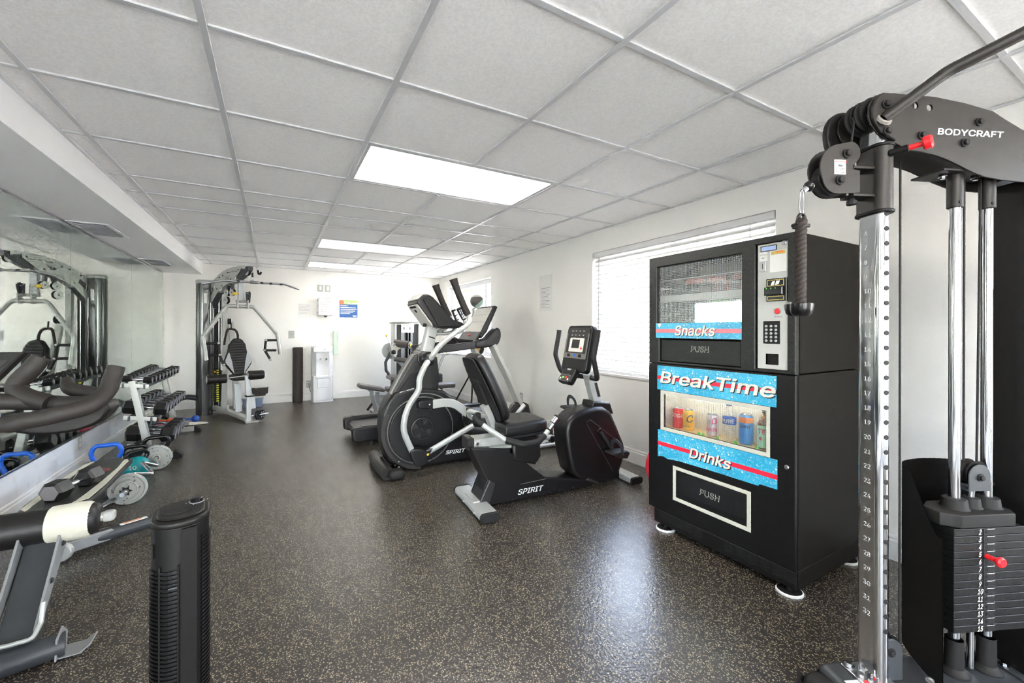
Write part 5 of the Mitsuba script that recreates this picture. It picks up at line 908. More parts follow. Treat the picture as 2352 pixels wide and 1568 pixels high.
# lat bar hanging from the high pulley (a thing of its own)
k = thing('lat_bar', 'long chrome lat pulldown bar with angled ends hanging from the multi gym', 'lat bar')
put(k, 'bar', tube([G.p(0.75, 1.767, 0.5), G.p(0.75, 1.827, 0.28), G.p(0.75, 1.828, -0.06), G.p(0.75, 1.833, -0.43), G.p(0.75, 1.775, -0.634)], 0.0135, 12, bend=0.03), 'mat_chrome')
put(k, 'sleeve', cyl(G.p(0.75, 1.829, -0.02), G.p(0.75, 1.829, -0.12), 0.02, n=14, b=0.004), 'mat_steel')
put(k, 'knurl_band', [cyl(G.p(0.75, 1.83, m), G.p(0.75, 1.83, m - 0.035), 0.0142, n=12) for m in (0.13, -0.14, -0.25, -0.38)], 'mat_gun')
put(k, 'link', [tube([G.p(0.75, 1.9, -0.06), G.p(0.75, 1.888, -0.075), G.p(0.75, 1.868, -0.07), G.p(0.75, 1.868, -0.05), G.p(0.75, 1.888, -0.045)], 0.003, 6, spl=4, closed=True), cyl(G.p(0.75, 1.868, -0.06), G.p(0.75, 1.845, -0.06), 0.006, n=8)], 'mat_chrome')
# seat and backrest
def gpad(poly, z0, s0, z1, s1, th, b=0.02, seg=3):
    W = nrm(G.D * (s1 - s0) + G.Z * (z1 - z0)); return ext(poly, th, G.p(s0, z0, 0), -G.N, W, b, seg)
bk = [(-0.1, 0.0), (0.02, 0.0), (0.1, 0.16), (0.105, 0.2), (0.05, 0.36), (0.045, 0.42), (0.0, 0.5), (-0.07, 0.53), (-0.14, 0.5), (-0.19, 0.42), (-0.195, 0.36), (-0.23, 0.2), (-0.225, 0.17)]
bk = [(-0.115, 0.0), (0.0, 0.0), (0.095, 0.155), (0.1, 0.2), (0.045, 0.33), (0.03, 0.42), (-0.02, 0.5), (-0.065, 0.512), (-0.11, 0.5), (-0.165, 0.42), (-0.18, 0.33), (-0.225, 0.2), (-0.22, 0.16)]
k = put(t, 'backrest', gpad(bk, 0.585, 0.55, 1.09, 0.44, -0.07), 'mat_vinyl', 40)
W = nrm(G.D * -0.11 + G.Z * 0.505); Nf = np.cross(-G.N, W)
for i in range(13):
    y = 0.022 + i * 0.036; yy = y + 0.03
    def hw(v): return np.interp(v, [0, 0.12, 0.3, 0.42, 0.5], [0.05, 0.062, 0.1, 0.088, 0.04])
    q = [(-0.06 - hw(y), y), (-0.06 + hw(y), y), (-0.06 + hw(yy), yy), (-0.06 - hw(yy), yy)]
    put(k, 'rib', ext(q, -0.014, G.p(0.55, 0.585, 0) - Nf * -0.07 if False else G.p(0.55, 0.585, 0) + Nf * 0.07 * (1 if (Nf @ G.D) > 0 else -1), -G.N, W, 0.006, 2) if (Nf @ G.D) < 0 else ext(q, 0.014, G.p(0.55, 0.585, 0) + Nf * 0.0, -G.N, W, 0.006, 2), 'mat_vinyl', 40)
for sg_ in (1, -1):
    q = [(-0.06 + sg_ * x, y) for x, y in ((0.055, 0.01), (0.115, 0.115), (0.152, 0.17), (0.155, 0.2), (0.112, 0.31), (0.1, 0.3), (0.075, 0.18))]
    q = q if sg_ > 0 else q[::-1]
    put(k, 'side_panel', ext(q, 0.006, G.p(0.55, 0.585, 0) + Nf * (0.0 if (Nf @ G.D) > 0 else 0.064), -G.N, W, 0.002) if (Nf @ G.D) > 0 else ext(q, -0.006, G.p(0.55, 0.585, 0) + Nf * -0.0, -G.N, W, 0.002), 'mat_vinyl_grey', 30)
stq = rrect(-0.19, 0.17, 0.55, 0.86, 0.05, 4)
k = put(t, 'seat', ext([(-m, -s) if False else (m, s) for m, s in stq], -0.065, G.p(0, 0.535, 0), -G.N, G.D, 0.022, 3), 'mat_vinyl', 40)
put(k, 'seat_panel', [ext([(-0.05, 0.58), (0.05, 0.58), (0.08, 0.8), (-0.08, 0.8)], 0.003, G.p(0, 0.534, 0), -G.N, G.D), ], 'mat_char', False)
put(k, 'seat_trim', [ext([(-0.16, 0.6), (-0.06, 0.6), (-0.09, 0.78), (-0.16, 0.78)], 0.002, G.p(0, 0.534, 0), -G.N, G.D), ext([(0.06, 0.6), (0.14, 0.6), (0.14, 0.78), (0.09, 0.78)], 0.002, G.p(0, 0.534, 0), -G.N, G.D)], 'mat_vinyl_grey', False)
put(t, 'seat_post', rtube([G.p(0.62, 0.1, 0.08), G.p(0.6, 0.47, 0.095)], 0.075, 0.06, 0.01, up=G.D), 'mat_pale', 30)
for m0, m1, z in ((0.47, 0.27, 0.585), (0.04, -0.14, 0.608)):
    k = put(t, 'roller_pad', cyl(G.p(0.95, z, m0), G.p(0.95, z, m1), 0.057, n=28, b=0.008), 'mat_vinyl')
    for m, dm in ((m0, 0.006), (m1, -0.006)): put(k, 'end_disc', [cyl(G.p(0.95, z, m), G.p(0.95, z, m + dm), 0.046, n=24, b=0.002), cyl(G.p(0.95, z, m), G.p(0.95, z, m + 2 * dm), 0.012, n=12)], 'mat_silver')
put(t, 'roller_axle', cyl(G.p(0.95, 0.586, 0.28), G.p(0.95, 0.607, 0.03), 0.011, n=12), 'mat_steel')
put(t, 'leg_lever', [rtube([G.p(0.95, 0.6, 0.05), G.p(0.96, 0.36, 0.04)], 0.05, 0.05, 0.008, up=G.D)], 'mat_pale', 30)
put(t, 'front_post', [rtube([G.p(1.0, 0.01, 0.045), G.p(0.97, 0.34, 0.03), G.p(0.95, 0.46, 0.03)], 0.055, 0.055, 0.008, up=G.D), rtube([G.p(0.99, 0.18, -0.01), G.p(0.97, 0.35, 0.0)], 0.06, 0.05, 0.008, up=G.D)], 'mat_pale', 30)
put(t, 'post_band', G.b(0.92, 1.01, 0.335, 0.35, -0.03, 0.07, 0.003), 'mat_pitch', False)
put(t, 'post_hole', [cyl(G.p(1.0 - .02 * i * 0, 0.37 + 0.025 * i, 0.015), G.p(1.002, 0.37 + 0.025 * i, 0.015), 0.005, n=10) for i in range(3)], 'mat_pitch', kind='stuff')
put(t, 'front_foot', [G.b(0.96, 1.04, 0.0, 0.025, -0.07, 0.08, 0.006)], 'mat_silver', False)
put(t, 'base_rail', [rtube([G.p(0.03, 0.1, 0.26), G.p(0.5, 0.075, 0.15), G.p(0.98, 0.045, 0.05)], 0.06, 0.05, 0.008)], 'mat_silver', 30)
put(t, 'base_rail', [rtube([G.p(0.0, 0.05, 0.15), G.p(0.98, 0.045, 0.02)], 0.06, 0.05, 0.008)], 'mat_silver', 30)
put(t, 'rail_wheel', cyl(G.p(0.45, 0.14, 0.19), G.p(0.46, 0.14, 0.17), 0.04, n=20, b=0.004), 'mat_silver')
for q, m in enumerate((-0.075, -0.105)):
    k = put(t, 'spare_plate', lathe([(0.012, -0.012), (0.062, -0.012), (0.066, -0.008), (0.066, 0.008), (0.062, 0.012), (0.012, 0.012)], G.p(1.0 - 0.03 * q, 0.09 - 0.005 * q, m), G.D * 0.75 - G.N * 0.6, 28), 'mat_gloss')
    put(k, 'plate_spot', [cyl(G.p(1.0 - .03 * q, 0.09, m) + (G.D * 0.75 - G.N * 0.6) * 0.0125 + G.N * 0.04 * math.cos(a) * 0.75 + G.Z * 0.04 * math.sin(a), G.p(1.0 - .03 * q, 0.09, m) + (G.D * 0.75 - G.N * 0.6) * 0.014 + G.N * 0.04 * math.cos(a) * 0.75 + G.Z * 0.04 * math.sin(a), 0.007, n=8) for a in (0.7, 2.3, 3.9, 5.4)], 'mat_brand', kind='stuff')
put(t, 'plate_peg', cyl(G.p(1.0, 0.085, 0.03), G.p(0.98, 0.095, -0.19), 0.013, n=12), 'mat_chrome')
put(t, 'rear_leg', [tube([G.p(-0.03, 0.24, 0.45), G.p(-0.02, 0.27, 0.58), G.p(0.08, 0.22, 0.72), G.p(0.25, 0.06, 0.82)], 0.035, 12, spl=5)], 'mat_gun')
rope([G.p(0.35, 1.205, 0.125), G.p(0.37, 1.19, 0.165), G.p(0.38, 1.1, 0.19), G.p(0.38, 0.99, 0.205)], 0.013, 10, 5, 'mat_rope', t)
rope([G.p(0.35, 1.205, 0.115), G.p(0.37, 1.19, 0.075), G.p(0.38, 1.13, 0.05), G.p(0.38, 1.06, 0.045)], 0.013, 10, 4, 'mat_rope', t)
put(t, 'mid_pulley', [lathe([(0.015, -0.012), (0.045, -0.015), (0.036, 0), (0.045, 0.015), (0.015, 0.012)], G.p(0.22, 1.31, 0.12), G.N, 24), tube([G.p(0.35, 1.29, 0.12), G.p(0.36, 1.215, 0.12)], 0.008, 8)], 'mat_pitch')
# ---------------------------------------------------------------- far wall and corner things
t = thing('water_cooler', 'white floor standing water cooler with two taps against the far wall', 'water cooler')
WX, WY = 0.692, 7.69
foot_ = rrect(WX - 0.162, WX + 0.162, WY - 0.165, WY + 0.16, 0.05, 5)
front = lambda x: WY - 0.165 - 0.025 * (1 - ((x - WX) / 0.162) ** 2)
put(t, 'base', ext(foot_, 0.035, (0, 0, 0), b=0.006), 'mat_white', 40)
put(t, 'body', [ext([(WX - 0.157, WY + 0.155), (WX - 0.157, WY - 0.12)] + [(WX - 0.14 + 0.28 * i / 12, WY - 0.16 - 0.02 * math.sin(pi * i / 12)) for i in range(13)] + [(WX + 0.157, WY - 0.12), (WX + 0.157, WY + 0.155)], 0.405, (0, 0, 0.033), b=0.006),
    ext([(WX - 0.157, WY + 0.155), (WX - 0.157, WY - 0.12), (WX - 0.098, WY - 0.165), (WX - 0.098, WY - 0.09), (WX + 0.098, WY - 0.09), (WX + 0.098, WY - 0.165), (WX + 0.157, WY - 0.12), (WX + 0.157, WY + 0.155)], 0.392, (0, 0, 0.437)),
    ext([(WX - 0.157, WY + 0.155), (WX - 0.157, WY - 0.12)] + [(WX - 0.14 + 0.28 * i / 12, WY - 0.16 - 0.02 * math.sin(pi * i / 12)) for i in range(13)] + [(WX + 0.157, WY - 0.12), (WX + 0.157, WY + 0.155)], 0.085, (0, 0, 0.828), b=0.006)], 'mat_white', 30)
put(t, 'top_cap', ext(rrect(WX - 0.145, WX + 0.145, WY - 0.15, WY + 0.14, 0.06, 5), 0.025, (0, 0, 0.912), b=0.008), 'mat_white', 30)
put(t, 'drip_tray', bx(WX - 0.1, WX + 0.1, WY - 0.195, WY - 0.1, 0.4, 0.437, 0.008), 'mat_white', False)
put(t, 'lower_panel', bx(WX - 0.085, WX + 0.085, WY - 0.186, WY - 0.17, 0.245, 0.4, 0.005), 'mat_white', False)
put(t, 'brand_mark', [tube([(WX + 0.0, WY - 0.181, 0.868), (WX + 0.03, WY - 0.181, 0.872), (WX + 0.045, WY - 0.179, 0.882)], 0.002, 6)], 'mat_gun')
for dx, m_ in ((-0.035, 'mat_steel'), (0.055, 'mat_pitch')):
    k = put(t, 'tap', [cyl((WX + dx, WY - 0.09, 0.7), (WX + dx, WY - 0.13, 0.7), 0.012, n=12), cyl((WX + dx, WY - 0.128, 0.708), (WX + dx, WY - 0.128, 0.675), 0.009, n=12)], 'mat_white')
    put(k, 'lever', obox((WX + dx - 0.012, WY - 0.14, 0.71), (1, 0, 0), (0, -0.6, 0.8), (0, 0.024), (-0.01, 0.02), (0, 0.005), 0.002), m_, False)
put(t, 'door_lock', cyl((WX + 0.11, WY - 0.171, 0.375), (WX + 0.11, WY - 0.178, 0.375), 0.006, n=10), 'mat_steel')
put(t, 'power_cord', [tube([(0.505, 7.855, 0.29), (0.505, 7.835, 0.29), (0.51, 7.835, 0.22), (0.53, 7.82, 0.16), (0.56, 7.8, 0.12)], 0.005, 6, spl=4)], 'mat_gun')
put(t, 'water_line', [tube([(0.54, 7.84, 0.47), (0.46, 7.85, 0.46), (0.425, 7.85, 0.38), (0.46, 7.85, 0.31), (0.56, 7.84, 0.28)], 0.003, 6, spl=6)], 'mat_paper')
def f_fr(p, n, uv): return mikit.mix((0.018, 0.014, 0.012), (0.05, 0.04, 0.035), mikit.noise(p.x * 180, p.y * 180, p.z * 180))
M('mat_roller', (0, 0, 0), 0.7, tex=mikit.proc(f_fr))
one('foam_roller', cyl((0.333, 7.76, 0.0), (0.333, 7.76, 0.905), 0.0775, n=36, b=0.006), 'mat_roller', 'tall dark foam roller standing upright beside the water cooler', 'foam roller', smooth=40)
scene['mat_tub'] = {'type': 'twosided', 'bsdf': {'type': 'principled', 'base_color': {'type': 'rgb', 'value': lin((120, 134, 158))}, 'roughness': 0.3}}
t = thing('storage_tub', 'blue grey plastic storage tub on the floor behind the multi gym seat', 'storage tub')
put(t, 'tub', [sweep(rrect(-0.14, 0.14, -0.09, 0.09, 0.03, 4), [(-0.29, 7.62, 0.005), (-0.29, 7.62, 0.14)], up=(0, 1, 0), scale=[0.88, 1.0])], 'mat_tub', 40)
put(t, 'lid', ext(rrect(-0.44, -0.14, 7.525, 7.715, 0.035, 4), 0.022, (0, 0, 0.14), b=0.004), 'mat_shell', 40)
one('ab_strap', [ext([(-0.31, 0.29), (-0.3, 0.205), (-0.26, 0.185), (-0.14, 0.18), (-0.09, 0.2), (-0.085, 0.295), (-0.12, 0.285), (-0.135, 0.292), (-0.19, 0.284), (-0.2, 0.29), (-0.25, 0.282), (-0.27, 0.288)], 0.05, (0, 7.65, 0), (1, 0, 0), (0, 0, 1), 0.012, 2), bx(-0.29, -0.12, 7.6, 7.66, 0.163, 0.2, 0.01)], 'mat_roller', 'black scalloped foam holder resting on the plastic storage tub', 'foam block')
def sheet(name, x0, x1, z0, z1, lab, cat_, mat='mat_paper', th=0.002, lines=(), lm='mat_ink'):
    k = thing(name, lab, cat_); put(k, 'sheet', bx(x0, x1, YF - th, YF, z0, z1), mat, False)
    for a, b, z, h in lines: put(k, 'text_line', bx(a, b, YF - th - 0.0006, YF - th, z, z + h), lm, False)
    return k
M('mat_faint', (176, 168, 168), 0.6); M('mat_poster_blue', (52, 94, 158), 0.4); M('mat_poster_green', (168, 196, 112), 0.4); M('mat_poster_orange', (236, 120, 84), 0.4)
M('mat_poster_white', (236, 238, 240), 0.4); M('mat_mintstrip', (206, 224, 206), 0.3)
sheet('paper_notice', 0.335, 0.535, 1.39, 1.645, 'pale paper notice with grey lines on the far wall left of the towel dispenser', 'notice', lines=[(0.352, 0.352 + w_, 1.61 - 0.024 * i, 0.006) for i, w_ in enumerate((0.15, 0.16, 0.13, 0.15, 0.165, 0.14, 0.12))], lm='mat_faint')
k = thing('fitness_poster', 'square blue fitness poster with green band and orange disc on the far wall', 'poster')
put(k, 'sheet', bx(0.99, 1.288, YF - 0.003, YF, 1.415, 1.72), 'mat_poster_blue', False); put(k, 'green_band', bx(0.995, 1.288, YF - 0.0036, YF - 0.003, 1.645, 1.72), 'mat_poster_green', False)
put(k, 'orange_disc', cyl((1.022, YF - 0.0036, 1.678), (1.022, YF - 0.0044, 1.678), 0.042, n=28), 'mat_poster_orange', False)
put(k, 'title', txt('Fitness', 0.042, (1.066, YF - 0.0036, 1.652), (1, 0, 0), (0, 0, 1), 0.0006, bold=True, stretch=1.2), 'mat_poster_white', False)
for z, b in ((1.613, 0.12), (1.583, 0.25), (1.553, 0.26), (1.523, 0.24), (1.5, 0.2), (1.478, 0.15)): put(k, 'text_line', bx(1.005, 1.01 + b, YF - 0.0036, YF - 0.003, z, z + 0.011), 'mat_poster_white', False)
put(k, 'logo_line', [bx(1.2, 1.275, YF - 0.0036, YF - 0.003, 1.44, 1.452), bx(1.215, 1.275, YF - 0.0036, YF - 0.003, 1.425, 1.434)], 'mat_poster_white', False)
k = thing('towel_dispenser', 'white wall mounted paper towel dispenser with a notice on its front', 'towel dispenser')
put(k, 'housing', ext(rrect(0.64, 0.87, 1.44, 1.735, 0.02, 4), -0.1, (0, YF, 0), (1, 0, 0), (0, 0, 1), 0.012, 2) if False else bx(0.64, 0.87, YF - 0.11, YF, 1.44, 1.735, 0.014, 2), 'mat_white', 30)
put(k, 'top_seam', bx(0.645, 0.865, YF - 0.1, YF - 0.005, 1.7345, 1.737), 'mat_grey', False); put(k, 'side_latch', [bx(0.634, 0.642, YF - 0.06, YF - 0.04, z, z + 0.03) for z in (1.47, 1.58, 1.68)], 'mat_grey', False)
put(k, 'nozzle', ext([(0.725, 1.442), (0.79, 1.442), (0.77, 1.41), (0.745, 1.41)], 0.04, (0, YF - 0.03, 0), (1, 0, 0), (0, 0, 1), 0.004), 'mat_gun', False)
put(k, 'notice', bx(0.655, 0.855, YF - 0.1112, YF - 0.1102, 1.465, 1.715), 'mat_paper', False)
for i, w_ in enumerate((0.16, 0.14, 0.15, 0.13, 0.16, 0.15, 0.1)): put(k, 'text_line', bx(0.672, 0.672 + w_, YF - 0.1118, YF - 0.1112, 1.675 - 0.028 * i, 1.681 - 0.028 * i), 'mat_faint', False)
for x0, lb in ((0.638, 'left one of two blank white wall plates above the towel dispenser'), (0.755, 'right one of two blank white wall plates above the towel dispenser')):
    k = thing('wall_plate', lb, 'wall plate'); put(k, 'plate', bx(x0, x0 + 0.088, YF - 0.012, YF, 1.852, 1.967, 0.004), 'mat_plate', False); put(k, 'insert', bx(x0 + 0.028, x0 + 0.06, YF - 0.0135, YF - 0.012, 1.875, 1.945, 0.0005), 'mat_trim', False)
k = thing('light_switch', 'white light switch plate on the far wall beside the multi gym arm', 'light switch')
put(k, 'plate', bx(0.2, 0.288, YF - 0.008, YF, 1.055, 1.18, 0.003), 'mat_plate', False); put(k, 'toggle', bx(0.238, 0.25, YF - 0.016, YF - 0.008, 1.105, 1.13, 0.002), 'mat_grey', False)
k = thing('cup_dispenser', 'pale green tube shaped cup dispenser on the wall above the water cooler', 'cup dispenser')
put(k, 'tube', ext(rrect(0.88, 0.965, YF - 0.055, YF - 0.002, 0.024, 5), 0.41, (0, 0, 0.765)), 'mat_mintstrip', 40); put(k, 'seam', cyl((0.955, YF - 0.057, 0.77), (0.955, YF - 0.057, 1.17), 0.004, n=8), 'mat_paper')
def outlet(o, U, lab, n=0):
    k = thing('wall_outlet', lab, 'outlet'); o = A(*o); U = nrm(U); Nn = np.cross(U, (0, 0, 1))
    put(k, 'plate', fr(bx(-0.037, 0.037, -0.06, 0.06, 0, 0.005, 0.002), o, U, (0, 0, 1)), 'mat_plate', False)
    for z in (-0.022, 0.022):
        put(k, 'socket', fr(bx(-0.015, 0.015, z - 0.013, z + 0.013, 0.005, 0.0062, 0.0005), o, U, (0, 0, 1)), 'mat_trim', False)
        put(k, 'socket_slot', fr(cat(bx(-0.006, -0.0045, z - 0.004, z + 0.006, 0.0062, 0.0066), bx(0.0045, 0.006, z - 0.004, z + 0.006, 0.0062, 0.0066)), o, U, (0, 0, 1)), 'mat_ink', False)
outlet((0.505, YF, 0.275), (1, 0, 0), 'white outlet on the far wall between foam roller and water cooler')
outlet((XL, 4.83, 0.25), (0, 1, 0), 'white outlet on the left wall below the mirror')
outlet((XR, 4.73, 0.315), (0, -1, 0), 'white outlet low on the right wall behind the treadmill hood')
k = thing('wall_notice', 'tall laminated white notice on the right wall between the two windows', 'notice')
put(k, 'sheet', bx(XR - 0.002, XR, 4.035, 4.31, 1.43, 1.86), 'mat_paper', False)
for i in range(15): put(k, 'text_line', bx(XR - 0.0026, XR - 0.002, 4.27 - (0.2, 0.15, 0.18, 0.1, 0.19)[i % 5], 4.275, 1.7 - 0.0165 * i, 1.7045 - 0.0165 * i), 'mat_faint' if i % 3 else 'mat_ink', False)
# ---------------------------------------------------------------- dumbbell rack and free weights on the left
def hexr(r): return [(r * math.cos(pi / 6 + pi / 3 * i), r * math.sin(pi / 6 + pi / 3 * i)) for i in range(6)]
M('mat_hex', (19, 18, 19), 0.36, spec=0.55); M('mat_hex_face', (122, 118, 120), 0.5)
t = thing('dumbbell_rack', 'three tier grey dumbbell rack beside the mirror, left of the multi gym', 'dumbbell rack')
for y in (4.95, 6.1):
    zt = 0.735
    put(t, 'post', rtube([(-0.985, y, 0.05), (-1.11, y, zt)], 0.075, 0.05, 0.006, up=(1, 0, 0)), 'mat_silver', 30)
    put(t, 'floor_bar', bx(-1.3, -0.8, y - 0.03, y + 0.03, 0.01, 0.06, 0.006), 'mat_silver', False)
    put(t, 'foot_cap', ext([(-0.815, 0.0), (-0.75, 0.0), (-0.75, 0.028), (-0.79, 0.068), (-0.815, 0.068)], 0.068, (0, y + 0.034, 0), (1, 0, 0), (0, 0, 1), 0.003), 'mat_pitch', False)
    for x0, x1, z0, z1 in ((-1.2, -0.99, 0.708, 0.68), (-1.165, -0.935, 0.415, 0.378), (-1.14, -0.86, 0.16, 0.11)):
        put(t, 'tier_bracket', rtube([(x0, y - 0.03, z0), (x1, y - 0.03, z1)], 0.012, 0.038, 0.004), 'mat_silver', 30)
        put(t, 'bracket_bolt', cyl((x0 + 0.03, y - 0.03, z0 - 0.03), (x0 + 0.03, y - 0.03, z0 - 0.018), 0.006, n=10), 'mat_pitch')
for (xa, za), (xb, zb) in (((-1.165, 0.70), (-1.02, 0.682)), ((-1.125, 0.405), (-0.97, 0.382)), ((-1.1, 0.15), (-0.92, 0.125))):
    for x, z in ((xa, za), (xb, zb)):
        put(t, 'shelf_rail', rtube([(x, 4.9, z), (x, 6.16, z)], 0.012, 0.04, 0.003), 'mat_gun', 30)
ORD = ['first', 'second', 'third', 'fourth', 'fifth', 'sixth', 'seventh', 'eighth', 'ninth', 'tenth']
def dumbbell(C, ax, L, r, hl, label, group=None, mat='mat_hex', rot=0.0, hex_=True):
    ax = nrm(ax); C = A(*C); k = thing('dumbbell', label, 'dumbbell', group)
    u = nrm(np.cross((0, 0, 1), ax)); w = np.cross(ax, u)
    uu = u * math.cos(rot) + w * math.sin(rot); ww = np.cross(ax, uu)
    for sg_ in (-1, 1):
        O = C + ax * (sg_ * L / 2 - (hl if sg_ > 0 else 0))
        if hex_: put(k, 'head', ext(hexr(r), hl, O, uu, ww, r * 0.2), mat, False)
        else: put(k, 'head', ball(O + ax * hl / 2, r, 3, (1, 1, 1)), mat, True)
        if hex_: put(k, 'head_face', ext(hexr(r * 0.74), 0.001, C + ax * (sg_ * (L / 2) - (0.0002 if sg_ > 0 else 0.0008)), uu, ww), 'mat_hex_face', False)
    hr = 0.0125
    put(k, 'handle', lathe([(hr * .85, 0), (hr, (L - 2 * hl) * .12), (hr * 1.12, (L - 2 * hl) * .5), (hr, (L - 2 * hl) * .88), (hr * .85, L - 2 * hl)], C - ax * (L / 2 - hl), ax, 14), 'mat_chrome' if hex_ else mat)
    return k
def row(n, y0, y1, xa, za, xb, zb, r0, r1, l0, l1, tier, skip=()):
    ax = nrm(A(xb - xa, 0, zb - za)); c0 = A((xa + xb) / 2, 0, (za + zb) / 2); up = np.cross(ax, (0, 1, 0)); up = up if up[2] > 0 else -up
    for i in range(n):
        if i in skip: continue
        q = i / max(n - 1, 1); r = r0 + (r1 - r0) * q; L = l0 + (l1 - l0) * q
        c = c0 + A(0, y0 + (y1 - y0) * q, 0) + up * (r * 0.866 + 0.022)
        dumbbell(c, ax, L, r, L * 0.31, '%s black hex dumbbell from the near end of the %s rack tier' % (ORD[i], tier), '%s tier dumbbells' % tier, rot=pi / 6)
row(9, 5.012, 6.04, -1.165, 0.70, -1.02, 0.682, 0.033, 0.047, 0.21, 0.27, 'top')
row(7, 5.055, 6.02, -1.125, 0.405, -0.97, 0.382, 0.067, 0.056, 0.32, 0.29, 'middle')
row(4, 5.07, 5.6, -1.1, 0.15, -0.92, 0.125, 0.078, 0.07, 0.36, 0.33, 'bottom')
M('mat_pinkv', (230, 74, 110), 0.5); M('mat_orangev', (232, 112, 66), 0.5); M('mat_bluev', (40, 86, 176), 0.4); M('mat_teal', (16, 150, 156), 0.35); M('mat_blue_kb', (24, 92, 200), 0.3)
M('mat_plate', (172, 174, 168), 0.55, tex=None); M('mat_crumb', (236, 230, 220), 0.7)
dumbbell((-1.13, 5.74, 0.185), (1, 0, -0.1), 0.19, 0.03, 0.06, 'small pink vinyl dumbbell behind the bottom tier hex dumbbells', mat='mat_pinkv', hex_=False)
dumbbell((-1.06, 5.85, 0.2), (1, 0, -0.1), 0.19, 0.03, 0.06, 'small orange vinyl dumbbell at the far end of the bottom tier', mat='mat_orangev', hex_=False)
dumbbell((-0.87, 6.05, 0.16), (1, 0.1, 0), 0.2, 0.04, 0.06, 'blue ended dumbbell at the far end of the bottom tier of the rack', mat='mat_bluev', hex_=False)
one('paper_scrap', ext(smooth2([(-1.02, 6.6), (-0.93, 6.5), (-0.74, 6.52), (-0.78, 6.62), (-0.9, 6.66)], 4), 0.012, (0, 0, 0.004), b=0.004), 'mat_crumb', 'cream coloured wedge lying on the floor behind the dumbbell rack', 'foam wedge', smooth=40)
def kettlebell(x, y, r, hh, hw, mat, label, rz=0.0, band=None, tr=0.016):
    k = thing('kettlebell', label, 'kettlebell'); c, s = math.cos(rz), math.sin(rz)
    put(k, 'body', lathe([(0, 0), (r * .7, 0), (r * .98, r * .5), (r, r * .9), (r * .85, r * 1.4), (r * .5, r * 1.75), (0, r * 1.85)], (x, y, 0), n=28), band or mat, 50)
    q = [(-hw * .55, r * 1.3), (-hw, r * 1.3 + (hh - r * 1.3) * .55), (-hw * .72, hh - tr), (0, hh - tr * .8), (hw * .72, hh - tr), (hw, r * 1.3 + (hh - r * 1.3) * .55), (hw * .55, r * 1.3)]
    put(k, 'handle', tube([(x + u * c, y + u * s, z) for u, z in q], tr, 12, spl=5), mat, 60)
    return k
kettlebell(-1.165, 4.5, 0.088, 0.285, 0.088, 'mat_blue_kb', 'bright blue kettlebell near the left wall behind the bench pad', 0.1)
kettlebell(-1.03, 4.68, 0.085, 0.215, 0.075, 'mat_gloss', 'glossy black kettlebell next to the teal one, in front of the other black one', 0.1)
kettlebell(-0.915, 4.82, 0.085, 0.245, 0.085, 'mat_gloss', 'black kettlebell nearest the dumbbell rack post', 0.15)
k = kettlebell(-0.975, 4.47, 0.088, 0.215, 0.07, 'mat_gloss', 'teal coated kettlebell behind the bench pad beside the grey plate', 0.6, 'mat_teal')
put(k, 'lettering', wrap('10', 0.03, (-0.975, 4.47, 0.08), 0.0885, -pi / 2 - 0.1), 'mat_brand', False)
# curl bar with plates on the floor
def f_iron(p, n, uv):
    d, _, r = mikit.voronoi(p.x * 40 + p.y * 3, p.z * 40)
    return mikit.mix((0.40, 0.41, 0.385), (0.07, 0.06, 0.05), dr.select((r > 0.82) & (d < 0.2), 0.8, 0.0) + 0.12 * mikit.fbm(p.x * 60, p.z * 60, p.y * 60, 2))
M('mat_iron_plate', (0, 0, 0), 0.5, tex=mikit.proc(f_iron))
PX, PZ = -0.872, 0.106
k = thing('curl_bar', 'chrome zigzag curl bar lying on the floor through grey weight plates', 'barbell')
put(k, 'bar', tube([(PX, 3.66, PZ), (PX, 3.9, PZ), (PX + 0.0, 4.0, PZ), (PX - 0.05, 4.09, PZ + 0.02), (PX + 0.055, 4.2, PZ - 0.03), (PX - 0.04, 4.32, PZ + 0.04), (PX + 0.04, 4.43, PZ - 0.03), (PX, 4.52, PZ), (PX, 4.72, PZ)], 0.0135, 14, bend=0.03), 'mat_chrome')
put(k, 'collar', cyl((PX, 3.7, PZ), (PX, 3.735, PZ), 0.018, n=16, b=0.003), 'mat_steel')
def plate(y, r, th, label, star=False):
    k = thing('weight_plate', label, 'weight plate')
    put(k, 'disc', lathe([(0.016, -th / 2), (r * .3, -th / 2 - 0.002), (r * .34, -th * .3), (r * .82, -th * .3), (r * .88, -th / 2), (r * .96, -th / 2), (r, -th * .3), (r, th * .3), (r * .96, th / 2), (0.016, th / 2)], (PX, y, PZ), (0, 1, 0), 48), 'mat_iron_plate', 30)
    put(k, 'raised_lettering', txt('LB', r * 0.16, (PX, y - th * .3 + 0.0005 - 0.0005, PZ + r * .5), (1, 0, 0), (0, 0, 1), 0.0015, bold=True, mid=True), 'mat_grey', False)
    if star: put(k, 'star_nut', ext([(PX + (0.034 if i % 2 == 0 else 0.018) * math.cos(pi / 6 * i), PZ + (0.034 if i % 2 == 0 else 0.018) * math.sin(pi / 6 * i)) for i in range(12)], 0.014, (0, y - th / 2 - 0.003, 0), (1, 0, 0), (0, 0, 1), 0.003), 'mat_pitch', False)
plate(3.79, 0.105, 0.03, 'large grey weight plate on the near end of the curl bar')
plate(3.762, 0.064, 0.022, 'small grey weight plate with star nut stacked on the near end of the curl bar', True)
plate(4.6, 0.104, 0.03, 'grey weight plate on the far end of the curl bar beside the teal kettlebell')
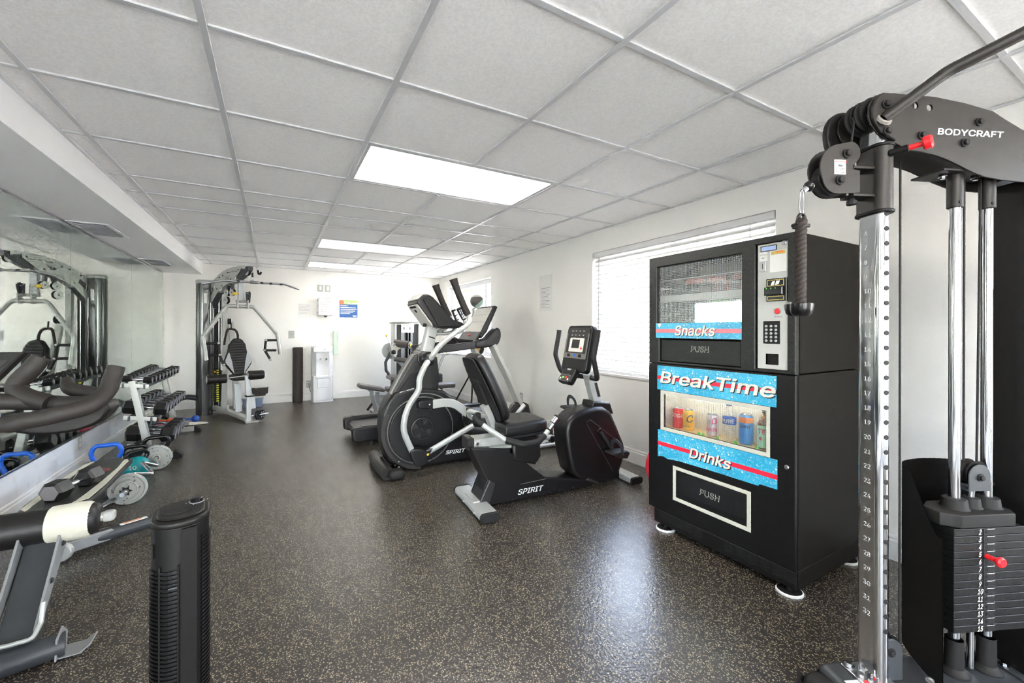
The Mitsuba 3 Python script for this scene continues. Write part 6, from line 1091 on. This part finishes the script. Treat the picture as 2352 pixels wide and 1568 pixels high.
# decline bench with pad, leg roller and feet
M('mat_pad_dark', (44, 45, 41), 0.4); M('mat_redprint', (172, 56, 52), 0.5)
t = thing('weight_bench', 'low black bench with cream edged pad, grey post and leg roller beside the left wall', 'weight bench')
pad = [(-1.165, 3.16), (-1.09, 3.08), (-0.95, 3.08), (-0.89, 3.2), (-0.885, 3.45), (-0.9, 3.98), (-0.93, 4.06), (-1.13, 4.1), (-1.165, 4.0), (-1.18, 3.5)]
put(t, 'pad', ext(smooth2(pad, 3), 0.04, (0, 0, 0.214), b=0.016, seg=3), 'mat_vinyl', 50)
put(t, 'pad_top', ext(smooth2([(-1.11, 3.1), (-0.985, 3.1), (-0.94, 3.3), (-0.945, 4.02), (-1.11, 4.06), (-1.12, 3.5)], 3), 0.003, (0, 0, 0.2533), b=0.001), 'mat_pad_dark', 40)
put(t, 'cream_edge', ext([(-0.9, 3.2), (-0.894, 3.45), (-0.909, 3.97), (-0.93, 4.03), (-0.944, 4.02), (-0.942, 3.5), (-0.95, 3.32), (-0.965, 3.12)], 0.003, (0, 0, 0.253), b=0.001), 'mat_cream', False)
put(t, 'cream_edge', ext([(-1.155, 3.17), (-1.12, 3.12), (-1.115, 3.5), (-1.11, 4.06), (-1.135, 4.06), (-1.155, 3.98), (-1.17, 3.5)], 0.003, (0, 0, 0.253), b=0.001), 'mat_cream', False)
put(t, 'red_print', [ext(circ(0.055, 24, (-1.015, 3.78), 0.05), 0.0006, (0, 0, 0.2563), holes=[circ(0.043, 24, (-1.015, 3.78), 0.039)]), ext([(-1.04, 3.81), (-1.0, 3.76), (-0.99, 3.77), (-1.03, 3.82)], 0.0006, (0, 0, 0.2563)), bx(-1.035, -0.985, 3.675, 3.695, 0.2563, 0.2569), bx(-1.045, -0.985, 3.64, 3.66, 0.2563, 0.2569)], 'mat_redprint', False)
put(t, 'pad_beam', rtube([(-1.02, 4.02, 0.17), (-1.0, 3.05, 0.15), (-0.86, 2.4, 0.26)], 0.05, 0.05, 0.008), 'mat_gun', 30)
put(t, 'rear_leg', [rtube([(-1.04, 3.9, 0.02), (-1.03, 3.9, 0.16)], 0.05, 0.05, 0.006, up=(0, 1, 0)), bx(-1.2, -0.92, 3.87, 3.93, 0.0, 0.04, 0.008)], 'mat_gun', 30)
put(t, 'chrome_tube', tube([(-0.92, 3.85, 0.05), (-1.005, 3.6, 0.045)], 0.018, 12), 'mat_chrome')
# cross foot under the pad, with its sleeve and sticker
put(t, 'bracket', [ext([(0.0, -0.05), (0.2, -0.028), (0.2, 0.028), (0.0, 0.05)], 0.06, (-0.97, 3.06, 0.028), nrm((0.89, 0.45, 0)), nrm((-0.45, 0.89, 0)), 0.006)], 'mat_grey', False)
put(t, 'pivot_disc', cyl((-0.945, 3.02, 0.055), (-0.95, 2.99, 0.055), 0.045, n=24, b=0.004), 'mat_silver')
put(t, 'cross_foot', tube([(-0.85, 3.12, 0.055), (-0.56, 3.27, 0.055)], 0.036, 16), 'mat_gun')
put(t, 'sticker', obox((-0.76, 3.165 - 0.016 + 0.01, 0.089), nrm((0.89, 0.46, 0)), nrm((-0.46, 0.89, 0)), (0, 0.12), (-0.012, 0.012), (0.0, 0.0035), 0), 'mat_paper', False)
put(t, 'sticker_mark', obox((-0.745, 3.172 - 0.016 + 0.01, 0.0926), nrm((0.89, 0.46, 0)), nrm((-0.46, 0.89, 0)), (0, 0.08), (-0.006, 0.006), (0.0, 0.0008), 0), 'mat_orange', False)
# roller, post, front foot
put(t, 'roller', lathe([(0, 0), (0.05, 0.0), (0.066, 0.015), (0.068, 0.05), (0.068, 0.68)], (-1.36, 2.43, 0.395), (1, 0, 0.0), 32), 'mat_vinyl', 50)
put(t, 'roller_cuff', lathe([(0.0685, 0.56), (0.072, 0.565), (0.075, 0.64), (0.073, 0.675), (0.064, 0.69)], (-1.36, 2.43, 0.395), (1, 0, 0), 32), 'mat_cream', 50)
put(t, 'roller_end', lathe([(0.066, 0.685), (0.06, 0.705), (0.04, 0.715), (0.0, 0.718)], (-1.36, 2.43, 0.395), (1, 0, 0), 28), 'mat_vinyl', 50)
put(t, 'axle_end', [cyl((-0.645, 2.43, 0.395), (-0.615, 2.43, 0.395), 0.02, n=14), bx(-0.64, -0.6, 2.41, 2.45, 0.375, 0.415, 0.006)], 'mat_silver')
put(t, 'post', [rtube([(-0.8, 2.17, 0.05), (-0.81, 2.44, 0.36)], 0.105, 0.05, 0.006, up=(0, -1, 0.8))], 'mat_gun', 30)
put(t, 'post_cheek', [ext([(2.16, 0.11), (2.2, 0.1), (2.46, 0.36), (2.46, 0.4), (2.38, 0.4), (2.33, 0.33)], 0.008, (x, 0, 0), (0, 1, 0), (0, 0, 1), 0.001) for x in (-0.756, -0.872)], 'mat_grey', False)
for y, z in ((2.38, 0.33), (2.28, 0.23)): put(t, 'post_bolt', bolt((-0.748, y, z), (1, 0, 0), 0.007, 0.008), 'mat_gun')
put(t, 'handle_loop', tube([(-0.742, 2.2, 0.19), (-0.738, 2.17, 0.13), (-0.745, 2.13, 0.1), (-0.8, 2.125, 0.1), (-0.86, 2.13, 0.1), (-0.872, 2.17, 0.13), (-0.872, 2.2, 0.19)], 0.0075, 8, bend=0.02), 'mat_silver')
put(t, 'foot_tube', tube([(-1.15, 2.03, 0.042), (-0.67, 2.155, 0.042)], 0.04, 18), 'mat_gun')
put(t, 'foot_plate', [ext([(2.11, 0.006), (2.2, 0.006), (2.21, 0.06), (2.17, 0.1), (2.12, 0.08)], 0.006, (-0.685, 0, 0), (0, 1, 0), (0, 0, 1), 0.001), obox((-0.685, 2.12, 0.006), (1, 0.0, 0), (0, 1, 0), (0, 0.07), (0, 0.08), (0, 0.005), 0.001), obox((-0.62, 2.12, 0.008), (0.75, 0, 0.55), (0, 1, 0), (0, 0.035), (0, 0.08), (0, 0.005), 0.001)], 'mat_grey', False)
dumbbell((-1.01, 3.36, 0.308), (0.3, 0.95, 0.0), 0.33, 0.058, 0.1, 'large black hex dumbbell lying on the bench pad', rot=pi / 6 + 0.0)
# tower fan
t = thing('tower_fan', 'tall black tower fan standing in the front left foreground', 'fan')
fc = nrm(A(0.1, -1.0, 0)); fx, fy = -0.218, 1.425
FQ = rrect(-0.06, 0.06, -0.08, 0.08, 0.057, 8)
FU, FW = A(1, 0.1, 0), A(-0.1, 1, 0); FU, FW = nrm(FU), nrm(FW)
def fz(poly, z, h, b=0.0, seg=1, holes=()): return ext(poly, h, (fx, fy, z), FU, FW, b, seg, holes)
put(t, 'base', fz(circ(0.13, 40), 0.0, 0.03, 0.01, 2), 'mat_black', 40)
put(t, 'housing', fz(FQ, 0.03, 0.665, 0.004), 'mat_black', 50)
k = put(t, 'top_cap', fz(rrect(-0.063, 0.063, -0.083, 0.083, 0.059, 8), 0.692, 0.018, 0.006, 2), 'mat_satin', 50)
put(k, 'control_plate', fz(rrect(-0.051, 0.051, -0.069, 0.069, 0.047, 8), 0.709, 0.006, 0.003), 'mat_satin', 40)
put(k, 'carry_slot', [fz(rrect(-0.037, 0.018, -0.028, 0.0, 0.013, 5), 0.7152, 0.0012)], 'mat_pitch', 40); put(k, 'slot_rim', fz(rrect(-0.042, 0.023, -0.033, 0.005, 0.018, 5), 0.7145, 0.003, holes=[rrect(-0.036, 0.017, -0.027, -0.001, 0.012, 5)]), 'mat_satin', 40)
put(k, 'dial', [fz(circ(0.0145, 24, (0.032, 0.036)), 0.715, 0.013, 0.003), fz(rrect(0.029, 0.035, 0.022, 0.05, 0.002, 2), 0.727, 0.003)], 'mat_gloss', 40); put(k, 'dial_ring', fz(circ(0.018, 24, (0.032, 0.036)), 0.7145, 0.0025, holes=[circ(0.0155, 24, (0.032, 0.036))]), 'mat_grey', 40)
put(k, 'dial_mark', [fz(circ(0.0013, 8, (0.032 + 0.024 * math.cos(a), 0.036 + 0.024 * math.sin(a))), 0.715, 0.0006) for a in (0.2, 1.2, 2.2, 3.2, 4.4)], 'mat_brand', kind='stuff')
put(t, 'front_panel', [fz([(0.004, -0.079), (0.036, -0.074), (0.036, -0.0815), (0.004, -0.0855)], 0.03, 0.66, 0.001)], 'mat_black', False)
# grille fins: short curved bars left of the smooth panel and along the right flank
fin = []
for side in (0, 1):
    P = np.array(rrect(-0.0615, 0.0615, -0.0815, 0.0815, 0.0585, 10)); ang = np.degrees(np.arctan2(P[:, 1], P[:, 0])) % 360
    sel = (ang > 205) & (ang < 268) if side == 0 else ((ang > 298) | (ang < 18))
    q = P[sel]; aa = ang[sel]; aa = np.where(aa < 90, aa + 360, aa); q = q[np.argsort(aa)]
    zt = 0.585 if side == 0 else 0.655
    for i in range(int((zt - 0.05) / 0.0105)):
        z = zt - i * 0.0105
        W3_ = [(fx, fy, z) + FU * (x * 1.02) + FW * (y * 1.02) for x, y in q]
        put(t, 'grille_fin', sweep(rect(-0.0016, 0.0016, -0.0026, 0.0026), W3_, up=(0, 0, 1)), 'mat_gloss', False)
put(t, 'grille_rib', [cyl(A(fx, fy, 0.05) + FU * x + FW * y, A(fx, fy, 0.6) + FU * x + FW * y, 0.0022, n=6) for x, y in ((-0.04, -0.0705), (-0.002, -0.086))], 'mat_black')
put(t, 'hand_notch', obox(A(fx, fy, 0.635) + FU * -0.0575 + FW * -0.043, nrm(FW), (0, 0, 1), (-0.01, 0.018), (-0.018, 0.018), (-0.001, 0.004), 0.002), 'mat_pitch', False)
put(t, 'name_plate', obox(A(fx, fy, 0.545) + FU * -0.022 + FW * -0.0865, FU, (0, 0, 1), (0, 0.018), (-0.6, -0.5955) if False else (0.0, 0.004), (0, 0.001), 0), 'mat_gun', False)
# spin bike: only its handlebar and screen reach into view
t = thing('spin_bike', 'exercise bike with black foam bullhorn handlebar at the left edge near the camera', 'exercise bike')
hb = lambda q: [A(*p) for p in q]
put(t, 'handlebar', tube(hb([(-0.63, 1.46, 0.99), (-0.52, 1.36, 0.987), (-0.48, 1.345, 0.995), (-0.425, 1.34, 1.006), (-0.378, 1.355, 1.02), (-0.357, 1.38, 1.048), (-0.351, 1.395, 1.077), (-0.346, 1.405, 1.105)]), [0.0155, 0.017, 0.0185, 0.019, 0.019, 0.0185, 0.0185, 0.0175], 18, spl=6), 'mat_foam', 60)
put(t, 'handlebar', tube(hb([(-0.66, 1.52, 1.022), (-0.57, 1.46, 1.028), (-0.5, 1.46, 1.02), (-0.42, 1.43, 1.016), (-0.372, 1.4, 1.026)]), [0.02, 0.019, 0.0185, 0.0175, 0.0165], 18, spl=6), 'mat_foam', 60)
put(t, 'handlebar', tube(hb([(-0.475, 1.44, 1.02), (-0.53, 1.465, 1.04), (-0.545, 1.48, 1.065), (-0.52, 1.475, 1.1), (-0.503, 1.478, 1.13)]), [0.019, 0.02, 0.02, 0.02, 0.0185], 18, spl=6), 'mat_foam', 60)
put(t, 'handlebar', tube(hb([(-0.375, 1.42, 1.034), (-0.41, 1.47, 1.036), (-0.46, 1.51, 1.045), (-0.475, 1.535, 1.066)]), [0.0145, 0.0165, 0.0165, 0.0125], 16, spl=6), 'mat_foam', 60)
put(t, 'lower_tray', ext(smooth2([(-0.58, 0.985), (-0.5, 0.985), (-0.43, 0.995), (-0.385, 1.008), (-0.376, 0.985), (-0.4, 0.955), (-0.45, 0.938), (-0.52, 0.94), (-0.58, 0.965)], 3)[::-1], -0.09, (0, 1.47, 0), (1, 0, 0), (0, 0, 1), 0.008, 2), 'mat_black', 50)
sU, sW = nrm((0.86, -0.5, 0)), nrm((0.12, 0.2, 0.95)); sO = A(-0.655, 1.809, 1.131); sN = np.cross(sU, sW)
k = put(t, 'screen_case', ext([(0, 0), (-0.36, 0), (-0.36, -0.2), (-0.15, -0.2), (-0.067, -0.09)], -0.022, sO, sU, sW, 0.004), 'mat_satin', 30)
put(k, 'screen', ext([(-0.034, -0.025), (-0.34, -0.025), (-0.34, -0.18), (-0.155, -0.18), (-0.09, -0.095)], 0.0008, sO + sN * 0.0001, sU, sW), 'mat_screen', False)
put(t, 'stem', [tube([(-0.62, 1.47, 1.0), (-0.7, 1.5, 0.99), (-0.72, 1.5, 0.9)], 0.02, 12, bend=0.04), tube([(-0.85, 1.9, 1.02), (-0.76, 1.6, 0.97), (-0.72, 1.5, 0.95)], 0.014, 10)], 'mat_pitch')
put(t, 'mast', rtube([(-0.72, 1.5, 0.93), (-0.76, 1.42, 0.45)], 0.06, 0.06, 0.01, up=(0, 1, 0)), 'mat_black', 30)
put(t, 'frame', [rtube([(-0.76, 1.42, 0.5), (-0.98, 1.12, 0.3), (-1.08, 0.95, 0.05)], 0.06, 0.06, 0.01), rtube([(-1.0, 1.1, 0.3), (-1.05, 1.05, 0.75)], 0.05, 0.05, 0.01, up=(0, 1, 0)), rtube([(-0.76, 1.42, 0.5), (-0.75, 1.45, 0.05)], 0.06, 0.05, 0.01, up=(0, 1, 0))], 'mat_black', 30)
put(t, 'saddle', ext(smooth2([(-0.12, -0.09), (-0.12, 0.09), (0.02, 0.05), (0.14, 0.018), (0.14, -0.018), (0.02, -0.05)], 4), 0.05, (-1.05, 1.05, 0.75), nrm((0.6, 0.75, 0)), nrm((-0.75, 0.6, 0)), 0.015, 3), 'mat_vinyl', 50)
put(t, 'flywheel', lathe([(0.02, -0.02), (0.2, -0.02), (0.22, -0.012), (0.22, 0.012), (0.2, 0.02), (0.02, 0.02)], (-0.8, 1.36, 0.3), (0.75, -0.6, 0), 40), 'mat_gloss', 30)
for x, y in ((-0.75, 1.45), (-1.08, 0.95)): put(t, 'floor_bar', rtube([(x - 0.2, y + 0.16, 0.03), (x + 0.2, y - 0.16, 0.03)], 0.06, 0.05, 0.01), 'mat_black', 30)
# red gym ball between bike and snack machine
M('mat_ball_red', (206, 32, 52), 0.35, spec=0.4)
k = thing('gym_ball', 'red gym ball on the floor half hidden behind the snack machine', 'gym ball')
put(k, 'ball', ball((2.53, 2.06, 0.2), 0.2, 4), 'mat_ball_red', True); put(k, 'ridge', [lathe([(0.2005 * math.cos(a) , 0.2005 * math.sin(a)), (0.2025 * math.cos(a + .01), 0.2025 * math.sin(a + .01)), (0.2005 * math.cos(a + .02), 0.2005 * math.sin(a + .02))], (2.53, 2.06, 0.2), (0.1, 0.2, 1), 48) for a in (-0.6, -0.3, 0.0, 0.3, 0.6)], 'mat_ball_red', True)
# ---------------------------------------------------------------- far right: bench, leg machine, ball tree
M('mat_pad_brown', (84, 80, 78), 0.4, spec=0.5)
t = thing('adjustable_bench', 'adjustable flat bench with split dark pads in front of the leg machine', 'weight bench')
def hp_(x, z, y=6.1): return (x, y, z)
put(t, 'seat_pad', obox((1.0, 6.1, 0.398), nrm((0.97, 0, -0.22)), (0, 1, 0), (0, 0.36), (-0.12, 0.12), (0, 0.055), 0.022, 3), 'mat_pad_brown', 40)
put(t, 'back_pad', obox((1.39, 6.1, 0.31), nrm((1, 0, 0.01)), (0, 1, 0), (0, 1.02), (-0.13, 0.13), (0, 0.065), 0.022, 3), 'mat_pad_brown', 40)
put(t, 'front_leg', [rtube([(1.18, 6.1, 0.38), (1.2, 6.1, 0.24), (1.26, 6.1, 0.02)], 0.045, 0.045, 0.006, up=(1, 0, 0)), cyl((1.17, 6.05, 0.36), (1.17, 6.15, 0.36), 0.03, n=16)], 'mat_grey', 30)
put(t, 'curved_support', rtube([(1.27, 6.1, 0.31), (1.27, 6.1, 0.2), (1.35, 6.1, 0.13), (1.44, 6.1, 0.17), (1.47, 6.1, 0.27)], 0.05, 0.045, 0.006, spl=5, up=(0, 1, 0)), 'mat_grey', 40)
put(t, 'front_handle', tube([(1.21, 6.1, 0.17), (1.13, 6.1, 0.07)], 0.017, 12), 'mat_rubber')
put(t, 'floor_beam', [rtube([(1.22, 6.1, 0.035), (2.2, 6.1, 0.035)], 0.06, 0.05, 0.006), bx(1.2, 1.26, 5.9, 6.3, 0, 0.05, 0.008), bx(2.16, 2.22, 5.85, 6.35, 0, 0.05, 0.008), rtube([(2.12, 6.1, 0.05), (2.1, 6.1, 0.31)], 0.05, 0.05, 0.006, up=(1, 0, 0)), rtube([(1.55, 6.1, 0.05), (1.5, 6.1, 0.31)], 0.05, 0.05, 0.006, up=(1, 0, 0))], 'mat_grey', 30)
t = thing('leg_machine', 'leg curl machine with grey weight tower near the far right corner', 'leg machine')
LY = 7.3
put(t, 'tower_side', [ext(rrect(x, x + 0.05, LY - 0.1, LY + 0.12, 0.02, 4), 1.28, (0, 0, 0.02)) for x in (1.77, 2.19)], 'mat_silver', 40)
put(t, 'tower_shroud', [bx(1.82, 1.9, LY - 0.075, LY + 0.1, 0.02, 1.29), bx(2.11, 2.19, LY - 0.075, LY + 0.1, 0.02, 1.29), bx(1.9, 2.11, LY + 0.06, LY + 0.1, 0.02, 1.29)], 'mat_char', False)
put(t, 'tower_frame', [bx(1.9, 1.96, LY - 0.07, LY - 0.04, 0.02, 1.16), bx(2.07, 2.11, LY - 0.07, LY - 0.04, 0.02, 1.16)], 'mat_grey', False)
put(t, 'tower_cap', ext(arc((2.005, LY + 0.12), 0.26, 180, 360, 20, 0.25), 0.03, (0, 0, 1.3), b=0.008), 'mat_silver', 40); put(t, 'cap_crown', lathe([(0.25, 0), (0.18, 0.02), (0, 0.028)], (2.005, LY, 1.33), n=28), 'mat_silver')
k = put(t, 'instruction_board', bx(1.9, 2.12, LY - 0.085, LY - 0.075, 1.15, 1.29), 'mat_paper', False)
put(k, 'diagram', [bx(1.93 + .1 * i, 1.965 + .1 * i, LY - 0.0856, LY - 0.085, 1.2, 1.245) for i in range(2)] + [bx(1.92, 2.05, LY - 0.0856, LY - 0.085, 1.272, 1.28)], 'mat_grey', False)
put(t, 'weight_stack', bx(1.97, 2.06, LY - 0.03, LY + 0.04, 0.1, 0.62), 'mat_pitch', False); put(t, 'stack_rod', [cyl((x, LY, 0.1), (x, LY, 1.25), 0.008, n=10) for x in (1.985, 2.045)], 'mat_chrome')
put(t, 'red_strip', bx(1.91, 1.95, LY - 0.0712, LY - 0.07, 0.98, 1.02), 'mat_stripe_pale', False)
put(t, 'cam_disc', ext(arc((1.62, 0.86), 0.13, 70, 290, 20), 0.02, (0, 6.85, 0), (1, 0, 0), (0, 0, 1), 0.004), 'mat_silver', 40)
put(t, 'cam_plate', ext([(1.6, 0.92), (1.66, 0.99), (1.76, 0.96), (1.78, 0.9), (1.73, 0.87), (1.72, 0.8), (1.66, 0.7)][::-1], 0.02, (0, 6.8, 0), (1, 0, 0), (0, 0, 1), 0.003), 'mat_beige', 30)
put(t, 'shin_roller', cyl((1.7, 6.85, 0.985), (1.88, 6.68, 0.955), 0.062, n=24, b=0.01), 'mat_pad_brown'); put(t, 'roller_ring', [cyl((1.875, 6.685, 0.956), (1.895, 6.666, 0.953), 0.06, n=24), ], 'mat_char'); put(t, 'roller_knob', cyl((1.893, 6.668, 0.953), (1.91, 6.652, 0.95), 0.024, n=16, b=0.004), 'mat_yellow')
put(t, 'second_roller', [cyl((1.68, 6.8, 0.73), (1.86, 6.7, 0.7), 0.038, n=18, b=0.006)], 'mat_pad_brown')
put(t, 'lever', [rtube([(1.6, 6.8, 0.93), (1.63, 6.8, 0.8), (1.9, 6.8, 0.52)], 0.05, 0.04, 0.008), rtube([(1.63, 6.8, 0.93), (1.74, 6.78, 1.0)], 0.03, 0.03, 0.006)], 'mat_grey', 30)
put(t, 'bent_bar', tube([(1.62, 6.8, 0.84), (1.54, 6.8, 0.68), (1.55, 6.8, 0.55), (1.6, 6.8, 0.48)], 0.022, 12, bend=0.06), 'mat_gun')
put(t, 'pivot_knob', ball((1.66, 6.76, 0.84), 0.036, 2), 'mat_pitch')
put(t, 'adjust_lever', cyl((1.62, 6.8, 0.96), (1.56, 6.8, 1.1), 0.007, n=8), 'mat_chrome'); put(t, 'lever_knob', ball((1.558, 6.8, 1.105), 0.02, 2), 'mat_yellow')
put(t, 'seat', obox((1.62, 6.95, 0.38), (1, 0, 0), (0, 1, 0), (0, 0.5), (-0.2, 0.2), (0, 0.07), 0.025, 3), 'mat_pad_brown', 40)
put(t, 'back_pad', obox((2.2, 6.9, 0.48), nrm((0.4, 0, 0.9)), (0, 1, 0), (0, 0.42), (-0.16, 0.16), (0, 0.07), 0.03, 3), 'mat_pad_grey', 40)
put(t, 'arm_bar', tube([(2.0, 6.75, 0.42), (2.3, 6.75, 0.42), (2.38, 6.75, 0.5), (2.5, 6.75, 0.78), (2.6, 6.75, 0.8)], 0.022, 12, bend=0.08), 'mat_steel'); put(t, 'cross_rod', cyl((2.42, 6.75, 0.8), (2.75, 6.75, 0.79), 0.014, n=10), 'mat_chrome'); put(t, 'rod_knob', [cyl((2.56, 6.75, 0.8), (2.56, 6.75, 0.86), 0.016, n=12)], 'mat_yellow')
put(t, 'base', [bx(1.6, 2.5, 6.9, 6.98, 0.0, 0.07, 0.01), bx(2.44, 2.5, 6.8, 7.1, 0.07, 0.45, 0.008), bx(1.66, 1.73, 6.9, 6.98, 0.07, 0.38, 0.01), bx(1.98, 2.05, 6.95, LY, 0.0, 0.07, 0.008)], 'mat_gun', False)
# medicine ball tree
TX, TY = 2.57, 5.7
t = thing('ball_tree', 'slim pale stand holding medicine balls in front of the far window', 'ball rack')
put(t, 'mast', rtube([(TX + 0.03, TY, 0.3), (TX, TY, 1.52)], 0.03, 0.05, 0.006, up=(0, 1, 0)), 'mat_silver', 30)
put(t, 'tripod_leg', [cyl((TX, TY, 0.62), (TX + dx, TY + dy, 0.0), 0.012, n=10) for dx, dy in ((-0.16, 0.42), (0.16, 0.1), (-0.12, -0.2))], 'mat_pitch')
for z in (1.52, 1.24, 0.83): put(t, 'ball_cradle', [lathe([(0.05, 0.0), (0.056, 0.003), (0.05, 0.006)], (TX + (0.02 if z < 1 else 0), TY - 0.13, z), n=24), cyl((TX, TY, z), (TX, TY - 0.08, z), 0.008, n=8)], 'mat_silver')
M('mat_ballgrey', (92, 90, 88), 0.5); M('mat_ballteal', (186, 220, 212), 0.45); M('mat_ballpurple', (128, 104, 128), 0.5); M('mat_ballyellow', (226, 168, 60), 0.5); M('mat_ballpale', (206, 208, 204), 0.5)
def halfball(c, r, nrm_, off, mat):
    m = ball(c, r * 1.004, 4); keep = ((m.triangles_center - A(*c)) @ nrm(nrm_)) > off * r
    m.update_faces(keep); m.remove_unreferenced_vertices(); return m
for c, lab, m1, m2, m3, n2 in (((TX, TY - 0.13, 1.62), 'grey medicine ball with pale teal patch on top of the ball stand', 'mat_ballgrey', 'mat_ballteal', 'mat_ballpale', (0.6, -0.3, -0.75)),
                       ((TX, TY - 0.13, 1.345), 'purple and grey medicine ball on the middle of the ball stand', 'mat_ballpurple', 'mat_ballgrey', None, (0.3, 0.2, 0.9)),
                       ((TX + 0.02, TY - 0.13, 0.925), 'black and yellow medicine ball on the lowest cradle of the ball stand', 'mat_gloss', 'mat_ballyellow', None, (-0.9, -0.2, 0.2))):
    k = thing('medicine_ball', lab, 'medicine ball'); put(k, 'ball', ball(c, 0.097, 4), m1, True)
    put(k, 'patch', halfball(c, 0.097, n2, 0.45 if m3 else 0.3, m2) if False else halfball(c, 0.097, n2, 0.45 if m3 else 0.3, m2), m2, True)
    if m3: put(k, 'cap', halfball(c, 0.097, (0, 0, 1), 0.62, m3), m3, True); put(k, 'mark', txt('C', 0.03, A(*c) + A(0.035, -0.088, 0.012), (0.93, 0.37, 0), (0, 0, 1), 0.004, bold=True), 'mat_cream', False)
